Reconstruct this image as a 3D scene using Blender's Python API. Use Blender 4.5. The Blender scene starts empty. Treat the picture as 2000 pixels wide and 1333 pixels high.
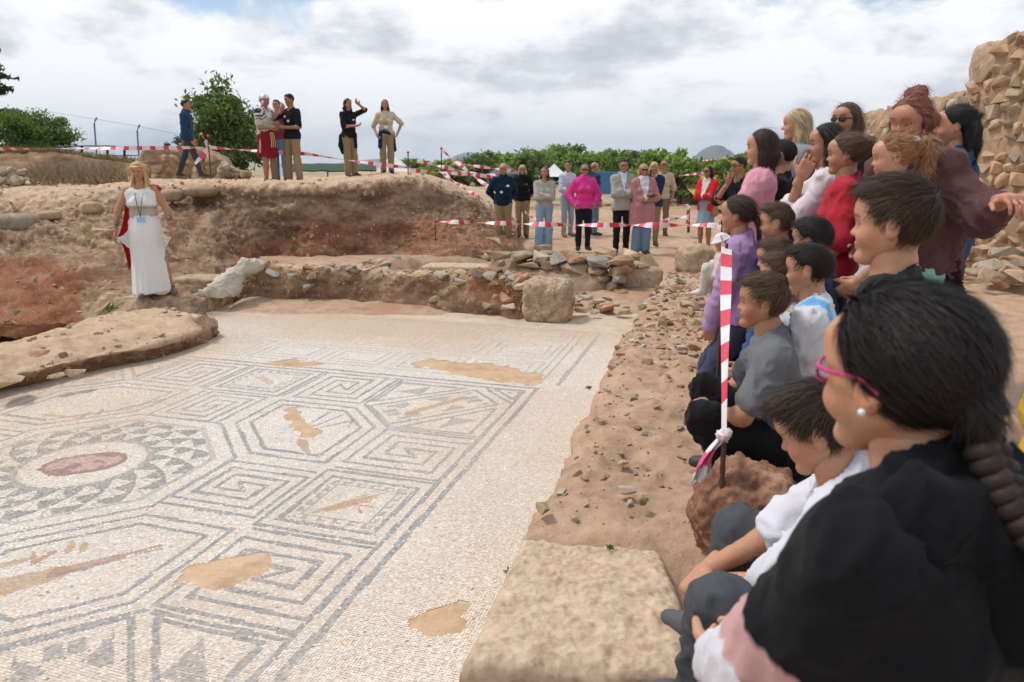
import bpy, bmesh, math, random
import numpy as np
from mathutils import Vector, Matrix

# ------------------------------------------------------------------ camera, sky, sun, exposure
SC = bpy.context.scene
COL = SC.collection
FPX, CAMH = 1409.0, 1.85                       # focal length in photo pixels, camera height above the mosaic
PIT = math.atan((319.3 - 666.5) / FPX)
cam_d = bpy.data.cameras.new('camera'); cam = bpy.data.objects.new('camera', cam_d); COL.objects.link(cam)
cam.location = (0, 0, CAMH); cam.rotation_euler = (math.pi / 2 + PIT, 0, 0)
cam_d.sensor_width = 36.0; cam_d.lens = FPX / 2000 * 36.0
cam_d.clip_start = 0.05; cam_d.clip_end = 20000
cam_d.dof.use_dof = True; cam_d.dof.focus_distance = 3.6; cam_d.dof.aperture_fstop = 5.6
SC.camera = cam
SUN_EL, SUN_AZ = math.radians(62), math.radians(286)     # azimuth measured clockwise from +Y
W = bpy.data.worlds.new('World'); SC.world = W; W.use_nodes = True
def build_world():
    nt = W.node_tree; N = nt.nodes; L = nt.links; N.clear()
    out = N.new('ShaderNodeOutputWorld'); bg = N.new('ShaderNodeBackground'); L.new(bg.outputs[0], out.inputs[0])
    sky = N.new('ShaderNodeTexSky'); sky.sky_type = 'NISHITA'; sky.sun_disc = False
    sky.sun_elevation = SUN_EL; sky.sun_rotation = SUN_AZ
    sk = N.new('ShaderNodeVectorMath'); sk.operation = 'SCALE'; sk.inputs['Scale'].default_value = 0.10
    L.new(sky.outputs[0], sk.inputs[0])
    tc = N.new('ShaderNodeTexCoord'); sep = N.new('ShaderNodeSeparateXYZ'); L.new(tc.outputs['Generated'], sep.inputs[0])
    def m(op, a, b=None, c=None):
        n = N.new('ShaderNodeMath'); n.operation = op
        for i, v in enumerate((a, b, c)):
            if v is None: continue
            if isinstance(v, (int, float)): n.inputs[i].default_value = v
            else: L.new(v, n.inputs[i])
        return n.outputs[0]
    zz = m('ADD', m('ABSOLUTE', sep.outputs[2]), 0.24)      # a cloud deck seen in perspective
    cx = m('DIVIDE', sep.outputs[0], zz); cy = m('DIVIDE', sep.outputs[1], zz)
    cmb = N.new('ShaderNodeCombineXYZ'); L.new(cx, cmb.inputs[0]); L.new(cy, cmb.inputs[1])
    def noise(scale, det, rough, off, dist=0.0, src=None):
        mp = N.new('ShaderNodeMapping'); mp.inputs['Location'].default_value = off; L.new(src or cmb.outputs[0], mp.inputs[0])
        n = N.new('ShaderNodeTexNoise'); n.inputs['Scale'].default_value = scale; n.inputs['Detail'].default_value = det
        n.inputs['Roughness'].default_value = rough; n.inputs['Distortion'].default_value = dist
        L.new(mp.outputs[0], n.inputs['Vector']); return n.outputs['Fac']
    def ramp(fac, stops):
        r = N.new('ShaderNodeValToRGB'); el = r.color_ramp.elements
        while len(el) < len(stops): el.new(0.5)
        for e, (p, c) in zip(el, stops): e.position = p; e.color = (*c, 1)
        L.new(fac, r.inputs[0]); return r.outputs[0]
    big = noise(1.15, 9, .56, (4.6, 3.9, 0), .35)
    body = noise(2.3, 12, .60, (7.7, 2.9, 4.0), .25)
    sq = N.new('ShaderNodeVectorMath'); sq.operation = 'MULTIPLY'; sq.inputs[1].default_value = (1, 1, 2.3); L.new(tc.outputs['Generated'], sq.inputs[0])
    puff = noise(5.0, 12, .60, (1.3, 8.2, 2.0), .15, sq.outputs[0])
    shade = m('ADD', m('MULTIPLY', body, .38), m('MULTIPLY', puff, .62))
    cloud = ramp(shade, [(0.385, (.42, .445, .485)), (0.435, (.53, .55, .58)), (0.47, (.66, .67, .68)), (0.515, (.755, .758, .76))])
    lowr = m('SUBTRACT', 1.0, m('MULTIPLY', m('ABSOLUTE', sep.outputs[2]), 5.0))      # clouds overlap towards the horizon
    cover = ramp(m('ADD', big, m('MULTIPLY', m('MAXIMUM', lowr, 0.0), .35)), [(0.43, (0, 0, 0)), (0.50, (1, 1, 1))])
    mix = N.new('ShaderNodeMixRGB'); L.new(cover, mix.inputs[0]); L.new(sk.outputs[0], mix.inputs[1]); L.new(cloud, mix.inputs[2])
    L.new(mix.outputs[0], bg.inputs[0]); bg.inputs[1].default_value = 1.0
build_world()
sun_d = bpy.data.lights.new('sun', 'SUN'); sun_d.energy = 1.5; sun_d.angle = math.radians(10); sun_d.color = (1, .955, .89)
sun = bpy.data.objects.new('sun', sun_d); COL.objects.link(sun)
sdir = Vector((math.sin(SUN_AZ) * math.cos(SUN_EL), math.cos(SUN_AZ) * math.cos(SUN_EL), math.sin(SUN_EL)))
sun.rotation_euler = (-sdir).to_track_quat('-Z', 'Y').to_euler()
SC.view_settings.view_transform = 'Standard'; SC.view_settings.look = 'None'
SC.view_settings.exposure = 0.60; SC.view_settings.gamma = 1.0; SC.view_settings.use_curve_mapping = False
SC.render.resolution_x = 1024; SC.render.resolution_y = 682

# ------------------------------------------------------------------ helpers
RNG = np.random.default_rng(11); random.seed(11)
CP, SP = math.cos(PIT), math.sin(PIT)
def sight(px, py):
    a = (px - 1000) / FPX; b = (666.5 - py) / FPX
    return np.array([a, CP - b * SP, SP + b * CP])
def AY(px, py, Y):                                  # survey point at distance Y in front of the camera
    r = sight(px, py); return np.array([0, 0, CAMH]) + r * (Y / r[1])
def AZ(px, py, z):                                  # survey point at level z
    r = sight(px, py); return np.array([0, 0, CAMH]) + r * ((z - CAMH) / r[2])

def tag(o, label=None, cat=None, group=None, kind=None):
    if label: o['label'] = label
    if cat: o['category'] = cat
    if group: o['group'] = group
    if kind: o['kind'] = kind
    return o
def empty(name, loc, rz=0):
    o = bpy.data.objects.new(name, None); COL.objects.link(o); o.location = loc; o.rotation_euler = (0, 0, rz)
    o.empty_display_size = .1
    return o
def link(name, me, mat=None, parent=None):
    o = bpy.data.objects.new(name, me); COL.objects.link(o)
    if mat is not None and len(me.materials) == 0: me.materials.append(mat)
    if parent is not None: o.parent = parent
    return o
def np_mesh(name, V, Fq, smooth=True, cols=None, face_cols=None):
    """vertices (n,3), faces (m,k) with k = 3 or 4"""
    me = bpy.data.meshes.new(name); V = np.asarray(V, np.float32); Fq = np.asarray(Fq, np.int32)
    k = Fq.shape[1]; me.vertices.add(len(V)); me.vertices.foreach_set('co', V.ravel())
    me.loops.add(Fq.size); me.loops.foreach_set('vertex_index', Fq.ravel())
    me.polygons.add(len(Fq)); me.polygons.foreach_set('loop_start', np.arange(0, Fq.size, k, dtype=np.int32))
    me.polygons.foreach_set('loop_total', np.full(len(Fq), k, np.int32))
    me.polygons.foreach_set('use_smooth', np.full(len(Fq), smooth, bool))
    if cols is not None:
        a = me.color_attributes.new('Col', 'FLOAT_COLOR', 'POINT')
        a.data.foreach_set('color', np.concatenate([cols, np.ones((len(cols), 1))], 1).astype(np.float32).ravel())
    if face_cols is not None:
        a = me.color_attributes.new('Col', 'FLOAT_COLOR', 'CORNER')
        c = np.repeat(np.concatenate([face_cols, np.ones((len(face_cols), 1))], 1), k, 0)
        a.data.foreach_set('color', c.astype(np.float32).ravel())
    me.update(calc_edges=True); return me
def grid_faces(n, m, off=0, wrap=False):
    i = np.arange(n - 1)[:, None]; j = np.arange(m if wrap else m - 1)[None, :]; j2 = (j + 1) % m
    return np.stack(np.broadcast_arrays(i * m + j, (i + 1) * m + j, (i + 1) * m + j2, i * m + j2), -1).reshape(-1, 4) + off

# ---- value noise
_T = np.random.default_rng(5).random(4096).astype(np.float32)
def vnoise(P, seed=0):
    P = np.asarray(P, np.float64); I = np.floor(P).astype(np.int64); Fr = (P - I).astype(np.float32); Fr = Fr * Fr * (3 - 2 * Fr)
    def hsh(x, y, z): return _T[((x * 73856093) ^ (y * 19349663) ^ (z * 83492791) ^ (seed * 2654435)) & 4095]
    x, y, z = I[..., 0], I[..., 1], I[..., 2]; fx, fy, fz = Fr[..., 0], Fr[..., 1], Fr[..., 2]
    def lx(yy, zz): a = hsh(x, yy, zz); return a + fx * (hsh(x + 1, yy, zz) - a)
    def ly(zz): a = lx(y, zz); return a + fy * (lx(y + 1, zz) - a)
    a = ly(z); return a + fz * (ly(z + 1) - a)
def fbm(P, oct=4, lac=2.1, gain=.5, seed=0):
    P = np.asarray(P, np.float64); s = 0; a = 1; t = 0
    for o in range(oct):
        s = s + a * (vnoise(P, seed + o * 17) - .5); t += a; a *= gain; P = P * lac + 13.7
    return s / t * 2
def catmull(C, n):
    """control points along axis 0 resampled to n samples with a smooth curve"""
    C = np.asarray(C, float); k = len(C); t = np.linspace(0, k - 1, n); i = np.clip(t.astype(int), 0, k - 2); u = (t - i).reshape(-1, *[1] * (C.ndim - 1))
    g = lambda j: C[np.clip(j, 0, k - 1)]
    p0, p1, p2, p3 = g(i - 1), g(i), g(i + 1), g(i + 2); T = .5
    m1, m2 = T * (p2 - p0) * .8, T * (p3 - p1) * .8
    return (2*u**3-3*u**2+1)*p1 + (u**3-2*u**2+u)*m1 + (-2*u**3+3*u**2)*p2 + (u**3-u**2)*m2
def grid_normals(P):
    du = np.gradient(P, axis=0); dv = np.gradient(P, axis=1); n = np.cross(dv, du)
    return n / (np.linalg.norm(n, axis=-1, keepdims=True) + 1e-9)
def loft(rows, ncol, nrow, amps=((1.2, .10), (4, .04), (14, .014)), seed=0, amp_row=None, flip=False):
    """rows: R x K x 3 control net -> displaced grid"""
    C = catmull(np.swapaxes(catmull(np.asarray(rows, float), nrow), 0, 1), ncol)       # ncol x nrow x 3
    n = grid_normals(C)
    if flip: n = -n
    d = 0
    for i, (f, a) in enumerate(amps): d = d + a * fbm(C * f, 3, seed=seed + i * 7)
    if amp_row is not None: d = d * np.interp(np.linspace(0, 1, nrow), np.linspace(0, 1, len(amp_row)), amp_row)[None, :]
    return C + n * d[..., None]

# ------------------------------------------------------------------ materials
def new_mat(name):
    m = bpy.data.materials.new(name); m.use_nodes = True; nt = m.node_tree
    return m, nt, nt.nodes, nt.links, nt.nodes['Principled BSDF']
def nnoise(N, L, scale, det=6, rough=.6, vec=None, dist=0):
    n = N.new('ShaderNodeTexNoise'); n.inputs['Scale'].default_value = scale; n.inputs['Detail'].default_value = det
    n.inputs['Roughness'].default_value = rough; n.inputs['Distortion'].default_value = dist
    if vec is not None: L.new(vec, n.inputs['Vector'])
    return n.outputs['Fac']
def nramp(N, L, fac, stops):
    r = N.new('ShaderNodeValToRGB'); el = r.color_ramp.elements
    while len(el) < len(stops): el.new(.5)
    for e, (p, c) in zip(el, stops): e.position = p; e.color = (*c, 1)
    L.new(fac, r.inputs[0]); return r.outputs[0]
def nmix(N, L, fac, a, b, mode='MIX'):
    n = N.new('ShaderNodeMixRGB'); n.blend_type = mode
    for i, v in enumerate((fac, a, b)):
        if isinstance(v, (int, float)): n.inputs[i].default_value = v
        elif isinstance(v, tuple): n.inputs[i].default_value = (*v, 1)
        else: L.new(v, n.inputs[i])
    return n.outputs[0]
def nbump(N, L, h, b, strength=.5, dist=.02):
    n = N.new('ShaderNodeBump'); n.inputs['Strength'].default_value = strength; n.inputs['Distance'].default_value = dist
    L.new(h, n.inputs['Height']); L.new(n.outputs[0], b.inputs['Normal']); return n
def earth(name, base, dark, light, extra=None, scale=1.0, bump=.6, speck=True):
    m, nt, N, L, b = new_mat(name)
    g = N.new('ShaderNodeNewGeometry').outputs['Position']
    n1 = nnoise(N, L, .8 * scale, 8, .62, g); n2 = nnoise(N, L, 6 * scale, 8, .68, g); n3 = nnoise(N, L, 45 * scale, 6, .7, g)
    c = nramp(N, L, n1, [(.32, dark), (.50, base), (.68, light)])
    c = nmix(N, L, .55, c, nramp(N, L, n2, [(.30, tuple(x * .62 for x in dark)), (.5, base), (.70, light)]))
    if extra is not None:
        e, sc, lo, hi = extra
        c = nmix(N, L, nramp(N, L, nnoise(N, L, sc, 5, .6, g), [(lo, (0, 0, 0)), (hi, (1, 1, 1))]), c, e)
    c = nmix(N, L, nramp(N, L, n3, [(.31, (1, 1, 1)), (.43, (0, 0, 0))]), c, nmix(N, L, .5, c, tuple(x * .45 for x in dark)))
    if speck:
        v = N.new('ShaderNodeTexVoronoi'); v.inputs['Scale'].default_value = 26 * scale; L.new(g, v.inputs['Vector'])
        c = nmix(N, L, nramp(N, L, v.outputs['Distance'], [(.06, (.6, .6, .6)), (.14, (0, 0, 0))]), c, tuple(min(1, x * 1.12 + .02) for x in light))
    L.new(c, b.inputs['Base Color']); b.inputs['Roughness'].default_value = .95; b.inputs['Specular IOR Level'].default_value = .15
    h = nmix(N, L, .3, n2, n3); nbump(N, L, h, b, bump, .022 / scale)
    return m
M = {}
M['bank'] = earth('bank_earth', (.46, .31, .205), (.33, .205, .128), (.58, .435, .315), extra=((.42, .232, .138), .9, .53, .68), bump=.9)
M['mound'] = earth('mound_earth', (.27, .172, .105), (.17, .10, .06), (.40, .285, .19), extra=((.22, .085, .042), .55, .50, .66), bump=1.0)
M['terrace'] = earth('terrace_earth', (.33, .225, .15), (.21, .137, .088), (.48, .36, .255), bump=.9)
M['red'] = earth('red_earth', (.30, .125, .062), (.20, .085, .045), (.40, .22, .13), bump=.9)
M['sand'] = earth('sand', (.54, .37, .235), (.44, .285, .175), (.62, .46, .32), bump=.4)
M['field'] = earth('field_earth', (.42, .31, .20), (.32, .235, .145), (.52, .42, .30), extra=((.22, .20, .08), .25, .50, .62), scale=.5)
M['grass'] = earth('dry_grass', (.40, .33, .13), (.22, .22, .06), (.52, .45, .24), scale=2.0)
def stone_mat(name, a, b_, c, scale=4, bump=.5, vary=.5):
    m, nt, N, L, b = new_mat(name); o = N.new('ShaderNodeObjectInfo'); g = N.new('ShaderNodeNewGeometry').outputs['Position']
    add = N.new('ShaderNodeVectorMath'); add.operation = 'ADD'; L.new(g, add.inputs[0]); L.new(o.outputs['Random'], add.inputs[1])
    n1 = nnoise(N, L, scale, 8, .65, add.outputs[0], .4); n2 = nnoise(N, L, scale * 12, 6, .7, g)
    col = nramp(N, L, n1, [(.3, a), (.5, b_), (.7, c)])
    r = N.new('ShaderNodeMath'); r.operation = 'MULTIPLY_ADD'; L.new(o.outputs['Random'], r.inputs[0]); r.inputs[1].default_value = vary; r.inputs[2].default_value = 1 - vary * .56
    hs = N.new('ShaderNodeHueSaturation'); L.new(r.outputs[0], hs.inputs['Value']); L.new(col, hs.inputs['Color'])
    c2 = nmix(N, L, nramp(N, L, n2, [(.31, (.8, .8, .8)), (.43, (0, 0, 0))]), hs.outputs[0], tuple(x * .45 for x in a))
    L.new(c2, b.inputs['Base Color']); b.inputs['Roughness'].default_value = .92; b.inputs['Specular IOR Level'].default_value = .2
    nbump(N, L, nmix(N, L, .3, n1, n2), b, bump, .06 / scale); return m
M['stone_tan'] = stone_mat('tan_stone', (.27, .18, .11), (.42, .30, .19), (.54, .43, .31))
M['stone_red'] = stone_mat('red_stone', (.24, .12, .07), (.38, .20, .12), (.48, .31, .21))
M['stone_grey'] = stone_mat('grey_stone', (.26, .205, .15), (.41, .335, .25), (.54, .465, .37))
M['stone_blue'] = stone_mat('bluish_stone', (.22, .195, .16), (.34, .31, .26), (.48, .44, .37))
M['granite'] = stone_mat('granite', (.34, .24, .155), (.52, .39, .272), (.63, .50, .375), 26, 1.0, .0)
M['granite_dark'] = stone_mat('weathered_granite', (.25, .165, .10), (.43, .31, .205), (.55, .43, .31), 9, 1.0, .2)
M['rock_red'] = stone_mat('reddish_rock', (.11, .052, .032), (.25, .125, .078), (.42, .28, .19), 5, .9)
def simple(name, col, rough=.7, metal=0, spec=.4, noise_amt=.15, scale=30, bump=.0):
    m, nt, N, L, b = new_mat(name)
    g = N.new('ShaderNodeTexCoord').outputs['Object']; n = nnoise(N, L, scale, 5, .6, g)
    c = nmix(N, L, n, tuple(x * (1 - noise_amt) for x in col), tuple(min(1, x * (1 + noise_amt)) for x in col))
    L.new(c, b.inputs['Base Color']); b.inputs['Roughness'].default_value = rough; b.inputs['Metallic'].default_value = metal
    b.inputs['Specular IOR Level'].default_value = spec
    if bump: nbump(N, L, n, b, bump, .01)
    return m

# ------------------------------------------------------------------ stones
def hull_mesh(seed, n=13, squash=(1, .8, .55), rough=.25):
    r = np.random.default_rng(seed); v = r.normal(size=(n, 3)); v /= np.linalg.norm(v, axis=1, keepdims=True)
    v = np.sign(v) * np.abs(v) ** .75 * (1 - rough * r.random((n, 1))) * np.array(squash)
    bm = bmesh.new()
    for p in v: bm.verts.new(p)
    g = bmesh.ops.convex_hull(bm, input=bm.verts); bmesh.ops.delete(bm, geom=[e for e in g['geom_interior'] if isinstance(e, bmesh.types.BMVert)], context='VERTS')
    bmesh.ops.triangulate(bm, faces=bm.faces); bmesh.ops.recalc_face_normals(bm, faces=bm.faces)
    bm.verts.ensure_lookup_table(); bm.verts.index_update()
    V = np.array([p.co[:] for p in bm.verts]); Fc = np.array([[q.index for q in f.verts] for f in bm.faces]); bm.free()
    e = (V.max(0) + V.min(0)) / 2; V = (V - e); V = V / (V.max(0) - V.min(0)) * np.array(squash)   # unit box scaled by squash
    return V, Fc
HULLS = [hull_mesh(100 + i, 12 + i % 4, (1, 1, 1)) for i in range(14)]
_stone_mesh = {}
def stone_data(i, mat):
    key = (i % len(HULLS), mat)
    if key not in _stone_mesh:
        V, Fc = HULLS[key[0]]; me = np_mesh('stone', V, Fc, smooth=False); me.materials.append(M[mat]); _stone_mesh[key] = me
    return _stone_mesh[key]
def rounded_rock(seed, size, sub=4, amps=((1.6, .22), (5, .09), (16, .03)), boxy=.7):
    """a weathered rock or block with real relief; base at z = 0"""
    bm = bmesh.new(); bmesh.ops.create_icosphere(bm, subdivisions=sub, radius=1)
    V = np.array([v.co[:] for v in bm.verts]); bm.verts.index_update(); Fc = np.array([[q.index for q in f.verts] for f in bm.faces]); bm.free()
    D = V / (np.abs(V) ** (1 / (1 - boxy + 1e-3) if boxy < 1 else 20)).sum(1, keepdims=True) ** ((1 - boxy + 1e-3)) if boxy > 0 else V
    S = np.array(size) / 2; P = D * S; n = V
    d = 0
    for i, (f, a) in enumerate(amps): d = d + a * fbm(P / S.mean() * f, 3, seed=seed + i * 5)
    P = P + n * (d * S.min())[:, None]; P[:, 2] -= P[:, 2].min(); return P, Fc
def scatter(name, pts, sizes, mat, seed=0, parent=None, flat=.5, label=None, cat=None):
    """many small stones joined as one ground cover"""
    r = np.random.default_rng(seed); Vs = []; Fs = []; off = 0
    for i, (p, s) in enumerate(zip(pts, sizes)):
        V, Fc = HULLS[r.integers(len(HULLS))]; a = r.random() * 6.283; ca, sa = math.cos(a), math.sin(a)
        tl = r.normal() * .25
        Q = V * np.array([1, .5 + .5 * r.random(), flat * (.5 + r.random())]) * s
        Q = Q @ np.array([[ca, sa, 0], [-sa, ca, 0], [0, 0, 1]]); Q[:, 2] += Q[:, 0] * tl
        Vs.append(Q + p); Fs.append(Fc + off); off += len(V)
    me = np_mesh(name, np.concatenate(Vs), np.concatenate(Fs), smooth=False)
    return tag(link(name, me, M[mat], parent), label, cat, kind='stuff')

# ================================================================== THE SETTING
def sstep(a, b, x): t = np.clip((x - a) / (b - a), 0, 1); return t * t * (3 - 2 * t)
def ground_z(x, y):
    z = -.06 + .11 * sstep(8.6, 9.8, y) + .08 * sstep(10.2, 12.5, y) + .20 * sstep(17, 27, y)
    z = z - 6.0 * sstep(90, 400, y) - .75 * (1 - sstep(-4.6, -3.6, x)) * sstep(5.5, 6.5, y) * (1 - sstep(12, 13, y)) * sstep(-16, -14, x)
    return z
def build_ground():
    xs = np.concatenate([-np.geomspace(20, 4000, 22)[::-1], np.linspace(-19, 19, 150), np.geomspace(20, 4000, 22)])
    ys = np.concatenate([np.linspace(-30, -1, 8), np.linspace(0, 30, 150), np.geomspace(31, 9000, 45)])
    X, Y = np.meshgrid(xs, ys, indexing='ij'); P = np.stack([X, Y, ground_z(X, Y)], -1)
    near = sstep(9, 11, Y) * (1 - sstep(60, 120, Y))
    P[..., 2] += (fbm(P * np.array([.5, .5, 0]), 4, seed=3) * .10 + fbm(P * np.array([3, 3, 0]), 2, seed=9) * .02) * near
    o = link('ground', np_mesh('ground', P.reshape(-1, 3), grid_faces(len(xs), len(ys))[:, ::-1]), M['field']); tag(o, kind='structure')
build_ground()
def path_sheet():
    """bare trodden earth where the far visitors stand, between the low walls and the bank"""
    n, m = 150, 110
    X, Y = np.meshgrid(np.linspace(-6.6, 9.0, n), np.linspace(8.3, 26, m), indexing='ij'); P = np.stack([X, Y, X * 0], -1)
    P[..., 2] = ground_z(X, Y) + .05 + fbm(P * np.array([.7, .7, 0]), 4, seed=21) * .05 + fbm(P * np.array([4, 4, 0]), 3, seed=22) * .03
    P[..., 2] -= .25 * (1 - np.minimum(np.minimum(sstep(-6.6, -6.1, X), 1 - sstep(8.4, 9, X)), np.minimum(sstep(8.3, 8.9, Y), 1 - sstep(24, 26, Y))))
    o = link('path', np_mesh('path', P.reshape(-1, 3), grid_faces(n, m)[:, ::-1]), M['bank']); tag(o, kind='structure')
path_sheet()

# ---- distant hills
def hill(name, x0, x1, Y, ztop, seed, sharp):
    n, m = 60, 14; P = np.zeros((n, m, 3))
    for i, u in enumerate(np.linspace(-1, 1, n)):
        prof = (1 - abs(u) ** sharp) ** 1.4 if abs(u) < 1 else 0
        for j, t in enumerate(np.linspace(0, 1, m)):
            w = math.sin(math.pi * t)
            P[i, j] = (x0 + (x1 - x0) * (u + 1) / 2, Y + (t - .5) * (x1 - x0) * .8, -12 + (ztop + 12) * prof * w)
    P[..., 2] += fbm(P / (x1 - x0) * 9, 4, seed=seed) * ztop * .10 * np.sin(np.linspace(0, math.pi, m))[None, :]
    o = link(name, np_mesh(name, P.reshape(-1, 3), grid_faces(n, m)), M['hill']); tag(o, kind='structure')
m_, nt, N, L, b = new_mat('hill_scrub'); g = N.new('ShaderNodeNewGeometry').outputs['Position']
L.new(nramp(N, L, nnoise(N, L, .012, 8, .7, g), [(.35, (.055, .075, .065)), (.6, (.13, .135, .11))]), b.inputs['Base Color']); b.inputs['Roughness'].default_value = 1; M['hill'] = m_
hx = lambda px, Y: (px - 1000) / FPX * Y * 1.03
hill('hill', hx(1318, 4000), hx(1428, 4000), 4000, 1.85 + 4000 * 34 / FPX, 3, 2.0)
hill('hill', hx(1380, 4200), hx(1640, 4200), 4200, 1.85 + 4200 * 14 / FPX, 5, 1.6)
hill('hill', hx(840, 5200), hx(1010, 5200), 5200, 1.85 + 5200 * 20 / FPX, 8, 1.5)
hill('hill', hx(640, 6000), hx(900, 6000), 6000, 1.85 + 6000 * 9 / FPX, 9, 1.4)

# ---- cut earth of the excavation: terraces on the left, mound in the middle
def mix_earth():
    m, nt, N, L, b = new_mat('excavated_earth'); g = N.new('ShaderNodeNewGeometry').outputs['Position']
    at = N.new('ShaderNodeAttribute'); at.attribute_name = 'Col'; sp = N.new('ShaderNodeSeparateColor'); L.new(at.outputs['Color'], sp.inputs[0])
    mp = N.new('ShaderNodeMapping'); mp.inputs['Scale'].default_value = (1, 1, 3.2); L.new(g, mp.inputs[0])
    n1 = nnoise(N, L, 1.1, 9, .64, mp.outputs[0], .3); n2 = nnoise(N, L, 7, 8, .7, g); n3 = nnoise(N, L, 38, 6, .72, g)
    brown = nramp(N, L, n1, [(.30, (.12, .066, .037)), (.48, (.26, .158, .094)), (.66, (.45, .31, .20))])
    red = nramp(N, L, n1, [(.30, (.15, .058, .03)), (.5, (.29, .125, .066)), (.68, (.42, .25, .155))])
    sand = nramp(N, L, n2, [(.30, (.41, .27, .17)), (.5, (.56, .40, .265)), (.7, (.66, .505, .36))])
    def wob(c):
        k = N.new('ShaderNodeMath'); k.operation = 'MULTIPLY_ADD'; L.new(n2, k.inputs[0]); k.inputs[1].default_value = 1.3; L.new(c, k.inputs[2])
        r = N.new('ShaderNodeMapRange'); L.new(k.outputs[0], r.inputs[0]); r.inputs[1].default_value = .95; r.inputs[2].default_value = 1.35; return r.outputs[0]
    c = nmix(N, L, wob(sp.outputs[0]), brown, red)
    c = nmix(N, L, nramp(N, L, n2, [(.32, (.6, .6, .6)), (.43, (0, 0, 0))]), c, (.16, .10, .06))  # darkens the hollows of the bump noise: crevice shade put into the colour
    c = nmix(N, L, nramp(N, L, n3, [(.30, (.75, .75, .75)), (.43, (0, 0, 0))]), c, (.12, .07, .042))
    c = nmix(N, L, wob(sp.outputs[1]), c, sand)
    c = nmix(N, L, nramp(N, L, n3, [(.30, (.45, .45, .45)), (.40, (0, 0, 0))]), c, (.24, .15, .09))
    v = N.new('ShaderNodeTexVoronoi'); v.inputs['Scale'].default_value = 17; L.new(g, v.inputs['Vector'])
    c = nmix(N, L, nramp(N, L, v.outputs['Distance'], [(.09, (.7, .7, .7)), (.16, (0, 0, 0))]), c, (.60, .50, .40))
    L.new(c, b.inputs['Base Color']); b.inputs['Roughness'].default_value = .97; b.inputs['Specular IOR Level'].default_value = .1
    nbump(N, L, nmix(N, L, .35, n2, n3), b, 1.0, .04); return m
M['earth'] = mix_earth()
PXC = [-700, -150, 0, 110, 210, 320, 420, 520, 620, 720, 800, 870, 950, 1010]
ROWS = [
 [(378,14),(378,14),(375,14),(372,14),(366,14),(356,14),(354,14),(358,13.9),(362,13.8),(352,14.2),(345,14.8),(360,15.2),(395,15.7),(428,16.2)],
 [(425,13.2),(425,13.2),(420,13.2),(418,13.2),(410,13.3),(400,13.5),(395,13.6),(400,13.6),(398,13.6),(392,14.0),(392,14.5),(403,14.8),(418,15.2),(440,15.8)],
 [(440,12),(440,12),(438,12),(436,12),(436,12),(438,12.4),(440,12.8),(445,13.4),(452,13.4),(452,13.8),(446,14.2),(446,14.1),(446,14.6),(455,15)],
 [(500,11.3),(500,11.3),(500,11.3),(492,11.4),(490,11.4),(502,11.6),(506,11.9),(500,13.2),(506,13.2),(503,13.5),(488,13.8),(472,13.6),(464,14.1),(470,14.4)],
 [(530,10.8),(530,10.8),(530,10.8),(545,10.2),(560,9.9),(560,10),(552,10.5),(533,12.9),(537,12.9),(532,13.1),(520,13.2),(500,12.4),(488,13),(480,13.8)],
 [(660,8.9),(660,8.9),(655,8.9),(640,9.0),(580,9.1),(578,9.1),(575,9.3),(548,11.2),(543,11.4),(541,11.4),(530,11.8),(508,11.8),(494,12.6),(485,13.4)],
]
def build_excavation():
    R = []
    back = [AY(p, 350, 14) for p in PXC]
    zt = [AY(p, py, Y)[2] for p, (py, Y) in zip(PXC, ROWS[0])]
    ztop = [1.46, 1.46, 1.46, 1.46, 1.46, 1.46, 1.46, 1.46, 1.47, 1.60, 1.58, 1.40, .9, .35]
    R.append([np.array([b_[0] * 26 / 14, 26, min(1.2, z)]) for b_, z in zip(back, ztop)])
    R.append([np.array([b_[0] * 20 / 14, 20, z]) for b_, z in zip(back, ztop)])
    R.append([np.array([b_[0] * 16.6 / 14, 16.6 + max(0, i - 10) * .35, z]) for i, (b_, z) in enumerate(zip(back, ztop))])
    for row in ROWS: R.append([AY(p, py, Y) for p, (py, Y) in zip(PXC, row)])
    last = [np.array([q[0], q[1] - d, -.10]) for q, d in zip(R[-1], [.1, .1, .1, .15, .25, .25, .25, .5, .7, .8, .9, .9, .9, .9])]
    R.append(last)
    nc, nr = 540, 230
    P = loft(R, nc, nr, amps=((.7, .14), (2.2, .12), (6, .09), (16, .05)), seed=4, amp_row=[.4, .4, .35, .45, 1, 1.15, 1, 1, .7, .3])
    redk = np.zeros((len(R), len(PXC))); sandk = np.zeros_like(redk)
    redk[5:9, 8:12] = .75; redk[6:9, 7:11] = 1; redk[7:10, 0:4] = 1; redk[5:7, 8:11] = .6; redk[6:8,11:] = .5
    sandk[0:4, :] = .9; sandk[3, :] = .75; sandk[5:7, 0:6] = .35; sandk[8:, 4:8] = .55; sandk[4, 0:6] = .4
    up = lambda K: catmull(catmull(K, nr).T, nc)
    C = np.stack([up(redk), up(sandk), np.zeros((nc, nr))], -1).reshape(-1, 3).clip(0, 1)
    o = link('excavated_earth', np_mesh('excavated_earth', P.reshape(-1, 3), grid_faces(nc, nr), cols=C), M['earth']); tag(o, kind='structure')
    # stones and sherds sticking out of the cut
    r = np.random.default_rng(8); n = 1500; ii = r.integers(5, nc - 5, n); jj = r.integers(int(nr * .26), nr - 30, n)
    pts = P[ii, jj]; s = .02 + .07 * r.random(n) ** 3
    half = r.random(n) < .6
    scatter('earth_rubble', pts[half], s[half], 'stone_tan', 5, flat=.9); scatter('earth_rubble', pts[~half], s[~half] * 1.1, 'stone_grey', 6, flat=.9)
    return P
EXC = build_excavation()

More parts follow.
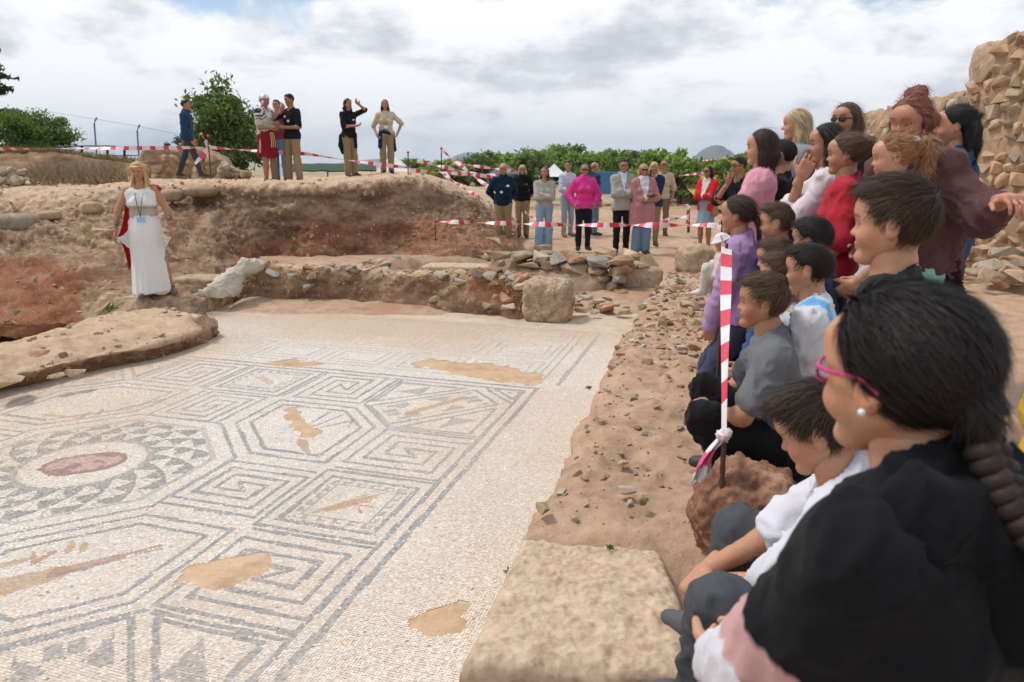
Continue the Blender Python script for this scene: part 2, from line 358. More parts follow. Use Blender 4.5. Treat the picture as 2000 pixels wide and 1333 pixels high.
def grass_bank():
    px = [-700, -200, 0, 130, 270, 340]
    rows = [[np.array([(p - 1000) / FPX * 40, 40, z]) for p, z in zip(px, (2.6, 2.6, 2.5, 2.3, 1.9, 1.2))],
            [AY(p, y, 24) for p, y in zip(px, (288, 290, 292, 300, 318, 340))], [AY(p, y, 22.3) for p, y in zip(px, (293, 295, 298, 304, 322, 343))],
            [AY(p, y, 21.8) for p, y in zip(px, (318, 318, 320, 324, 334, 348))], [AY(p, y, 21.2) for p, y in zip(px, (346, 346, 346, 346, 346, 350))],
            [AY(p, y, 20.0) for p, y in zip(px, (352, 352, 352, 352, 354, 358))]]
    nc, nr = 200, 60; P = loft(rows, nc, nr, amps=((.8, .12), (3, .07), (9, .04)), seed=14)
    o = link('grass_bank', np_mesh('grass_bank', P.reshape(-1, 3), grid_faces(nc, nr), cols=np.zeros((nc * nr, 3))), M['earth']); tag(o, kind='structure')
    # grass blades along its crest and dry brush at its foot
    r = np.random.default_rng(3); V = []; n = 5000
    ii = r.integers(0, nc, n); jj = (nr * (.12 + .29 * r.random(n))).astype(int)
    def blades(pts, h, w, lean):
        k = len(pts); a = r.random(k) * 6.283; hx_ = h * (.5 + r.random(k)); t = np.stack([np.cos(a), np.sin(a), a * 0], 1) * w
        tip = pts + np.stack([r.normal(size=k) * lean, r.normal(size=k) * lean, hx_], 1)
        V = np.stack([pts - t, pts + t, tip], 1).reshape(-1, 3); return V, np.arange(3 * k).reshape(-1, 3)
    V, Fc = blades(P[ii, jj], .13, .012, .05); link('grass', np_mesh('grass', V, Fc, False), M['grass_leaf']); tag(bpy.context.scene.objects['grass'], kind='stuff')
    cnt = 1500; q = np.stack([AY(60 + 190 * a, 340 + 22 * b_, 16.2 - b_ * 1.2) for a, b_ in r.random((cnt, 2))]); q[:, 2] += .0
    V, Fc = blades(q, .32, .010, .22); o = link('dry_brush', np_mesh('dry_brush', V, Fc, False), M['brush']); tag(o, kind='stuff')
M['grass_leaf'] = simple('grass_leaf', (.20, .20, .06), .8, noise_amt=.5, scale=3)
M['brush'] = simple('dry_brush', (.33, .25, .16), .9, noise_amt=.3, scale=3)
grass_bank()

# ---- sandy platform beside the mosaic, left
def platform():
    rim = [(-260,850),(-100,792),(0,766),(70,752),(130,737),(210,720),(300,702),(370,682),(415,662),(422,648)]
    back = [(-260,700),(-100,690),(0,668),(70,652),(130,640),(200,618),(265,604),(330,604),(385,622),(410,638)]
    B0 = [AZ(p, y + 5, -.03) for p, y in rim]
    T0 = [AZ(p + 3, y - 33, .17) for p, y in rim]; T1 = [AZ(p, y, .27) for p, y in back]
    T0[-1] = AZ(419, 632, .15); T1[-1] = AZ(405, 626, .16)
    MID = [a * .5 + b_ * .5 + np.array([0, 0, .05]) for a, b_ in zip(T0, T1)]
    B1 = [np.array([t[0] - .02, t[1] + .12, -.15]) for t in T1]
    nc, nr = 300, 110
    P = loft([B0, [a * .35 + b_ * .65 for a, b_ in zip(B0, T0)], T0, MID, T1, [a * .5 + b_ * .5 for a, b_ in zip(B1, T1)], B1], nc, nr, amps=((1.5, .05), (5, .035), (16, .016)), seed=33, flip=True)
    K = np.zeros((7, 10)); K[2:5] = 1.0; K[1] = .4
    C = np.stack([np.full((nc, nr), .12), catmull(catmull(K, nr).T, nc), np.zeros((nc, nr))], -1).reshape(-1, 3).clip(0, 1)
    o = link('earth_platform', np_mesh('earth_platform', P.reshape(-1, 3), grid_faces(nc, nr)[:, ::-1], cols=C), M['earth']); tag(o, kind='structure')
    r = np.random.default_rng(18); n = 160; ii = r.integers(90, nc, n); jj = r.integers(4, 75, n)
    scatter('loose_stones', P[ii, jj], .02 + .07 * r.random(n) ** 3, 'stone_tan', 9)
    for i, (px, py, sz) in enumerate([(60, 705, .42), (150, 728, .16), (20, 745, .30), (345, 640, .10), (110, 735, .14)]):
        s = link('stone', stone_data(i + 2, 'stone_red' if i == 0 else 'stone_tan')); p = AZ(px, py, .16); s.location = p; s.scale = (sz, sz * .6, sz * .35); s.rotation_euler = (.2, .1, i)
        tag(s, ['large flat reddish stone on the rim of the sandy platform', 'small tan stone at the dark rim of the sandy platform', 'tan slab stone at the outer end of the platform', 'pale small stone on top of the sandy platform tip', 'little stone beside the large flat reddish one'][i], 'stone')
platform()

# ------------------------------------------------------------------ the mosaic
UH = CAMH; MTH = -.2954; MO = np.array([-1.4652 * UH, 2.3006 * UH])
def uv2w(u, v): return np.stack([MO[0] + (u * math.cos(MTH) - v * math.sin(MTH)) * UH, MO[1] + (u * math.sin(MTH) + v * math.cos(MTH)) * UH], -1)
def w2uv(x, y):
    dx, dy = (x - MO[0]) / UH, (y - MO[1]) / UH
    return dx * math.cos(MTH) + dy * math.sin(MTH), -dx * math.sin(MTH) + dy * math.cos(MTH)
def seg_d(U, V, a, b):
    ax, ay = a; bx, by = b; dx, dy = bx - ax, by - ay; t = np.clip(((U - ax) * dx + (V - ay) * dy) / (dx * dx + dy * dy + 1e-12), 0, 1)
    return np.hypot(U - ax - t * dx, V - ay - t * dy)
def poly_d(U, V, pts):
    d = np.full(U.shape, 9.)
    for a, b in zip(pts[:-1], pts[1:]): d = np.minimum(d, seg_d(U, V, a, b))
    return d
def tri_in(U, V, a, b, c):
    def sgn(p, q): return (U - q[0]) * (p[1] - q[1]) - (p[0] - q[0]) * (V - q[1])
    d1, d2, d3 = sgn(a, b), sgn(b, c), sgn(c, a); return ~(((d1 < 0) | (d2 < 0) | (d3 < 0)) & ((d1 > 0) | (d2 > 0) | (d3 > 0)))
def spiral(s):
    k = [s, s * .73, s * .45, s * .18]
    p = [(-k[0], -k[0]), (k[0], -k[0]), (k[0], k[1]), (-k[1], k[1]), (-k[1], -k[2]), (k[2], -k[2]), (k[2], k[3]), (-k[3], k[3]), (0, 0)]
    return p
def mosaic_dark(u, v):
    """darkness 0..1 and hue class (0 blue grey, 1 green grey, 2 brown, 3 pink) of the design at u, v"""
    dark = np.zeros(u.shape); hue = np.zeros(u.shape, int)
    # ---- main square: fold to one side
    a = np.abs(u) >= np.abs(v)
    U = np.where(a, np.abs(u), np.abs(v)); S = np.where(a, np.where(u > 0, v, -v), np.where(v > 0, -u, u)); w = np.abs(S)
    main = U < 1.29; lw = .0080
    d = np.minimum(np.abs(U - 1.2675) - .003, np.abs(U - 1.219))
    octm = np.maximum(U, (U + w) * .7071)
    d = np.minimum(d, np.abs(octm - .462) + .001)
    hexo = [(.365, .365), (.487, .243), (.787, .243), (.787, .605), (.696, .696)]; hexi = [(.401, .401), (.510, .292), (.737, .292), (.737, .585), (.661, .661)]
    d = np.minimum(d, poly_d(U, w, hexo)); d = np.minimum(d, poly_d(U, w, hexi))
    for cx, cy, s in ((.632, 0, .165), (1.03, .408, .187)):
        yy = S if cy == 0 else w
        A, B = U - cx, yy - cy
        d = np.minimum(d, np.minimum(poly_d(A, B, spiral(s)), poly_d(-A, -B, spiral(s))))
    d = np.minimum(d, np.abs(np.maximum(np.abs(U - 1.024), w) - .152)); d = np.minimum(d, np.where(np.maximum(np.abs(U - 1.024), w) < .205, np.abs(np.maximum(np.abs(U - 1.024), w) - .197), 9))
    for pl in ([(.887, .640), (1.170, .640), (1.170, .955), (.887, .640)], [(.828, .650), (1.163, 1.003)], [(.828, .650), (.735, .743)], [(1.163, 1.003), (1.083, 1.083)], [(1.215, 1.030), (1.120, 1.120)],
               [(1.205, 1.085), (1.140, 1.150)], [(1.205, 1.085), (1.205, 1.205)], [(.86, .620), (1.20, .620)], [(.84, .62), (.70, .757)]):
        d = np.minimum(d, poly_d(U, w, pl))
    ln = main & (d < lw)
    dark[ln] = 1
    m = main & tri_in(U, w, (1.035, .665), (1.035, .795), (1.150, .79)); dark[m] = .8
    m = main & tri_in(U, w, (1.18, 1.145), (1.18, 1.18), (1.155, 1.165)); dark[m] = .9
    # wave scroll in the corner rectangles
    al = (U + w) * .7071; ac = (U - w) * .7071
    inr = main & (al > 1.075) & (al < 1.50) & (np.abs(ac) < .092)
    wave = inr & ((np.abs(ac) > .052 + .018 * np.sin(al * 68 + np.sign(ac))) & (np.sin(al * 34) > -.1) | ((al > 1.43) & (np.sin(ac * 75) > .2)) | ((al < 1.13) & (np.sin(ac * 75) > .2)))
    dark[wave] = .85
    # key border of the small panels
    pm = np.maximum(np.abs(U - 1.024), w); pal = np.where(np.abs(U - 1.024) > w, S, U - 1.024)
    key = main & (pm < .143) & (pm > .102) & (((np.floor(pal / .016) % 3 == 0) & (pm < .132)) | ((np.floor(pal / .016) % 3 == 1) & (pm > .12) & (np.floor(pm / .01) % 2 == 0)) | (pm < .108))
    dark[key] = .75; hue[key & (dark > 0)] = 1
    # birds: faded brown bodies
    bu, bv = (U - 1.024) * .75 + S * .66, -(U - 1.024) * .66 + S * .75; bird = main & (((bu / .085) ** 2 + ((bv - .012 * np.sin(bu * 30)) / .020) ** 2 < 1) | ((np.abs(bv - .3 * bu - .02) < .006) & (np.abs(bu) < .09))); dark[bird] = .75; hue[bird] = 2
    # long-necked shape and lines in the hexagons
    HX = (U - .6); HY = (w - .56)
    # ---- shield of curved scales round the medallion
    r = np.hypot(u, v); ph = np.arctan2(v, u)
    sh = main & (octm < .405) & (r > .212)
    row = np.floor((r - .215) / .066).clip(0, 3); fr = ((r - .215) / .066 - row)
    n = 18; q = (ph / (2 * math.pi) * n + row * .5 + .12 * fr) % 1
    sc = sh & (np.abs(q - .5) < .40 * np.clip(1.04 - fr, 0, 1) ** .8); dark[sc] = 1.25; hue[sc] = 1
    sc = sh & (np.abs(((ph / (2 * math.pi) * 18 + .5 * row) % 1) - .02) < .03); dark[sc] = .55; hue[sc] = 1
    edge = sh & (np.abs(octm - .398) < .012); dark[edge] = .55; hue[edge] = 1
    ring = main & (np.abs(r - .205) < .012); dark[ring] = .85; hue[ring] = 1
    ring = main & (np.abs(r - .188) < .006); dark[ring] = .25; hue[ring] = 2
    return dark, hue, main, U, S
def far_dark(u, v):
    dark = np.zeros(u.shape); t = v - 1.34; e = 1.345 - u
    d = np.minimum(np.abs(e), np.abs(t - 1.10)); dark[(d < .012)] = .95
    d = np.minimum(np.abs(e - .085), np.minimum(np.abs(e - .125), np.abs(t - 1.035))); dark[(d < .007) & (e > -.01)] = .75
    A = ((e - .13) % .40) - .20; B = ((t) % .40) - .20
    d = np.minimum(poly_d(A, B, spiral(.17)[:6]), poly_d(-A, -B, spiral(.17)[:6])); dark[(d < .0065) & (e > .13) & (t < 1.02)] = .65
    dark[(e < -.012) | (t > 1.115) | (t < 0)] = 0; return dark
def bank_x(y): return -.165 + (y - 1.474) * .2729         # plan line of the bank's edge
SAND_PX = {   # worn-away patches, outline in survey points on the floor
 'a': [(345,1140),(352,1118),(385,1100),(430,1088),(475,1090),(520,1090),(542,1103),(535,1118),(500,1128),(470,1140),(435,1152),(395,1155),(352,1154)],
 'b': [(797,1232),(808,1208),(840,1192),(880,1183),(905,1186),(925,1200),(915,1225),(885,1246),(835,1246)],
 'c': [(797,712),(830,704),(900,707),(960,714),(1020,722),(1070,745),(1050,753),(985,746),(920,738),(860,727),(815,717)],
 'd': [(520,710),(560,703),(600,706),(640,710),(610,717),(560,718)],
 'e': [(556,800),(572,798),(600,822),(625,838),(612,858),(590,855),(572,838)],
}
def in_poly(x, y, P):
    c = np.zeros(x.shape, bool); n = len(P)
    for i in range(n):
        (x1, y1), (x2, y2) = P[i], P[i - 1]
        c ^= ((y1 > y) != (y2 > y)) & (x < (x2 - x1) * (y - y1) / (y2 - y1 + 1e-12) + x1)
    return c
def build_mosaic():
    cs = [(-4.6, .6), (bank_x(.6) + .9, .6), (bank_x(9.0) + .75, 9.0), (1.2, 9.3)] + [tuple(AZ(p, q, 0)[:2]) for p, q in [(1000, 600), (700, 592), (470, 590), (430, 592), (400, 640), (330, 676), (130, 716), (0, 745), (-300, 830)]] + [(-6.5, 3.5)]
    bm = bmesh.new(); f = bm.faces.new([bm.verts.new((*c, 0)) for c in cs]); bm.normal_update(); ex = bmesh.ops.extrude_face_region(bm, geom=[f]); bmesh.ops.translate(bm, vec=(0, 0, -.05), verts=[v for v in ex['geom'] if isinstance(v, bmesh.types.BMVert)]); bmesh.ops.recalc_face_normals(bm, faces=bm.faces)
    me = bpy.data.meshes.new('mosaic_floor'); bm.to_mesh(me); bm.free(); fl = link('mosaic_floor', me, M['grout']); tag(fl, kind='structure')
    TS = .0128; ts = TS / UH
    gu, gv = np.meshgrid(np.arange(-2.25, 2.15, ts), np.arange(-1.45, 2.52, ts), indexing='ij'); gu, gv = gu.ravel(), gv.ravel()
    wv = fbm(np.stack([gu * 3, gv * 3, gu * 0], -1), 2, seed=77) * .012; gu = gu + wv; gv = gv + fbm(np.stack([gu * 3, gv * 3, gu * 0 + 9], -1), 2, seed=78) * .012
    xy = uv2w(gu, gv); x, y = xy[:, 0], xy[:, 1]
    dd = y * CP + (-CAMH) * SP; sx = 1000 + FPX * x / dd
    keep = (y > 1.9) & (sx > -60) & (x < bank_x(y) + .85)
    plat = [AZ(p, q, 0)[:2] for p, q in [(-400,850),(-100,800),(0,772),(130,742),(300,706),(400,680),(425,655),(400,610),(-400,610)]]
    keep &= ~in_poly(x, y, plat)
    nz = fbm(np.stack([x * 9, y * 9, x * 0], -1), 3, seed=70) * .09
    for P in SAND_PX.values(): keep &= ~in_poly(x + nz, y + nz, [AZ(p, q, 0)[:2] for p, q in P])
    keep &= RNG.random(len(x)) > .004
    gu, gv, x, y = gu[keep], gv[keep], x[keep], y[keep]; n = len(x)
    dk, hue, main, U, S = mosaic_dark(gu, gv); fd = far_dark(gu, gv); farp = gv > 1.29
    # stray tesserae soften the drawing
    jit = RNG.normal(0, .004, (2, n)); 
    dk = np.where(farp, fd * .85, dk)
    wear = fbm(np.stack([x * 1.3, y * 1.3, x * 0], -1), 4, seed=41); dust = fbm(np.stack([x * .6, y * .6, x * 0 + 4], -1), 4, seed=44)
    dk = (dk * np.clip(1.0 + .55 * wear, .35, 1) * (RNG.random(n) > .03)).clip(0, 1)
    white = np.array([.74, .70, .635]); cream = np.array([.71, .615, .505])
    k = np.clip(.42 + 1.1 * dust + .35 * RNG.normal(size=n), 0, 1)[:, None]
    col = white * (1 - k) + cream * k
    pink = RNG.random(n) < .05; col[pink] = col[pink] * np.array([1.0, .84, .76])
    tone = np.array([[.27, .285, .305], [.255, .262, .255], [.52, .36, .24], [.44, .24, .22]])[hue]
    col = col * (1 - dk[:, None]) + (tone * (1 + .25 * RNG.normal(size=(n, 1))).clip(.5, 1.7) * .8 + col * .2) * dk[:, None]
    # medallion portrait: faded pinkish brown tesserae
    r = np.hypot(gu, gv); mu, mv = gu + .0, gv - .0
    head = (((mu * .8 + mv * .6) / .135) ** 2 + ((-mu * .6 + mv * .8) / .095) ** 2) + .35 * fbm(np.stack([gu * 22, gv * 22, gu * 0], -1), 3, seed=51) < 1
    rim = (((mu * .8 + mv * .6) / .115) ** 2 + ((-mu * .6 + mv * .8) / .07) ** 2) > 1
    col[head & rim] = np.array([.34, .22, .19]); col[head & ~rim] = np.array([.56, .37, .34]); 
    feat = head & ~rim & (fbm(np.stack([gu * 40, gv * 40, gu * 0], -1), 2, seed=52) > .22); col[feat] = np.array([.30, .20, .19])
    # faded creatures in the hexagons: tapering brown and grey strokes
    def stroke(a, b_, w0, w1, cl, k=.8, amp=.006, seed=0):
        A, B = [np.array(w2uv(*AZ(*q, 0)[:2])) for q in (a, b_)]; d = B - A; L2 = d @ d; t = np.clip(((gu - A[0]) * d[0] + (gv - A[1]) * d[1]) / L2, 0, 1); dist = np.hypot(gu - A[0] - t * d[0], gv - A[1] - t * d[1]) + amp * fbm(np.stack([gu * 30, gv * 30, gu * 0], -1), 2, seed=seed)
        m = dist < (w0 + (w1 - w0) * t); col[m] = col[m] * (1 - k) + np.array(cl) * k
    BR, RD, GY = (.50, .34, .21), (.47, .25, .18), (.28, .28, .28)
    for a, b_, w0, w1, cl in [((-40, 1160), (110, 1122), .050, .034, BR), ((110, 1120), (318, 1066), .022, .005, RD), ((100, 1128), (316, 1072), .010, .004, GY), ((10, 1105), (60, 1092), .016, .008, BR), ((70, 1100), (105, 1078), .012, .008, RD), ((135, 1080), (140, 1058), .010, .008, BR), ((160, 1078), (168, 1062), .010, .006, BR), ((70, 1098), (66, 1080), .008, .006, BR),
                              ((620, 838), (690, 822), .005, .003, GY), ((618, 832), (668, 812), .005, .003, GY), ((612, 826), (645, 806), .005, .003, GY), ((690, 822), (680, 836), .005, .003, GY), ((590, 862), (600, 885), .018, .012, BR), ((235, 800), (325, 780), .010, .004, GY), ((90, 812), (165, 818), .012, .008, BR), ((160, 816), (175, 806), .007, .005, GY), ((190, 812), (200, 802), .007, .005, GY),
                              ((618, 1000), (760, 962), .012, .004, BR), ((640, 996), (720, 980), .016, .008, BR), ((690, 985), (728, 992), .008, .006, RD), ((700, 992), (705, 1003), .005, .004, RD), ((800, 808), (905, 778), .022, .018, BR)]: stroke(a, b_, w0, w1, cl)
    # dry dust lying over the floor's back part
    lay = np.clip(sstep(1.25, 2.2, gv) * .85 * sstep(1.35, .2, gu) + .50 * dust + .04, 0, .85) * np.where(farp, 1, .55)
    lay = np.maximum(lay, sstep(1.9, 2.4, gv) * .6)
    near_plat = np.clip(1 - (np.min([seg_d(x, y, a, b) for a, b in zip(plat[:6], plat[1:7])], 0)) / .55, 0, 1) * .8
    lay = np.maximum(lay, near_plat)
    dirt = np.array([.62, .465, .33]); col = col * (1 - lay[:, None]) + dirt * lay[:, None]
    col *= (1 + .075 * RNG.normal(size=(n, 1))).clip(.75, 1.25)
    # geometry: every tessera a slightly turned, slightly tilted face
    hs = .0128 * .5 * (.88 + .08 * RNG.random(n)); hs2 = .0128 * .5 * (.87 + .09 * RNG.random(n)); ang = MTH + RNG.normal(0, .09, n); ca, sa = np.cos(ang), np.sin(ang)
    z = .0035 + .0004 * RNG.normal(size=n); Q = np.zeros((n, 4, 3), np.float32)
    for i, (sx_, sy_) in enumerate(((-1, -1), (1, -1), (1, 1), (-1, 1))):
        a, b = sx_ * hs * (1 + .1 * RNG.normal(size=n)), sy_ * hs2 * (1 + .1 * RNG.normal(size=n))
        Q[:, i, 0] = x + a * ca - b * sa; Q[:, i, 1] = y + a * sa + b * ca; Q[:, i, 2] = z + .0003 * RNG.normal(size=n)
    me = np_mesh('tesserae', Q.reshape(-1, 3), np.arange(4 * n).reshape(-1, 4), False, face_cols=col)
    tag(link('tesserae', me, M['tessera'], fl), kind='stuff')
    # earth showing where the floor is lost
    for kx, P in SAND_PX.items():
        pts = np.array([AZ(p, q, 0)[:2] for p, q in P]); c = pts.mean(0); k = 64; ring = catmull(np.vstack([pts, pts[:1]]), k + 1)[:-1]
        rings = 10; V = []
        for j in range(rings + 1):
            f = 1.20 * (1 - j / rings)
            R = c + (ring - c) * f; zz = .0008 + .0045 * max(0, min(1, (j - 2) / 3))
            R3 = np.column_stack([R, np.full(k, zz)]); R3[:, 2] += fbm(R3 * 14, 3, seed=7) * .008 * max(0, min(1, (j - 2) / 2)); V.append(R3)
        V = np.concatenate(V); Fc = grid_faces(rings + 1, k, wrap=True)
        link('sand_patch', np_mesh('sand_patch', V, Fc), M['sand'], fl)
    return n
m_, nt, N, L, b = new_mat('tessera'); at = N.new('ShaderNodeAttribute'); at.attribute_name = 'Col'
g = N.new('ShaderNodeNewGeometry').outputs['Position']; n_ = nnoise(N, L, 90, 4, .6, g)
L.new(nmix(N, L, nramp(N, L, n_, [(.35, (.35, .35, .35)), (.55, (0, 0, 0))]), at.outputs['Color'], (.46, .34, .24)), b.inputs['Base Color'])
b.inputs['Roughness'].default_value = .72; b.inputs['Specular IOR Level'].default_value = .3; M['tessera'] = m_
M['grout'] = earth('grout', (.56, .445, .335), (.47, .36, .26), (.63, .52, .41), bump=.2, speck=False)
NTESS = build_mosaic()

# ------------------------------------------------------------------ the bank the visitors sit on
BD = np.array([.2632, .9647]); BN = np.array([.9647, -.2632]); B0 = np.array([-.165, 1.474])
def bank_top(x, y):
    z = .68 - .50 * sstep(5.2, 13.2, y); return z
def build_bank():
    s = np.concatenate([np.linspace(-4, -.4, 20), np.linspace(-.35, 3.2, 160), np.linspace(3.22, 7, 120), np.linspace(7.05, 15.5, 100)])
    t = np.concatenate([np.linspace(0, 1.9, 110), np.linspace(1.95, 5, 40), np.geomspace(5.1, 14, 16)])
    Sg, Tg = np.meshgrid(s, t, indexing='ij')
    rag = fbm(np.stack([s * 2.2, s * 0, s * 0], -1), 4, seed=61) * .055 + fbm(np.stack([s * 11, s * 0 + 3, s * 0], -1), 3, seed=62) * .022
    T2 = Tg + rag[:, None] * np.exp(-Tg / .3)
    X = B0[0] + Sg * BD[0] + T2 * BN[0]; Y = B0[1] + Sg * BD[1] + T2 * BN[1]
    P = np.stack([X, Y, bank_top(X, Y)], -1)
    rough = fbm(P * np.array([1.6, 1.6, 0]), 4, seed=64) * .055 + fbm(P * np.array([6, 6, 0]), 4, seed=65) * .042 + np.maximum(0, fbm(P * np.array([20, 20, 0]), 3, seed=66)) * .030
    P[..., 2] += rough; P[..., 2] -= .10 * np.exp(-(Tg / .06) ** 1.2) * (.5 + np.abs(rag[:, None]) * 12)
    P[..., 2] += .25 * sstep(4.5, 12, Tg) * sstep(3, 8, Y)
    P[..., 2] -= .14 * (1 - sstep(-.2, .12, Sg - .72 + .0)) * (Tg < .9)
    # vertical edge down to the floor
    k = 12; E = np.repeat(P[:, :1], k, 1); f = np.linspace(0, 1, k + 1)[:-1][None, :]
    E[..., 2] = E[..., 2] * f + -.06 * (1 - f); e = fbm(E * 7, 4, seed=67) * .045 * np.sin(f * math.pi); E[..., 0] += e + .05 * (1 - f) * 1
    P = np.concatenate([E, P], 1); n, m = P.shape[:2]
    o = link('bank', np_mesh('bank', P.reshape(-1, 3), grid_faces(n, m)), M['bank']); tag(o, kind='structure')
    r = np.random.default_rng(4); cnt = 5200; ii = np.where(r.random(5200) < .5, r.integers(20, 395, 5200), r.integers(180, 340, 5200)); jj = r.integers(k + 2, k + 108, cnt)
    pts = P[ii, jj]; size = (.008 + .055 * r.random(cnt) ** 4) * np.clip(pts[:, 1] / 3.2, .6, 1.6)
    ok = pts[:, 1] > 2.2
    a = r.random(cnt)
    for q, (lo, hi, mt) in enumerate([(0, .55, 'stone_tan'), (.55, .8, 'stone_grey'), (.8, 1, 'stone_red')]):
        s_ = ok & (a >= lo) & (a < hi); scatter('pebbles', pts[s_] + np.array([0, 0, .003]), size[s_], mt, 30 + q, flat=.45)
    # a few flat sherds and fist-sized stones that can be picked out
    spots = [(1225, 975, .07, 'grey'), (1255, 995, .055, 'tan'), (1185, 775, .05, 'grey'), (1175, 835, .05, 'tan'), (1270, 795, .055, 'tan'), (1215, 920, .05, 'tan'), (1060, 1010, .07, 'tan'),
             (1340, 655, .14, 'red'), (1330, 690, .10, 'grey'), (1365, 640, .11, 'tan'), (1290, 700, .07, 'tan'), (1345, 600, .16, 'tan'), (1300, 640, .12, 'red'), (1280, 620, .10, 'tan'), (1370, 600, .11, 'grey'), (1310, 560, .14, 'tan'), (1375, 560, .12, 'red'), (1330, 530, .14, 'grey'), (1355, 690, .10, 'red')]
    root = o
    for i, (px, py, sz, mt) in enumerate(spots):
        p = AZ(px, py, .66); p[2] = float(bank_top(p[0], p[1])) + .015
        s_ = link('stone', stone_data(i, 'stone_' + mt), parent=root); s_.location = p; s_.scale = (sz, sz * .7, sz * .4); s_.rotation_euler = (r.normal() * .2, r.normal() * .2, r.random() * 6)
    return P
BANK = build_bank()
def granite_block():
    """worked granite threshold at the near end of the bank"""
    n, m = 150, 150; S_, T_ = np.meshgrid(np.linspace(0, 1, n), np.linspace(0, 1, m), indexing='ij')
    C = np.array([[-.125, 1.50, .69], [.46, 1.44, .70], [.46, 2.03, .70], [.035, 2.10, .69]])
    def top(s, t): return (C[0] * (1 - s)[..., None] + C[1] * s[..., None]) * (1 - t)[..., None] + (C[3] * (1 - s)[..., None] + C[2] * s[..., None]) * t[..., None]
    # sheet that wraps over the block: outside 0..1 it drops down as the sides
    s = np.concatenate([np.full(14, 0.), np.linspace(0, 1, 120), np.full(14, 1.)]); t = np.concatenate([np.full(14, 0.), np.linspace(0, 1, 120), np.full(14, 1.)])
    drop_s = np.concatenate([np.linspace(1, 0.06, 14), np.zeros(120), np.linspace(.06, 1, 14)]); drop_t = drop_s
    Sg, Tg = np.meshgrid(s, t, indexing='ij'); P = top(Sg, Tg); dr = np.maximum(drop_s[:, None], drop_t[None, :]); P[..., 2] -= dr * .35
    edge = np.minimum(np.minimum(Sg, 1 - Sg), np.minimum(Tg, 1 - Tg)); P[..., 2] -= .03 * np.exp(-edge / .03)
    P[..., 2] += fbm(P * 4, 4, seed=71) * .020 * (dr == 0) + fbm(P * 22, 3, seed=72) * .009 * (dr == 0) + fbm(P * 60, 2, seed=75) * .006 * (dr == 0) + np.sin(P[..., 1] * 34 + P[..., 0] * 9 + 3 * fbm(P * 3, 2, seed=4)) * .004 * (dr == 0)
    nrm = np.sign(Sg - .5) * (np.abs(Sg - .5) > .499); P[..., 0] += fbm(P * 9, 4, seed=73) * .03 * (dr > 0); P[..., 1] += fbm(P * 9, 4, seed=74) * .03 * (dr > 0)
    o = link('granite_block', np_mesh('granite_block', P.reshape(-1, 3), grid_faces(len(s), len(t))[:, ::-1]), M['granite']); tag(o, 'broad flat coarse granite block at the near end of the earth bank', 'block')
granite_block()

# ------------------------------------------------------------------ low ancient walls at the back of the mosaic
def low_wall():
    px = [455, 560, 700, 850, 960, 1020, 1036]; base = [596, 599, 603, 612, 622, 628, 630]
    Bf = [AZ(p, y, -.03) for p, y in zip(px, base)]
    zt = [.40, .44, .43, .41, .50, .42, .30]
    up = lambda dy, z, k=1: [b_ + np.array([.02, dy, zz * k - b_[2] + z]) for b_, zz in zip(Bf, zt)]
    rows = [Bf, up(.05, 0, .45), up(.10, 0, .92), up(.22, .03, 1), up(.5, .02, 1), up(.72, 0, .9), up(.85, .05, .0)]
    nc, nr = 320, 96; P = loft(rows, nc, nr, amps=((1.5, .09), (5, .07), (14, .035)), seed=81, flip=True)
    redk = np.zeros((7, 7)); redk[1:4, 4:6] = .9; redk[3:5, 3:5] = .4; sandk = np.zeros((7, 7)); sandk[3:5] = .6; sandk[3:5, 4] = .0
    C = np.stack([catmull(catmull(redk, nr).T, nc), catmull(catmull(sandk, nr).T, nc), np.zeros((nc, nr))], -1).reshape(-1, 3).clip(0, 1)
    root = link('low_wall', np_mesh('low_wall', P.reshape(-1, 3), grid_faces(nc, nr)[:, ::-1], cols=C), M['earth'])
    tag(root, 'low crumbling earth and rubble wall along the back of the mosaic', 'wall')
    r = np.random.default_rng(12)
    for i in range(64):
        c, q = r.integers(10, nc - 6), r.integers(30, 62) if i < 44 else r.integers(8, 30)
        sz = .08 + .16 * r.random(); s = link('stone', stone_data(i, ['stone_tan', 'stone_tan', 'stone_grey', 'stone_blue', 'stone_red'][r.integers(5)]), parent=root)
        s.location = P[c, q]; s.scale = (sz, sz * .8, sz * .45); s.rotation_euler = (r.normal() * .2, r.normal() * .2, r.random() * 6)
    n = 500; ii = r.integers(3, nc - 3, n); jj = r.integers(6, 66, n); scatter('rubble', P[ii, jj], .015 + .05 * r.random(n) ** 2, 'stone_tan', 3, root, .7)
    return P
LOWW = low_wall()
def block(name, size, loc, rz, mat, seed, label, cat, boxy=.82, amps=((1.6, .10), (5, .06), (16, .03)), sub=5):
    V, Fc = rounded_rock(seed, size, sub, amps, boxy); o = link(name, np_mesh(name, V, Fc), M[mat]); o.location = loc; o.rotation_euler = (0, 0, rz); tag(o, label, cat); return o
block('stone_pier', (.56, .48, .50), (.44, 8.66, -.04), MTH + .05, 'granite_dark', 5, 'squat square pier of weathered granite standing on the mosaic edge', 'pier', .84, ((1.4, .16), (4, .12), (12, .08), (30, .04)), 6)
block('granite_block', (.62, .42, .34), (1.90, 10.55, .04), -.1, 'granite', 7, 'small rectangular granite block at the end of the rubble wall', 'block', .84)
block('granite_block', (1.05, .45, .20), (-.83, 10.9, .16), -.15, 'granite', 9, 'long pale granite block lying on the rubble wall', 'block', .84)
block('boulder', (.56, .50, .50), (2.62, 10.3, .23), .4, 'granite_dark', 17, 'rounded boulder standing alone on the earth beside the tape', 'boulder', .6)
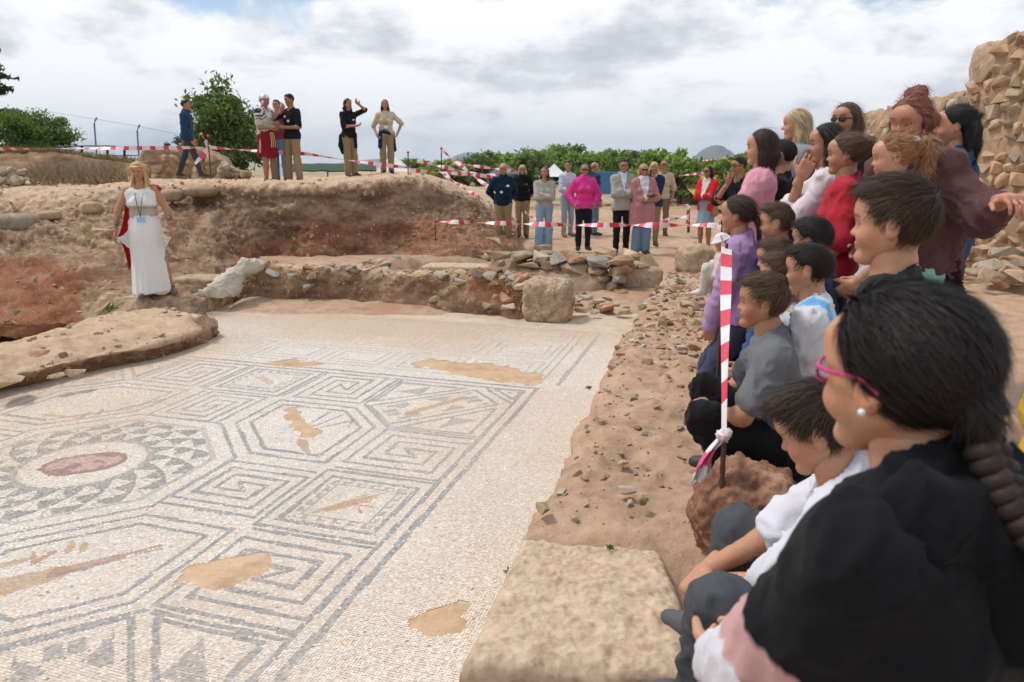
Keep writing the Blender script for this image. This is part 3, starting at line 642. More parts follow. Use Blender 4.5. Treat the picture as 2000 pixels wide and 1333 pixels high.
block('threshold_stone', (1.4, .5, .24), (-4.2, 10.35, .02), -.1, 'granite_dark', 19, 'worn grey slab between the white-robed woman and the sack', 'block', .84)
def rubble_wall():
    root = empty('rubble_wall', (0.9, 10.6, .05)); tag(root, 'dry wall of stacked tan and grey rubble stones behind the pier', 'wall')
    r = np.random.default_rng(23); k = 0
    def put(p, sz, mat):
        nonlocal k
        s = link('stone', stone_data(k, mat), parent=root); k += 1
        s.location = (p[0] - .9, p[1] - 10.6, p[2] - .05); s.scale = sz; s.rotation_euler = (r.normal() * .12, r.normal() * .12, r.normal() * .35)
    mats = ['stone_tan', 'stone_tan', 'stone_grey', 'stone_red', 'stone_tan', 'stone_blue']
    A, Bp = AY(960, 520, 10.9), AY(1195, 520, 10.2); dirv = (Bp - A); dirv[2] = 0; Lw = np.linalg.norm(dirv); dirv /= Lw
    nv = np.array([dirv[1], -dirv[0], 0])
    for course in range(4):
        x = 0
        while x < Lw:
            w = .16 + .22 * r.random(); h = .10 + .05 * r.random()
            for th in (0, 1):
                p = A + dirv * (x + w / 2) - nv * (th * .28 + .05 * r.random()) ; p[2] = .06 + course * .125 + h / 2
                if course == 3 and r.random() < .25: continue
                put(p, (w * 1.08, .26 + .1 * r.random(), h * 1.25), mats[r.integers(6)])
            x += w
    for i in range(60):        # fallen stones along and around the wall's left run
        p = AY(700 + 470 * r.random(), 505, 11.2 + 1.8 * r.random()); p[2] = float(ground_z(p[0], p[1])) + .10 + .08 * r.random()
        w = .12 + .26 * r.random(); put(p, (w, w * .75, w * .45), mats[r.integers(6)])
    for i in range(30):
        p = AZ(1115 + 110 * r.random(), 560 + 50 * r.random(), .08); w = .08 + .16 * r.random(); put(p, (w, w * .75, w * .45), mats[r.integers(6)])
    for (px, py, Y, sz, ry) in [(968, 470, 12.2, (.42, .20, .08), .9), (1268, 512, 10.6, (.30, .1, .25), .6), (1255, 520, 10.4, (.2, .16, .1), 0), (1240, 500, 10.8, (.40, .28, .16), 0), (1182, 494, 10.9, (.34, .25, .16), .1), (1055, 488, 11.2, (.36, .26, .16), 0), (1110, 505, 10.7, (.34, .2, .14), 0)]:
        p = AY(px, py, Y); put(p, sz, 'stone_tan')
    # bed of earth holding it together
    n, m = 90, 40; P = np.zeros((n, m, 3))
    for i, a in enumerate(np.linspace(-.9, 1, n)):
        for j, q in enumerate(np.linspace(-1, 1, m)):
            c = A + dirv * (Lw * a) - nv * (.2 + q * .55); P[i, j] = (c[0], c[1], -.08 + .46 * max(0, 1 - abs(q) ** 3) * min(1, (1 - a) * 8 + .15))
    P[..., 2] += fbm(P * 3, 4, seed=91) * .09 + fbm(P * 12, 3, seed=92) * .04
    tag(link('earth_core', np_mesh('earth_core', (P - np.array([.9, 10.6, .05])).reshape(-1, 3), grid_faces(n, m)), M['terrace'], root))
rubble_wall()
def masonry(name, p0, p1, h0, h1, thick, seed, label, sizes=(.25, .5), mats=('stone_tan', 'stone_tan', 'stone_tan', 'stone_grey', 'stone_wall'), core='terrace', profile=None, base_z=0.0, course=.24, proud=.07, cats='wall'):
    """mortared rubble wall: rough core plus single face stones set proud of it"""
    p0, p1 = np.array(p0, float), np.array(p1, float); d = p1 - p0; Lw = np.linalg.norm(d); d /= Lw; nv = np.array([d[1], -d[0]])      # nv: towards the viewer's side
    root = empty(name, (*p0, base_z)); tag(root, label, cats); r = np.random.default_rng(seed)
    prof = profile or (lambda a: h0 + (h1 - h0) * a)
    n = int(max(40, Lw * 26)); rows = []
    for f, o in ((-.12, .5), (.35, .5), (.8, .5), (1, .42), (1.0, 0), (1, -.42), (.5, -.5), (-.12, -.5)):
        rows.append([np.array([*(d * (a * Lw) + nv * thick * o), prof(a) * f]) for a in np.linspace(0, 1, 30)])
    P = loft(rows, n, 90, amps=((1.2, .06), (4, .05), (11, .05)), seed=seed, flip=True)
    me = np_mesh('wall_core', np.concatenate([P.reshape(-1, 3)]), grid_faces(n, 90)); link('wall_core', me, M[core], root)
    k = 0; z = course * .4
    while z < max(prof(a) for a in np.linspace(0, 1, 20)) - .02:
        x = r.random() * .2
        while x < Lw:
            w = sizes[0] + (sizes[1] - sizes[0]) * r.random(); a = min(1, (x + w / 2) / Lw)
            if z < prof(a) - course * .3 and k < 300:
                s = link('stone', stone_data(k, mats[r.integers(len(mats))]), parent=root); k += 1
                q = d * (x + w / 2) + nv * (thick * .5 - .075 + proud * r.random()); s.location = (q[0], q[1], z + r.normal() * .02)
                s.scale = (w * 1.0, .22, course * (.82 + .35 * r.random())); s.rotation_euler = (r.normal() * .06, r.normal() * .12, math.atan2(d[1], d[0]) + r.normal() * .08)
            x += w * 1.02
        z += course
    return root
q0, q1 = AY(1650, 300, 13.2), AY(1908, 300, 9.9); q2 = AY(2190, 300, 7.7)
def prof_a(a): return np.interp(a, [0, .06, .3, .5, .75, 1], [1.6, 1.92, 1.98, 2.02, 2.08, 2.15])
def prof_b(a): return np.interp(a, [0, .03, .08, .3, .6, 1], [1.95, 2.02, 2.08, 2.62, 2.75, 2.85])
M['wall_mortar'] = earth('wall_mortar', (.41, .275, .168), (.27, .17, .10), (.52, .385, .265), bump=1.0); M['stone_wall'] = stone_mat('orange_stone', (.33, .20, .12), (.48, .32, .20), (.57, .43, .30))
masonry('ruin_wall', q0[:2], q1[:2], 1, 1, .7, 41, 'lower stretch of the tan ruined rubble wall behind the standing adults', core='wall_mortar', profile=prof_a, base_z=.62, sizes=(.10, .30), course=.16, proud=.05, mats=('stone_tan', 'stone_wall', 'stone_wall', 'stone_grey', 'stone_wall', 'stone_tan'))
masonry('ruin_wall', q1[:2], q2[:2], 1, 1, .9, 43, 'tall ruined rubble wall with a squared stone at its top corner', core='wall_mortar', profile=prof_b, base_z=.62, sizes=(.10, .30), course=.16, proud=.05, mats=('stone_tan', 'stone_wall', 'stone_wall', 'stone_grey', 'stone_wall', 'stone_tan'))
block('corner_stone', (.55, .55, .66), (*(q1[:2] + (q2[:2] - q1[:2]) * .10), 2.66), math.atan2((q2 - q1)[1], (q2 - q1)[0]), 'granite_dark', 47, 'squared weathered stone on the top corner of the tall ruin wall', 'block', .84)
p0, p1 = AY(272, 340, 18.6), AY(462, 345, 18.4)
masonry('stone_wall', p0[:2], p1[:2], 1, 1, .6, 51, 'short mortared stone wall on the mound behind the walking man', profile=lambda a: np.interp(a, [0, .12, .5, .75, .9, 1], [.30, .78, .82, .72, .5, .1]), base_z=1.42, sizes=(.2, .4), course=.22)
def rubble_slope():
    r = np.random.default_rng(77); root = empty('rubble_heap', AZ(1930, 520, .7)); tag(root, 'heap of fallen stones at the foot of the ruin wall', 'rubble'); o = np.array(root.location)
    for i in range(90):
        p = AY(1840 + 300 * r.random(), 480, 6.6 + 2.6 * r.random()); p[2] = .72 + .16 * max(0, (p[1] - 6.2) / 3) + .05 * r.random(); w = .10 + .28 * r.random() ** 1.5
        s = link('stone', stone_data(i, ['stone_tan', 'stone_tan', 'stone_grey', 'stone_red'][r.integers(4)]), parent=root); s.location = p - o; s.scale = (w, w * .75, w * .5); s.rotation_euler = (r.normal() * .3, r.normal() * .3, r.random() * 6)
    for i in range(26):
        p = AY(452 + 28 * r.random(), 340, 18 + .6 * r.random()); 
rubble_slope()
def left_rubble():
    r = np.random.default_rng(78)
    root = empty('rubble_heap', AY(20, 355, 15)); tag(root, 'pale stones heaped beside the dry brush on the upper terrace', 'rubble'); o = np.array(root.location)
    for i in range(40):
        p = AY(-30 + 75 * r.random(), 330 + 40 * r.random(), 14.6 + r.random()); w = .1 + .22 * r.random()
        s = link('stone', stone_data(i, ['stone_tan', 'stone_grey'][r.integers(2)]), parent=root); s.location = p - o; s.scale = (w, w * .75, w * .6); s.rotation_euler = (r.normal() * .3, r.normal() * .3, r.random() * 6)
    root = empty('rubble_heap', AY(455, 340, 18)); tag(root, 'loose pale stones piled at the end of the short masonry wall', 'rubble'); o = np.array(root.location)
    for i in range(34):
        a = r.random(); p = AY(432 + 46 * a, 342 - 26 * (1 - a) * r.random(), 17.8 + .5 * r.random()); w = .14 + .18 * r.random()
        s = link('stone', stone_data(i, ['stone_tan', 'stone_grey'][r.integers(2)]), parent=root); s.location = p - o; s.scale = (w, w * .75, w * .6); s.rotation_euler = (r.normal() * .3, r.normal() * .3, r.random() * 6)
    for i, (px, py, Y, sx, sz, lab) in enumerate([(28, 435, 12.0, .72, .30, 'grey flat-topped boulder lying on the left terrace'), (178, 405, 12.9, .36, .22, 'brown rectangular stone on the left terrace beside the robed woman'),
                                            (395, 372, 13.6, .75, .20, 'long pale stone set in the terrace above the robed woman'), (335, 380, 13.5, .42, .22, 'tan stone set in the terrace just left of the long pale one'), (95, 418, 12.6, .40, .16, 'pale flattish stone between boulder and brown stone')]):
        block('boulder' if i == 0 else 'stone', (sx, sx * .7, sz), AY(px, py + 6, Y) - np.array([0, 0, sz * .35]), i, 'stone_grey' if i == 0 else 'stone_tan', 60 + i, lab, 'stone', .7, sub=3)
left_rubble()

# ================================================================== PEOPLE
class Field:
    """signed distance samples on a box grid; shapes melt into one surface"""
    def __init__(s, lo, hi, h):
        s.lo = np.array(lo, float); s.h = h; s.n = np.maximum(4, np.ceil((np.array(hi, float) - s.lo) / h).astype(int) + 1)
        s.f = np.full(s.n, .5, np.float32)
    def crop(s, lo, hi):
        a = np.clip(np.floor((np.array(lo) - s.lo) / s.h).astype(int), 0, s.n - 1); b = np.clip(np.ceil((np.array(hi) - s.lo) / s.h).astype(int) + 1, 1, s.n)
        if np.any(b <= a): return None
        ax = [(s.lo[i] + s.h * np.arange(a[i], b[i])).astype(np.float32) for i in range(3)]
        return tuple(slice(a[i], b[i]) for i in range(3)), ax[0][:, None, None], ax[1][None, :, None], ax[2][None, None, :]
    def _mix(s, sl, d, k, sub):
        f = s.f[sl]
        if sub: d = -d
        if k <= 0: r = np.maximum(f, d) if sub else np.minimum(f, d)
        elif sub: hh = np.maximum(k - np.abs(f - d), 0) / k; r = np.maximum(f, d) + hh * hh * k * .25
        else: hh = np.maximum(k - np.abs(f - d), 0) / k; r = np.minimum(f, d) - hh * hh * k * .25
        s.f[sl] = r
    def cone(s, a, b, ra, rb, k=.02, sub=False):
        a, b = np.array(a, float), np.array(b, float); m = max(ra, rb) + k + 3 * s.h
        c = s.crop(np.minimum(a, b) - m, np.maximum(a, b) + m)
        if c is None: return
        sl, X, Y, Z = c; ba = b - a; L2 = float(ba @ ba) + 1e-12
        t = np.clip(((X - a[0]) * ba[0] + (Y - a[1]) * ba[1] + (Z - a[2]) * ba[2]) / L2, 0, 1)
        d = np.sqrt((X - a[0] - t * ba[0]) ** 2 + (Y - a[1] - t * ba[1]) ** 2 + (Z - a[2] - t * ba[2]) ** 2) - (ra + (rb - ra) * t)
        s._mix(sl, d, k, sub)
    def ell(s, c, r, k=.02, R=None, sub=False):
        c, r = np.array(c, float), np.array(r, float); m = r.max() + k + 3 * s.h; q = s.crop(c - m, c + m)
        if q is None: return
        sl, X, Y, Z = q; X, Y, Z = X - c[0], Y - c[1], Z - c[2]
        if R is not None: X, Y, Z = [R[0, i] * X + R[1, i] * Y + R[2, i] * Z for i in range(3)]
        k0 = np.sqrt((X / r[0]) ** 2 + (Y / r[1]) ** 2 + (Z / r[2]) ** 2); k1 = np.sqrt((X / r[0] ** 2) ** 2 + (Y / r[1] ** 2) ** 2 + (Z / r[2] ** 2) ** 2)
        s._mix(sl, np.where(k1 > 1e-6, k0 * (k0 - 1) / np.maximum(k1, 1e-6), -r.min()), k, sub)
    def plane(s, p, n, k=0):
        """cuts away the side the normal points to"""
        sl, X, Y, Z = s.crop(s.lo, s.lo + s.h * s.n); d = (X - p[0]) * n[0] + (Y - p[1]) * n[1] + (Z - p[2]) * n[2]; s._mix(sl, -d, k, True)
    def mesh(s):
        f = s.f.copy()
        for ax in range(3):
            for e in (0, -1): sl = [slice(None)] * 3; sl[ax] = e; f[tuple(sl)] = np.maximum(f[tuple(sl)], s.h * .5)
        return surface_nets(f, s.lo, s.h)
_CO = [(i, j, k) for i in (0, 1) for j in (0, 1) for k in (0, 1)]
_ED = [(a, b) for a in range(8) for b in range(a + 1, 8) if sum(x != y for x, y in zip(_CO[a], _CO[b])) == 1]
def surface_nets(f, lo, h):
    s = f < 0; nx, ny, nz = f.shape; cnt = np.zeros((nx - 1, ny - 1, nz - 1), np.int8)
    for i, j, k in _CO: cnt += s[i:nx - 1 + i, j:ny - 1 + j, k:nz - 1 + k]
    act = (cnt > 0) & (cnt < 8); I = np.argwhere(act)
    if len(I) == 0: return np.zeros((0, 3)), np.zeros((0, 4), int)
    idx = np.full(act.shape, -1, np.int32); idx[act] = np.arange(len(I))
    fv = np.stack([f[I[:, 0] + i, I[:, 1] + j, I[:, 2] + k] for i, j, k in _CO], 1)
    pos = np.zeros((len(I), 3)); c = np.zeros((len(I), 1))
    for a, b in _ED:
        m = (fv[:, a] < 0) != (fv[:, b] < 0); t = np.where(m, fv[:, a] / np.where(m, fv[:, a] - fv[:, b], 1), 0)
        pos += m[:, None] * (np.array(_CO[a]) + t[:, None] * (np.array(_CO[b]) - np.array(_CO[a]))); c += m[:, None]
    V = lo + (I + pos / c) * h; Q = []
    for ax in range(3):
        o1, o2 = [(1, 2), (2, 0), (0, 1)][ax]; A = [slice(None)] * 3; B = [slice(None)] * 3; A[ax] = slice(0, -1); B[ax] = slice(1, None)
        for o in (o1, o2): A[o] = slice(1, -1); B[o] = slice(1, -1)
        sa, sb = s[tuple(A)], s[tuple(B)]
        for flip, msk in ((False, sa & ~sb), (True, ~sa & sb)):
            J = np.argwhere(msk)
            if len(J) == 0: continue
            J[:, o1] += 1; J[:, o2] += 1
            def g(d1, d2): K = J.copy(); K[:, o1] += d1; K[:, o2] += d2; return idx[K[:, 0], K[:, 1], K[:, 2]]
            q = np.stack([g(-1, -1), g(0, -1), g(0, 0), g(-1, 0)], 1); Q.append(q[:, ::-1] if flip else q)
    return V, np.concatenate(Q)
def vnormals(V, Q):
    n = np.cross(V[Q[:, 2]] - V[Q[:, 0]], V[Q[:, -1]] - V[Q[:, 1]]); N_ = np.zeros_like(V)
    for k in range(Q.shape[1]): np.add.at(N_, Q[:, k], n)
    return N_ / (np.linalg.norm(N_, axis=1, keepdims=True) + 1e-12)
def join(parts):
    Vs, Qs, Cs, off = [], [], [], 0
    for V, Q, C in parts:
        if len(V) == 0: continue
        if Q.shape[1] == 3: Q = np.column_stack([Q, Q[:, 2]])
        Vs.append(V); Qs.append(Q + off); Cs.append(C); off += len(V)
    return np.concatenate(Vs), np.concatenate(Qs), np.concatenate(Cs)

# ---- materials for people
def attr_mat(name, rough, spec, sss=0.0, sheen=0.0, bump=None, aniso=0):
    m, nt, N, L, b = new_mat(name); at = N.new('ShaderNodeAttribute'); at.attribute_name = 'Col'; c = at.outputs['Color']
    tcd = N.new('ShaderNodeTexCoord').outputs['Object']
    if bump:
        n = nnoise(N, L, bump[0], 4, .6, tcd); nbump(N, L, n, b, bump[1], bump[2])
        c = nmix(N, L, n, nmix(N, L, 1.0, c, (.84, .84, .84), 'MULTIPLY'), nmix(N, L, 1.0, c, (1.12, 1.12, 1.12), 'MULTIPLY'))
    L.new(c, b.inputs['Base Color']); b.inputs['Roughness'].default_value = rough; b.inputs['Specular IOR Level'].default_value = spec
    if sss: b.inputs['Subsurface Weight'].default_value = sss; b.inputs['Subsurface Radius'].default_value = (.012, .005, .003); b.inputs['Subsurface Scale'].default_value = 1.0
    if sheen: b.inputs['Sheen Weight'].default_value = sheen; b.inputs['Sheen Roughness'].default_value = .5
    return m
def skin_mat():
    m, nt, N, L, b = new_mat('skin'); c = N.new('ShaderNodeAttribute'); c.attribute_name = 'Col'; c = c.outputs['Color']; o = N.new('ShaderNodeTexCoord').outputs['Object']
    n1 = nnoise(N, L, 22, 5, .6, o); n2 = nnoise(N, L, 220, 4, .6, o)
    c = nmix(N, L, nramp(N, L, n1, [(.42, (0, 0, 0)), (.62, (.55, .55, .55))]), c, nmix(N, L, 1.0, c, (1.04, .74, .66), 'MULTIPLY')); c = nmix(N, L, nramp(N, L, n2, [(.36, (.35, .35, .35)), (.48, (0, 0, 0))]), c, nmix(N, L, 1.0, c, (.72, .62, .55), 'MULTIPLY'))
    L.new(c, b.inputs['Base Color']); r = N.new('ShaderNodeMapRange'); L.new(n1, r.inputs[0]); r.inputs[3].default_value = .40; r.inputs[4].default_value = .62; L.new(r.outputs[0], b.inputs['Roughness']); b.inputs['Specular IOR Level'].default_value = .42
    b.inputs['Subsurface Weight'].default_value = .12; b.inputs['Subsurface Radius'].default_value = (.012, .005, .003); b.inputs['Subsurface Scale'].default_value = 1.0; nbump(N, L, n2, b, .15, .0015); return m
M['skin'] = skin_mat()
M['cloth'] = attr_mat('cloth', .92, .12, sheen=.05, bump=(260, .35, .003))
M['knit'] = attr_mat('fleece', .98, .05, sheen=.06, bump=(120, .5, .006))
M['denim'] = attr_mat('denim', .9, .12, bump=(70, .3, .003))
M['hair'] = attr_mat('hair', .52, .26, bump=(300, .5, .003))
M['leather'] = attr_mat('leather', .5, .4, bump=(60, .2, .002))
M['metal'] = simple('bright_metal', (.62, .60, .55), .35, .9)
M['brass'] = simple('brass', (.60, .42, .16), .4, .9)
M['plastic_black'] = simple('black_plastic', (.015, .015, .017), .25, 0, .5, .05)
M['white_card'] = simple('white_card', (.72, .76, .80), .4, 0, .4, .06)
M['blue_card'] = simple('blue_card', (.30, .50, .80), .4, 0, .4, .06)
SKIN = {'light': (.50, .275, .170), 'mid': (.43, .225, .135), 'tan': (.36, .178, .102), 'red': (.47, .22, .145)}
def nrm(v): v = np.array(v, float); return v / (np.linalg.norm(v) + 1e-12)
def rotm(yaw, pitch=0, roll=0):
    """yaw left +, pitch down +, roll to the left shoulder +, degrees"""
    y, p, r = [math.radians(a) for a in (yaw, pitch, roll)]
    return np.array(Matrix.Rotation(y, 3, 'Z') @ Matrix.Rotation(p, 3, 'Y') @ Matrix.Rotation(-r, 3, 'X'))
def ik(A, B, l1, l2, pole):
    A, B = np.array(A, float), np.array(B, float); d = B - A; D = np.linalg.norm(d); mx = (l1 + l2) * .998
    if D > mx: B = A + d / D * mx; d = B - A; D = mx
    D = max(D, abs(l1 - l2) * 1.02 + 1e-4); u = d / (np.linalg.norm(d) + 1e-9); x = (l1 * l1 - l2 * l2 + D * D) / (2 * D); y = math.sqrt(max(0, l1 * l1 - x * x))
    p = np.array(pole, float); p = p - u * (p @ u); p = nrm(p); return A + u * x + p * y, B
def skeleton(h, kid, P):
    g = {}; hh = (.137 if kid else .130) * h * P.get('hscale', 1); g['hh'] = hh; g['h'] = h
    pel = np.array(P.get('pelvis', (0, 0, .495 if kid else .525))) * h; lean = P.get('lean', 0); side = P.get('side', 0); tw = P.get('twist', 0)
    R = rotm(tw, lean, side); T = R @ np.array([0, 0, 1.]); Fw = R @ np.array([1., 0, 0]); Lf = R @ np.array([0, 1., 0])
    g['T'], g['F'], g['L'], g['pel'] = T, Fw, Lf, pel
    tl = .292 if kid else .298; g['tl'] = tl
    tp = lambda f, l, u: pel + (Fw * f + Lf * l + T * u) * h
    g['tp'] = tp; g['NB'] = tp(-.008, 0, tl)
    sw = (.086 if kid else .093) * P.get('sw', 1); sh = P.get('shrug', 0)
    g['SL'], g['SR'] = tp(-.004, sw, tl - .032 + sh), tp(-.004, -sw, tl - .032 + sh)
    HR = rotm(*P.get('head', (0, 0, 0))) ; g['HR'] = HR
    nk = P.get('neck', None)
    neck_dir = nrm(T * .7 + np.array([0, 0, 1.]) * .5 + Fw * .16); g['HC'] = g['NB'] + neck_dir * (hh * .5 + (.030 if kid else .038) * h)
    if nk is not None: g['HC'] = g['HC'] + np.array(nk) * h
    ul, fl = (.158, .138) if kid else (.172, .150)
    Mid = (g['SL'] + g['SR']) / 2
    for sd, nm in ((1, 'L'), (-1, 'R')):
        w = P.get('w' + nm.lower(), ('t', .03, sd * .125, -.30))
        tgt = Mid + (Fw * w[1] + Lf * w[2] + T * w[3]) * h if w[0] == 't' else np.array(w[-3:]) * h
        pole = P.get('e' + nm.lower(), (-.7, sd * .7, -.5)); pole = Fw * pole[0] + Lf * pole[1] + T * pole[2]
        g['E' + nm], g['W' + nm] = ik(g['S' + nm], tgt, ul * h, fl * h, pole)
        g['Q' + nm] = tp(0, sd * .050, .0)
        an = np.array(P.get('a' + nm.lower(), (0, sd * .055, .042))) * h
        g['K' + nm], g['A' + nm] = ik(g['Q' + nm], an, .248 * h, (.208 if kid else .235) * h, P.get('k' + nm.lower(), (1, sd * .12, .05)))
        g['foot' + nm] = nrm(P.get('f' + nm.lower(), (1, sd * .22, 0)))
    return g
def torso_prims(g, fem, bw):
    h, tp = g['h'], g['tp']; tl = g['tl']; p = []
    a = lambda f, l, u, r: p.append((tp(f, -l * bw, u), tp(f, l * bw, u), r * h * bw, r * h * bw))
    a(-.006, .045 if fem else .040, .015, .058); a(.002, .034, .09, .054 if fem else .056); a(.002, .042, .18, .056); a(-.003, .056, .235, .048)
    p.append((g['SL'] * .96 + g['SR'] * .04, g['SR'] * .96 + g['SL'] * .04, .036 * h, .036 * h))
    p.append((g['NB'] + g['T'] * .012 * h, g['SL'] * .8 + g['SR'] * .2, .030 * h, .034 * h)); p.append((g['NB'] + g['T'] * .012 * h, g['SR'] * .8 + g['SL'] * .2, .030 * h, .034 * h))
    if fem == 1:
        for s in (-1, 1): p.append((tp(.035, s * .036, .192), tp(.048, s * .040, .180), .034 * h, .030 * h))
    return p
def arm_prims(g, S, bw=1):
    h = g['h']; return [(g['S' + S], g['E' + S], .0315 * h * bw, .0245 * h * bw), (g['E' + S], g['W' + S], .0245 * h * bw, .0165 * h * bw)]
def leg_prims(g, S, bw=1):
    h = g['h']; k, a = g['K' + S], g['A' + S]; return [(g['Q' + S], k, .051 * h * bw, .034 * h * bw), (k, k * .62 + a * .38 , .034 * h * bw, .033 * h * bw), (k * .62 + a * .38, a, .033 * h * bw, .020 * h * bw)]
def bbox(prims, pad): lo = np.min([np.minimum(a, b) - max(ra, rb) for a, b, ra, rb in prims], 0) - pad; hi = np.max([np.maximum(a, b) + max(ra, rb) for a, b, ra, rb in prims], 0) + pad; return lo, hi

def head_mesh(g, vox, skin, brow, fem, kid, shut=False):
    vox = vox * (1.1 if vox < .004 else 1.28)
    hh, HC, HR = g['hh'], g['HC'], g['HR']; W_ = lambda x, y, z: HC + HR @ (np.array([x, y, z]) * hh)
    ex = hh * 1.0; F = Field(np.minimum(HC - ex * .62, g['NB'] - hh * .45), np.maximum(HC + ex * .66, g['NB'] + hh * .45), vox)
    e = lambda c, r, k=.05, sub=False, R=None: F.ell(W_(*c), np.array(r) * hh, k * hh, HR if R is None else HR @ R, sub)
    c = lambda a, b, ra, rb, k=.05, sub=False: F.cone(W_(*a), W_(*b), ra * hh, rb * hh, k * hh, sub)
    e((-.04, 0, .13), (.405, .330, .365)); e((.08, 0, .02), (.31, .285, .30), .12)
    jw = .095 if kid else .105 if fem else .125; ez = -.015 if kid else .025
    c((.10, 0, -.14), (.25, 0, -.345), .235, jw, .12)
    for s in (-1, 1):
        c((.0, s * .20, -.16), (.23, s * .05, -.37), .095, .075, .12); e((.245, s * .15, -.14 if kid else -.115), (.12, .12, .12) if kid else (.11, .11, .11), .12)
        c((.315, s * .05, .10), (.255, s * .215, .085), .05 if not (kid or fem) else .03, .045 if not (kid or fem) else .03, .09)
    e((.315, 0, -.40), (.075, .085, .065), .08); e((.29, 0, .22), (.10, .22, .12), .15)
    c((.345, 0, .06 if not kid else .03), (.445 if not kid else .412, 0, -.085 if not kid else -.10), .032, .050 if not kid else .044, .06)
    for s in (-1, 1): e((.385, s * .048, -.105), (.042, .034, .030), .03)
    for s in (-1, 1): e((.40, s * .135, .025), (.075, .085, .055), .09, True) if not kid else e((.405, s * .135, ez), (.065, .085, .055), .09, True)
    for s in (-1, 1): e((.285, s * .135, ez - .003), (.066, .066, .060), .01)
    c((.362, -.065, -.222), (.362, .065, -.222), .022, .022, .035); c((.366, -.045, -.222), (.366, .045, -.222), .026, .026, .03); c((.350, -.05, -.272), (.350, .05, -.272), .030, .030, .035)
    c((.405, -.045, -.246), (.405, .045, -.246), .009, .009, .02, True)
    for s in (-1, 1):
        Re = np.array(Matrix.Rotation(math.radians(s * 22), 3, 'Z') @ Matrix.Rotation(math.radians(-14), 3, 'Y'))
        e((-.035, s * .345, -.005), (.088, .030, .145), .03, False, Re); e((-.015, s * .378, .0), (.050, .022, .090), .02, True, Re); e((-.005, s * .338, -.105), (.04, .03, .045), .03)
    nr = .175 if (fem or kid) else .205
    F.cone(W_(-.10, 0, -.20), g['NB'] - g['T'] * .02 * g['h'], nr * hh, nr * 1.12 * hh, .12 * hh)
    V, Q = F.mesh(); q = ((V - HC) @ HR) / hh; sk = np.array(skin); C = np.tile(sk, (len(V), 1)); x, y, z = q[:, 0], q[:, 1], q[:, 2]; ay = np.abs(y)
    def blend(w, col): nonlocal C; w = np.clip(w, 0, 1)[:, None]; C = C * (1 - w) + np.array(col) * w
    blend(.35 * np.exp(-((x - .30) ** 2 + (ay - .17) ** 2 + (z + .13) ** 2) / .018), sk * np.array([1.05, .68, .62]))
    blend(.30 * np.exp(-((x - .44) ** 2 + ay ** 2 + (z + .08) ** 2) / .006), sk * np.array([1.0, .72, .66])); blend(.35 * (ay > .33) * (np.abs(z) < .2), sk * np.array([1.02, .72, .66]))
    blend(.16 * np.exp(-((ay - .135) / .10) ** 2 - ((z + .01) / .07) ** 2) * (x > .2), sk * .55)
    lip = (x > .30) * np.exp(-((z + .247) / .036) ** 4) * np.exp(-(ay / .105) ** 6); blend(lip * (.75 if fem else .45), sk * np.array([.92, .50, .48]) * (.9 if fem else .95))
    blend(.65 * (x > .30) * (np.abs(z + .246 - .25 * ay ** 2) < .010) * (ay < .06), sk * .4)
    eye = ((ay - .135) / .068) ** 2 + ((z - ez) / .026) ** 2; front = x > .22
    if shut: blend(.9 * front * (np.abs(z - ez + .012 - .5 * (ay - .135) ** 2 * 8) < .010) * (np.abs(ay - .135) < .07), (.05, .03, .02)); front = front & False; blend(.0 * x, (0, 0, 0))
    blend(1.0 * front * (eye < 1), (.36, .31, .275)); blend(1.0 * front * (np.hypot(ay - .135, z - ez) < .030), (.035, .02, .012))
    blend(.85 * front * (eye < 1.6) * (eye > .8) * (z > ez + .008), (.03, .02, .015))
    front = x > .22; bz = ez + .128 - .25 * (ay - .14) ** 2 * 8; blend((.8 if kid else .8) * front * np.exp(-((z - bz) / (.017 if kid or fem else .021)) ** 2) * (ay > .045) * (ay < .235), brow)
    return V, Q, C
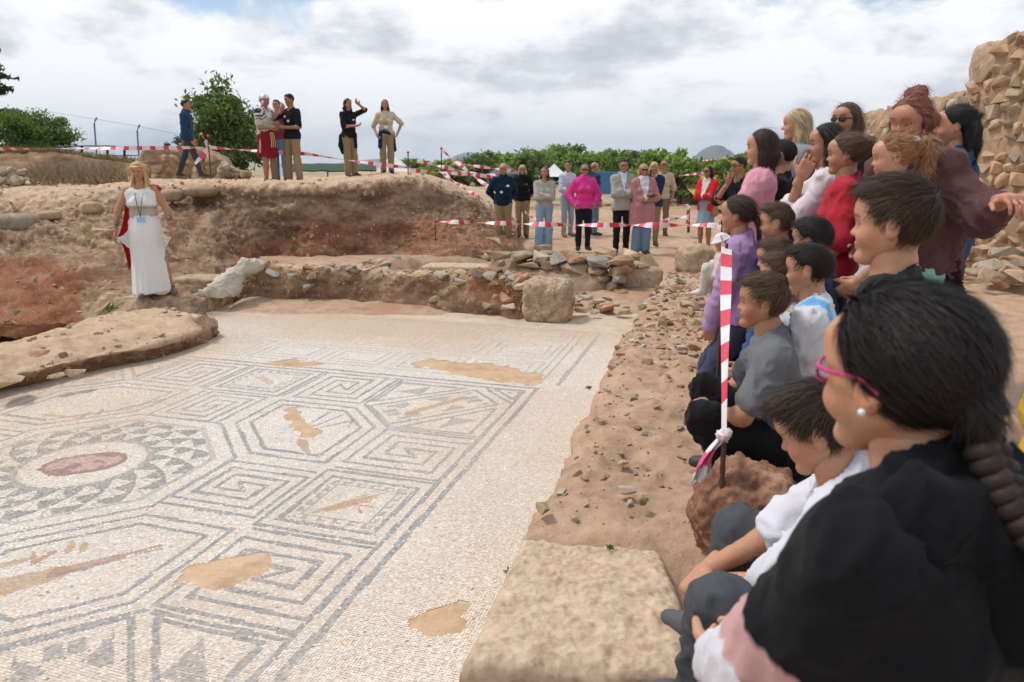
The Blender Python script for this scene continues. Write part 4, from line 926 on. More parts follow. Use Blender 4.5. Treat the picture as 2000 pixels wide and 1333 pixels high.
def hand_mesh(g, S, vox, skin, curl=.6, d=None, n=None):
    h = g['h']; s = .108 * h; W_, E_ = g['W' + S], g['E' + S]; d = nrm(W_ - E_) if d is None else nrm(d)
    sd = 1 if S == 'L' else -1
    if n is None: n = np.cross(d, np.array([1., 0, 0])) * sd; n = n if np.linalg.norm(n) > .3 else np.array([0, -sd, 0.])
    n = nrm(n - d * (np.dot(n, d))); side = nrm(np.cross(n, d)) * sd                    # side points to the thumb
    F = Field(W_ - s * 1.25, W_ + s * 1.25, vox); r0 = .0165 * h
    F.cone(W_ - d * .25 * s, W_ + d * .12 * s, r0, r0 * .95, .0)
    for t, rr in ((-.17, .125), (0, .135), (.17, .125)): F.cone(W_ + d * .10 * s + side * t * .7 * s, W_ + d * .46 * s + side * t * s, rr * s, .10 * s, .08 * s)
    for i, (t, ln) in enumerate(((.21, .44), (.075, .50), (-.065, .47), (-.20, .37))):
        b0 = W_ + d * .48 * s + side * t * s; c1, c2, c3 = curl * (.75 + .08 * i), curl * (1.7 + .1 * i), curl * 2.35
        dr = lambda a: d * math.cos(a) + n * math.sin(a)
        p1 = b0 + dr(c1) * ln * .46 * s; p2 = p1 + dr(c2) * ln * .32 * s; p3 = p2 + dr(c3) * ln * .24 * s
        F.cone(b0 - d * .06 * s, p1, .054 * s, .049 * s, .02 * s); F.cone(p1, p2, .049 * s, .044 * s, .01 * s); F.cone(p2, p3, .044 * s, .037 * s, .01 * s)
    t0 = W_ + d * .12 * s + side * .17 * s; t1 = t0 + nrm(d * .55 + side * .75 + n * .35) * .27 * s; t2 = t1 + nrm(d * .85 + side * .25 + n * (.2 + curl * .4)) * .26 * s
    F.cone(t0, t1, .085 * s, .066 * s, .05 * s); F.cone(t1, t2, .064 * s, .048 * s, .01 * s)
    V, Q = F.mesh(); C = np.tile(np.array(skin), (len(V), 1)); tip = np.clip(np.linalg.norm(V - W_, axis=1) / s - .6, 0, 1)[:, None]; C = C * (1 - .35 * tip) + C * np.array([1.02, .72, .66]) * .35 * tip
    return V, Q, C
def fold(V, Q, amp, f=9., seed=0, anis=(1, 1, .45)):
    N_ = vnormals(V, Q); W0 = V * f; W0 = W0 + .5 * np.stack([fbm(W0 * .5 + 3, 2, seed=seed + 5), fbm(W0 * .5 + 7, 2, seed=seed + 6), fbm(W0 * .5, 2, seed=seed + 7)], 1)
    d = fbm(W0 * np.array(anis), 2, seed=seed); R_ = np.array(Matrix.Rotation(.7, 3, 'X') @ Matrix.Rotation(.5, 3, 'Z'))
    r1 = 1 - np.abs(fbm((W0 @ R_) * np.array([1.5, 1.5, .5]) + 5, 2, seed=seed + 3)) * 4; r2 = 1 - np.abs(fbm((W0 @ R_.T) * np.array([2.6, .8, 2.2]) + 9, 2, seed=seed + 4)) * 4
    return V + N_ * ((d * .8 + np.clip(r1, 0, 1) ** 2 * .75 + np.clip(r2, 0, 1) ** 2 * .45 - .25) * amp)[:, None]
def garment(name, prims, off, vox, col, parent, mat='cloth', cuts=(), subs=(), k=.03, amp=.006, seed=0, paint=None, f=9., extra=None, limbs=()):
    pr = [(a, b, ra + off, rb + off) for a, b, ra, rb in prims]; lm = [(a, b, ra + off, rb + off) for a, b, ra, rb in limbs]; lo, hi = bbox(pr + lm, .03); F = Field(lo, hi, vox)
    for a, b, ra, rb in pr: F.cone(a, b, ra, rb, k)
    if extra: extra(F)
    for a, b, ra, rb in subs: F.cone(a, b, ra, rb, .008, True)
    for p, n in cuts: F.plane(p, n, .004)
    for a, b, ra, rb in lm: F.cone(a, b, ra, rb, k * .7)
    V, Q = F.mesh()
    if len(V) == 0: return None
    V = fold(V, Q, amp, f, seed); C = np.tile(np.array(col, float), (len(V), 1)) * (1 + .06 * fbm(V * 6, 2, seed=seed)[:, None])
    if paint: C = paint(V, C)
    o = link(name, np_mesh(name, V, Q, True, cols=C), M[mat], parent); return o
# ---- hair
def ribbons(P0, D, Nn, ln, width, seg, col, seed, droop=0.0, lift=.0, wav=0.0):
    """thin strands that start at P0 and run along D, hugging the head"""
    r = np.random.default_rng(seed); n = len(P0); ln = ln * (.55 + .9 * r.random(n)); P = P0 + Nn * (lift * r.random(n))[:, None]; D = D.copy(); side = nrm_rows(np.cross(D, Nn)); Vs = []
    for s in range(seg + 1):
        w = width * (1 - .75 * s / seg); Vs.append(np.stack([P - side * w, P + side * w], 1))
        st = ln / seg; P = P + D * st[:, None]
        D = nrm_rows(D + np.array([0, 0, -droop]) + side * (wav * np.sin(s * 2.1 + r.random(n) * 6))[:, None] - Nn * (.10))
    V = np.stack(Vs, 1); n_, sg = V.shape[:2]; base = (np.arange(n_) * sg * 2)[:, None]; i = np.arange(seg)[None, :]
    Q = np.stack([base + 2 * i, base + 2 * i + 1, base + 2 * i + 3, base + 2 * i + 2], -1).reshape(-1, 4)
    tint = (.55 + 1.5 * r.random((n_, 1, 1, 1)) ** 2.2); C = np.broadcast_to(col * tint if np.ndim(col) == 1 else col[:, None, None, :] * tint, V.shape)
    return V.reshape(-1, 3), Q, C.reshape(-1, 3)
def nrm_rows(v): return v / (np.linalg.norm(v, axis=1, keepdims=True) + 1e-9)
def hair_obj(g, spec, vox, parent, seed=0, strands=0):
    hh, HC, HR = g['hh'], g['HC'], g['HR']; st = spec['style']; col = np.array(spec['col']); W_ = lambda x, y, z: HC + HR @ (np.array([x, y, z], float) * hh)
    ln = spec.get('len', .8); ex = np.array([hh * 1.35] * 3); lo, hi = HC - ex, HC + ex * .75; lo[2] = HC[2] - hh * (1.0 + ln); th = spec.get('t', .03)
    F = Field(lo, hi, vox)
    if st != 'bald':
        F.ell(W_(-.045, 0, .135), np.array([.41 + th, .345 + th * (.35 if st in ('short', 'crop') else 1), .375 + th]) * hh, 0, HR)
        if st in ('short', 'crop'): F.ell(W_(.10, 0, .33), np.array([.30, .26, .20]) * hh * (1 + th), .06 * hh, HR)
        if st == 'crop': F.ell(W_(.0, 0, .40), np.array([.34, .27, .16]) * hh, .06 * hh, HR)
        hl = spec.get('line', .25)
        n1 = nrm([.80, 0, -.60]) if st in ('short', 'crop') else nrm([.86, 0, -.50])
        F.plane(W_(.235, 0, hl - .03), HR @ n1, .10 * hh)
        F.ell(W_(.42, 0, -.02), np.array([.26, .30, .27 + .6 * max(0, hl - .25)]) * hh, .08 * hh, HR, True)
        if st in ('short', 'crop'):
            for s in (-1, 1): F.ell(W_(.0, s * .38, -.07), np.array([.14, .13, .20]) * hh, .03 * hh, HR, True)
            F.plane(W_(-.30, 0, spec.get('nape', -.17)), HR @ np.array([-.30, 0, -1.]), .05 * hh)
    else:
        F.ell(W_(-.06, 0, .10), np.array([.43, .35, .35]) * hh, 0, HR); F.plane(W_(0, 0, .16), HR @ np.array([0, 0, 1.]), .02); F.plane(W_(.02, 0, 0), HR @ np.array([1., 0, 0]), .02); F.plane(W_(0, 0, -.22), HR @ np.array([0, 0, -1.]), .02)
    D = np.array([0, 0, -1.])
    if st in ('long', 'curly'):
        for s in (-1, 1):
            for x0, y0, r0 in ((.02, .31, .07), (-.12, .31, .10), (-.26, .23, .12), (-.36, .10, .12)):
                a = W_(x0, s * y0, .05); b_ = a + (HR @ np.array([0, s * .05, 0]) * hh) + D * hh * ln * (.9 + .1 * r0) + (g['F'] * (.12 if spec.get('front') else -.02)) * hh
                F.cone(a, a * .5 + b_ * .5 + HR @ np.array([-.02, s * .03, 0]) * hh, r0 * hh, r0 * 1.15 * hh, .08 * hh); F.cone(a * .5 + b_ * .5 + HR @ np.array([-.02, s * .03, 0]) * hh, b_, r0 * 1.15 * hh, .07 * hh, .08 * hh)
        F.ell(W_(.32, 0, -.10), np.array([.26, .24, .34]) * hh, .04 * hh, HR, True)
    if st == 'pony' or st == 'half':
        pts = spec.get('tail', [(-.50, 0, .22, .10), (-.64, 0, .12, .13), (-.70, 0, -.15, .13), (-.66, 0, -.5, .07)])
        for a, b_ in zip(pts[:-1], pts[1:]): F.cone(W_(*a[:3]), W_(*b_[:3]), a[3] * hh, b_[3] * hh, .05 * hh)
    if st == 'bun': F.ell(W_(*spec.get('bun', (-.40, 0, .38))), np.array([.16, .17, .15]) * hh, .05 * hh, HR)
    if st == 'braid':
        pts = spec['tail']
        F.cone(W_(*pts[0][:3]), W_(*pts[1][:3]), pts[0][3] * hh, pts[1][3] * hh, .05 * hh)
    for (x_, y_, z_, r_) in spec.get('extra', ()): F.ell(W_(x_, y_, z_), np.array([r_, r_, r_]) * hh, .05 * hh, HR)
    if st == 'half':
        for s in (-1, 1):
            a = W_(-.30, s * .2, -.05); F.cone(a, a + D * hh * ln, .16 * hh, .08 * hh, .08 * hh)
    V, Q = F.mesh(); N_ = vnormals(V, Q); q = (V - HC) @ HR / hh
    fq = spec.get('curl', 0)
    amp = hh * (.05 + .10 * fq); V = V + N_ * (fbm(V * (14 if fq == 0 else 26) / max(hh, .1) * .2 * np.array([1, 1, .5 if fq == 0 else 1]), 3, seed=seed) * amp * (.12 if st == 'braid' else .35 if st in ('short', 'crop') else .6))[:, None]
    C = np.tile(col, (len(V), 1)) * (.8 + .5 * fbm(V * 40 * np.array([1, 1, .3]), 2, seed=seed + 1)[:, None].clip(-.6, 1)); parts = [(V, Q, C.clip(.004, 1))]
    if strands:
        r = np.random.default_rng(seed + 9); pick = r.choice(np.flatnonzero(np.linalg.norm((q - np.array([-.045, 0, .135])) / np.array([.50, .42, .46]), axis=1) + 3 * (q[:, 2] < -.20) + 3 * (q[:, 0] < -.50) < 1.12) if st == 'braid' else len(V), strands); P0, N0, q0 = V[pick], N_[pick], q[pick]
        if st in ('short', 'crop'):
            top = np.clip((q0[:, 2] - .12) / .25, 0, 1)[:, None]; fl = (q0 - np.array([-.28, 0, .45])); fl[:, 2] *= .6; fl = nrm_rows(fl) * (1 - .6 * top) + np.array([1, .12, 0]) * top * .9 + np.array([0, 0, -.5]) * (1 - top)
            L_, lift, droop = hh * .17, hh * .03, .05
        elif st in ('pony', 'bun', 'braid', 'half'):
            tie = np.array(spec.get('tie', (-.50, 0, .22))); cap = (np.linalg.norm((q0 - np.array([-.055, 0, .135])) / np.array([.47, .39, .42]), axis=1) < 1.10)[:, None]
            fl = np.where(cap, nrm_rows(tie - q0), np.array([-.15, 0, -1.]) @ np.eye(3)); L_, lift, droop = hh * .30, hh * .014, .03
            if st == 'braid': fl = np.where(cap, fl, nrm_rows(np.stack([np.sin(q0[:, 2] * 22) * .8, np.cos(q0[:, 2] * 22) * .6, -np.ones(len(q0))], 1)))
        else: fl = np.where((q0[:, 2] > .15)[:, None], nrm_rows(np.stack([-.3 + 0 * q0[:, 0], q0[:, 1] * 3, -.4 + 0 * q0[:, 0]], 1)), np.array([0, 0, -1.])); L_, lift, droop = hh * .5, hh * .03, .05
        Dw = nrm_rows(fl) @ HR.T; Dw = nrm_rows(Dw - N0 * (Dw * N0).sum(1, keepdims=True) + N0 * (.04 if st not in ('short', 'crop') else (.05 + .30 * np.clip((q0[:, 2:3] - .25) / .2, 0, 1) * r.random((len(q0), 1)))))
        Dw = nrm_rows(Dw + r.normal(0, .10 + .22 * fq, Dw.shape)); L_ = L_ * spec.get('strand', 1)
        parts.append(ribbons(P0, Dw, N0, L_, hh * .0040, 3, col * 1.15, seed + 4, droop, lift, .12 + .5 * fq))
    if st == 'braid':                              # three plaited strands crossing over one another
        B_ = catmull(np.array(spec['tail'][1:]), 90); tt = np.linspace(0, 1, 90)
        for k in range(3):
            a = tt * 2 * math.pi * spec.get('lobes', 5) + k * 2.0944; R_ = B_[:, 3] * (1 - .25 * tt)
            P_ = np.array([W_(b[0] - .55 * r_ * math.sin(2 * q_), b[1] + .85 * r_ * math.sin(q_), b[2]) for b, r_, q_ in zip(B_, R_, a)])
            Vb, Qb = ring_tube(P_, R_ * .66 * hh, 9); hl_ = np.clip(.5 + .5 * np.sin(np.repeat(a, 9) * 2), 0, 1)[:, None] * np.tile(np.random.default_rng(k).random(9), 90)[:, None]; parts.append((Vb, Qb, col * 1.1 * (1 - .5 * hl_) + np.array([.045, .021, .012]) * .8 * hl_))
    V, Q, C = join(parts); o = link('hair', np_mesh('hair', V, Q, True, cols=C), M['hair'], parent); return o
def ring_tube(pts, r, k=6, closed=False):
    pts = np.asarray(pts, float); n = len(pts); T = np.gradient(pts, axis=0); T = nrm_rows(T); up = np.where(np.abs(T[:, 2:3]) > .9, np.array([[1., 0, 0]]), np.array([[0, 0, 1.]])); A = nrm_rows(np.cross(T, up)); B = np.cross(T, A)
    rr = np.broadcast_to(np.asarray(r, float), (n,)); a = np.linspace(0, 2 * math.pi, k, endpoint=False)
    V = pts[:, None] + (A[:, None] * np.cos(a)[None, :, None] + B[:, None] * np.sin(a)[None, :, None]) * rr[:, None, None]
    return V.reshape(-1, 3), grid_faces(n, k, wrap=True)[:, ::-1]
def tube_obj(name, pts, r, mat, parent=None, k=6):
    V, Q = ring_tube(pts, r, k); return link(name, np_mesh(name, V, Q), M[mat] if isinstance(mat, str) else mat, parent)
def box_mesh(name, size, bev=.12):
    bm = bmesh.new(); bmesh.ops.create_cube(bm, size=1); bmesh.ops.scale(bm, vec=size, verts=bm.verts)
    bmesh.ops.bevel(bm, geom=bm.edges[:], offset=min(size) * bev, segments=2, affect='EDGES'); me = bpy.data.meshes.new(name); bm.to_mesh(me); bm.free(); return me
def card(name, size, pos, fwd, parent, mat):
    o = link(name, box_mesh(name, (size[0], size[1], size[2])), M[mat], parent); o.location = pos; o.rotation_euler = Vector(fwd).to_track_quat('X', 'Z').to_euler(); return o
def glasses(g, parent, dark=True, col=None):
    hh, HC, HR = g['hh'], g['HC'], g['HR']; W_ = lambda x, y, z: HC + HR @ (np.array([x, y, z], float) * hh); parts = []
    fr = M['plastic_black'] if col is None else col
    root = None
    for s in (-1, 1):
        a = np.linspace(0, 2 * math.pi, 17); pts = [W_(.395 - .06 * abs(math.cos(t)) * 0 - .035 * (s * .14 + .105 * math.cos(t)) ** 2 * 20 * .5, s * .14 + .105 * math.cos(t), .02 + .075 * math.sin(t) * (1 - .12 * math.cos(t) * s)) for t in a]
        V, Q = ring_tube(pts, .012 * hh, 6); parts.append((V, Q, np.zeros_like(V)))
        if dark:
            c = np.mean(pts[:-1], 0); L_ = [c + .004 * (HR @ np.array([1., 0, 0])), *pts[:-1], *[p - HR @ np.array([.03, 0, 0]) * hh for p in pts[:-1]], c - HR @ np.array([.03, 0, 0]) * hh]
            k = 16; fc = [[0, 1 + i, 1 + (i + 1) % k, 1 + (i + 1) % k] for i in range(k)] + [[1 + i, 1 + k + i, 1 + k + (i + 1) % k, 1 + (i + 1) % k] for i in range(k)]
            parts.append((np.array(L_), np.array(fc), np.zeros((len(L_), 3))))
        V, Q = ring_tube([W_(.37, s * .245, .05), W_(.25, s * .33, .05), W_(.0, s * .375, .05), W_(-.09, s * .375, -.02)], [.016 * hh, .016 * hh, .014 * hh, .012 * hh], 6); parts.append((V, Q, np.zeros_like(V)))
    V, Q = ring_tube([W_(.40, -.04, .04), W_(.415, 0, .05), W_(.40, .04, .04)], .013 * hh, 6); parts.append((V, Q, np.zeros_like(V)))
    V, Q, C = join(parts); return link('sunglasses' if dark else 'glasses', np_mesh('glasses', V, Q, True), fr, parent)
CROSSED = dict(wl=('t', .092, -.062, -.120), el=(.0, .9, -.6), wr=('t', .108, .050, -.145), er=(.0, -.9, -.6), hands=({'d': (-.45, -1, .25), 'n': (-1, .4, 0)}, {'d': (-.35, 1, .12), 'n': (-1, -.4, 0)}))
POCKETS = dict(wl=('t', .045, .120, -.255), el=(-.8, .7, 0), wr=('t', .045, -.120, -.255), er=(-.8, -.7, 0))
KNEES = dict(pelvis=(-.06, 0, .075), lean=16, al=(.15, .065, .040), ar=(.14, -.065, .040), kl=(.3, .25, 1), kr=(.3, -.25, 1), wl=('a', .10, .05, .17), wr=('a', .10, -.05, .16), el=(-.4, .9, -.4), er=(-.4, -.9, -.4), hands=({'d': (.55, -.5, -.6)}, {'d': (.55, .5, -.6)}))
KNEEL = dict(pelvis=(-.02, 0, .24), lean=9, al=(-.16, .06, .03), ar=(-.15, -.06, .03), kl=(1, .15, -.5), kr=(1, -.15, -.5), wl=('a', .12, .05, .22), wr=('a', .12, -.05, .21), el=(-.5, .9, -.2), er=(-.5, -.9, -.2), hands=({'d': (.5, -.5, -.6)}, {'d': (.5, .5, -.6)}))
CROSSLEG = dict(pelvis=(-.05, 0, .072), lean=14, al=(.15, -.04, .05), ar=(.17, .05, .045), kl=(.6, 1, .25), kr=(.6, -1, .25), wl=('a', .19, .05, .16), wr=('a', .19, -.04, .15), el=(-.2, .9, -.7), er=(-.2, -.9, -.7))
PEOPLE_LOG = []
def person(label, face, at=None, head=None, Y=None, ground=0.0, h=None, kid=False, fem=0, pose=None, skin='mid', hair=None, top=None, bottom=None, shoes=(.04, .03, .025), vox=.016, hvox=.009, strands=0, group=None, bw=1.0, curl=(.7, .7), seed=None, hands=(None, None), seat=False, brow=None, fold_amp=1.0):
    pose = pose or {}; seed = seed if seed is not None else abs(hash(label)) % 1000 if False else len(PEOPLE_LOG) * 13 + 5
    ca, sa = math.cos(math.radians(face)), math.sin(math.radians(face)); Rz = np.array([[ca, -sa, 0], [sa, ca, 0], [0, 0, 1]])
    if head is not None:
        hw = AY(head[0], head[1], Y)
        if h is None: h = (hw[2] - ground) / skeleton(1.0, kid, pose)['HC'][2]
        g = skeleton(h, kid, pose); loc = hw - Rz @ g['HC']
    else: g = skeleton(h, kid, pose); loc = np.array(at, float)
    PEOPLE_LOG.append((label[:34], round(h, 2), np.round(loc, 2)))
    root = empty('person', loc, math.radians(face)); tag(root, label, 'person', group); g['root'] = root; sk = np.array(SKIN[skin]) if isinstance(skin, str) else np.array(skin)
    # ---- body, one continuous figure (thinned under the clothes)
    T_ = top or {}; B_ = bottom or {}; shrink = .012 if top else 0; tp_ = torso_prims(g, fem, bw); body = [(a, b, ra - shrink, rb - shrink) for a, b, ra, rb in tp_]
    sl = T_.get('sleeve', 1); bl = B_.get('len', 1) if B_.get('kind', 'trousers') == 'trousers' else 0
    for S in 'LR':
        ap = arm_prims(g, S, bw); body += [(a, b, ra - (.005 if sl >= (.5, 1)[i] else 0), rb - (.005 if sl >= (.55, 1)[i] else 0)) for i, (a, b, ra, rb) in enumerate(ap)]
        lp = leg_prims(g, S, bw); body += [(a, b, ra - (.010 if bl >= .5 or i == 0 else 0), rb - (.010 if bl >= .6 else 0)) for i, (a, b, ra, rb) in enumerate(lp)]
        body.append((g['A' + S] - np.array([0, 0, .012 * h]), g['A' + S] - np.array([0, 0, .022 * h]) + g['foot' + S] * .085 * h, .021 * h, .015 * h))
    body.append((g['NB'] - g['T'] * .03 * h, g['NB'] + (g['HC'] - g['NB']) * .45, .034 * h * (1.15 if kid else 1), .030 * h * (1.15 if kid else 1)))
    lo, hi = bbox(body, .03); F = Field(lo, hi, vox * (1.65 if vox < .012 else 1.3))
    for a, b, ra, rb in body: F.cone(a, b, ra, rb, .022)
    V, Q = F.mesh(); parts = [(V, Q, np.tile(sk, (len(V), 1)))]
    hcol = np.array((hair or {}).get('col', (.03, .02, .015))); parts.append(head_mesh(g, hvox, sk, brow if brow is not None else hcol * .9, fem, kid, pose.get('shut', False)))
    for i, S in enumerate('LR'):
        hd = (hands[i] or (pose.get('hands') or (None, None))[i]) or {}; parts.append(hand_mesh(g, S, max(.0050, min(.009, hvox * 1.25)), sk, curl[i], hd.get('d'), hd.get('n')))
    V, Q, C = join(parts)
    if T_.get('tattoo'):
        for S in 'LR':
            m = np.linalg.norm(V - (g['E' + S] * .45 + g['W' + S] * .55), axis=1) < .085; nz = fbm(V[m] * 45, 2, seed=3)[:, None]; C[m] = np.where(nz > -.05, C[m] * .28 + np.array([.02, .025, .03]), C[m])
    link('body', np_mesh('body', V, Q, True, cols=C), M['skin'], root)
    if hair: hair_obj(g, hair, min(hvox * 1.35, .012), root, seed, int(strands * .52))
    # ---- clothes
    if B_.get('kind', None) == 'trousers' or (B_ and 'kind' not in B_):
        off = B_.get('off', .010); pr = [p for p in tp_[:2]]; lg = []; wd = B_.get('wide', 0)
        L_ = B_.get('len', 1)
        for S in 'LR':
            lp = leg_prims(g, S, bw); k, a = g['K' + S], g['A' + S]
            if L_ >= 1: lg += [lp[0], (k, a - (a - k) * .04, .036 * h + wd * .6 * h, .026 * h + wd * h)]
            else: lg += [(lp[0][0], lp[0][0] + (k - lp[0][0]) * min(1, L_ * 2), lp[0][2] + .006, lp[0][2] * (1 - L_ * .7) + lp[0][3] * L_ * .7 + .008)] + ([(k, k + (a - k) * (L_ * 2 - 1), .036 * h, .034 * h)] if L_ > .5 else [])
        garment('trousers' if L_ >= 1 else 'shorts', pr, off, vox * 1.35, B_['col'], root, B_.get('mat', 'cloth'), cuts=[(g['tp'](0, 0, B_.get('rise', .075 if not top else min(.075, max(-.02, T_.get('hem', -.015) + .012)))), g['T'])], limbs=lg, k=.02, amp=.012 * fold_amp, seed=seed + 2, paint=B_.get('paint'), f=11)
    elif B_.get('kind') == 'skirt':
        skirt(g, root, B_, vox, seed)
    if top:
        off = T_.get('off', .011); pr = list(tp_) if sl > 0 else [p for i, p in enumerate(tp_) if i not in (4, 5, 6)] + [(g['tp'](0, s_ * .05, .2), g['tp'](-.01, s_ * .062, .265), .045 * h, .024 * h) for s_ in (-1, 1)]; lm = []; hem = T_.get('hem', -.015); hm = g['tp'](0, 0, hem)
        if hem < -.02:
            for S in 'LR': pr.append((g['Q' + S], g['Q' + S] + (g['K' + S] - g['Q' + S]) * min(1, -hem * 4.2 + .15), .054 * h * bw + T_.get('flare', 0) * h, .052 * h * bw + T_.get('flare', 0) * h))
            a, b = g['QL'], g['QR']; kk = ((g['KL'] - g['QL']) + (g['KR'] - b)) / 2 * min(1, -hem * 4 + .1)
            pr.append((a * .5 + b * .5, a * .5 + b * .5 + kk, .06 * h, .058 * h))
        for S in 'LR':
            ap = arm_prims(g, S, bw)
            if sl > 0: e_ = ap[0][0] + (ap[0][1] - ap[0][0]) * min(1, sl * 2); lm.append((ap[0][0], e_, ap[0][2] + .003, ap[0][3] + .004 + T_.get('loose', 0)))
            if sl > .5: w_ = ap[1][0] + (ap[1][1] - ap[1][0]) * min(1, sl * 2 - 1) * .97; lm.append((ap[1][0], w_, ap[1][2] + .003 + T_.get('loose', 0), ap[1][3] + .004))
        nk = [(g['NB'] + g['T'] * .006 * h + g['F'] * .012 * h, g['NB'] + (g['HC'] - g['NB']) * .8 + g['F'] * .02 * h, .036 * h * (1.12 if kid else 1) * T_.get('neckw', 1), .05 * h)]
        if T_.get('collar'): pr.append((g['NB'] - g['T'] * .01 * h, g['NB'] + (g['HC'] - g['NB']) * .20 * T_['collar'], .040 * h, .037 * h)); nk = [(g['NB'] + g['T'] * .02 * h + g['F'] * .01 * h, g['NB'] + (g['HC'] - g['NB']) * .9, .030 * h, .036 * h)]
        if T_.get('open'):   # open front: remove a wedge in front of the chest
            o_ = T_['open']; nk = nk + [(g['tp'](.10, 0, .25), g['tp'](.125, 0, -.10), .018 * h * o_, .030 * h * o_)]
        garment(T_.get('name', 'shirt'), pr, off, vox if vox < .012 else vox * .92, T_['col'], root, T_.get('mat', 'cloth'), cuts=[(hm, -g['T'] if hem >= -.02 else np.array([0, 0, -1.]))], subs=nk, limbs=lm, k=.020, amp=.015 * fold_amp * T_.get('amp', 1), seed=seed, paint=(lambda V, C, gg=g, f=T_['paint']: f(V, C, gg)) if T_.get('paint') else None)
    if shoes is not None:
        for S in 'LR':
            a = g['A' + S]; fd = g['foot' + S]; F = Field(a - .2 * h / 1.7 - .05, a + .2 * h / 1.7 + .05, .015 if vox > .012 else .010); dn = np.array([0, 0, 1.])
            sd_ = np.cross(fd, dn); F.cone(a - dn * .018 * h - fd * .016 * h, a - dn * .014 * h + fd * .045 * h, .0250 * h, .0245 * h, .01); F.cone(a - dn * .020 * h + fd * .045 * h + sd_ * .006 * h, a - dn * .026 * h + fd * .098 * h + sd_ * .003 * h, .0245 * h, .0165 * h, .012); F.cone(a - dn * .020 * h + fd * .045 * h - sd_ * .006 * h, a - dn * .026 * h + fd * .092 * h - sd_ * .003 * h, .0245 * h, .0165 * h, .012); F.cone(a - dn * .005 * h, a + dn * .012 * h, .026 * h, .025 * h, .015); F.plane(a - dn * .040 * h, -dn, .003)
            V, Q = F.mesh(); C = np.tile(np.array(shoes), (len(V), 1)); low = V[:, 2] < a[2] - .031 * h; C[low] = C[low] * .4 + (.12 if np.mean(shoes) < .2 else .25)
            link('shoe', np_mesh('shoe', V, Q, True, cols=C), M['leather'], root)
    return g
def skirt(g, root, B_, vox, seed):
    h = g['h']; zt = g['tp'](0, 0, B_.get('rise', .09)); zb = np.array([*(g['pel'][:2] + np.array(B_.get('sway', (0, 0))) * h), B_['hem'] * h]); n, m = 56, 96
    t = np.linspace(0, 1, n); a = np.linspace(0, 2 * math.pi, m, endpoint=False); r0, r1 = B_.get('r', (.062, .10)); fl = B_.get('folds', 17)
    V = np.zeros((n, m, 3))
    for i, q in enumerate(t):
        c = zt + (zb - zt) * q; hip = math.exp(-((q - .22) / .22) ** 2) * .018; rr = (r0 + (r1 - r0) * q ** .8 + hip) * h
        w = .045 * q ** .7 * np.cos(a * fl + 1.5 * np.sin(a * 3)) + .05 * q * np.cos(a * 5 + seed) + .03 * q * np.cos(a * 9 + seed * 2)
        V[i, :, 0] = c[0] + np.cos(a) * rr * (.82 + .18 * q) * (1 + w * B_.get('pleat', 1)); V[i, :, 1] = c[1] + np.sin(a) * rr * (1.12 - .06 * q) * (1 + w * B_.get('pleat', 1)); V[i, :, 2] = c[2] + (.012 * h * np.sin(a * 2 + seed) * q if B_.get('uneven', 1) else 0)
    inner = V[::-1].copy(); c0 = V.mean(1, keepdims=True)[::-1]; inner[..., :2] = c0[..., :2] + (inner[..., :2] - c0[..., :2]) * .965
    V = np.concatenate([V, inner]); C = np.tile(np.array(B_['col'], float), (V.shape[0] * m, 1))
    if B_.get('paint'): C = B_['paint'](V.reshape(-1, 3), C)
    link('skirt' if B_.get('name') is None else B_['name'], np_mesh('skirt', V.reshape(-1, 3), grid_faces(2 * n, m, wrap=True)[:, ::-1], True, cols=C), M[B_.get('mat', 'cloth')], root)
def badge(g, mat='white_card', f=.075, l=.03, u=.17, size=(.004, .055, .04)):
    card('name_badge', size, g['tp'](f, l, u), g['F'], g['root'], mat)
def lanyard(g, mat='plastic_black', drop=.10, cardm='blue_card', f=.07):
    h = g['h']; c = g['tp'](f + .012, 0, drop)
    for s in (-1, 1): tube_obj('lanyard', [g['NB'] + g['L'] * s * .03 * h, g['tp'](f * .75, s * .028, .24), g['tp'](f + .004, s * .018, .19), c], .0035, mat, g['root'], 5)
    card('name_badge', (.004, .085, .06), c - g['T'] * .03, g['F'], g['root'], cardm)

def vfront(col, w=.05, low=.10, also=None):
    """the shirt or blouse showing between the open fronts of a jacket"""
    def f(V, C, g):
        q = (V - g['pel']); u = q @ g['T'] / g['h']; l = np.abs(q @ g['L']) / g['h']; fr = q @ g['F'] / g['h']
        m = (fr > .02) & (u > low) & (l < w * np.clip((u - low) / (.27 - low), .0, 1)); C[m] = np.array(col)
        e = (fr > .02) & (u > low) & (np.abs(l - w * (u - low) / (.27 - low)) < .006); C[e] *= .55
        if also is not None: C = also(V, C, g)
        return C
    return f

# ---- everybody, from the far end of the dig to the front row
BLACK = (.012, .012, .014); NAVY = (.014, .035, .075); KHAKI = (.30, .205, .115); JEANS = (.20, .30, .43); DKHAIR = (.018, .011, .008); BRHAIR = (.06, .032, .017); BLOND = (.52, .36, .17)
FARV = dict(vox=.019, hvox=.0105)
def H(style, col, **k): return dict(style=style, col=col, **k)
def ht(y_top, y_feet, Y): return 1.0
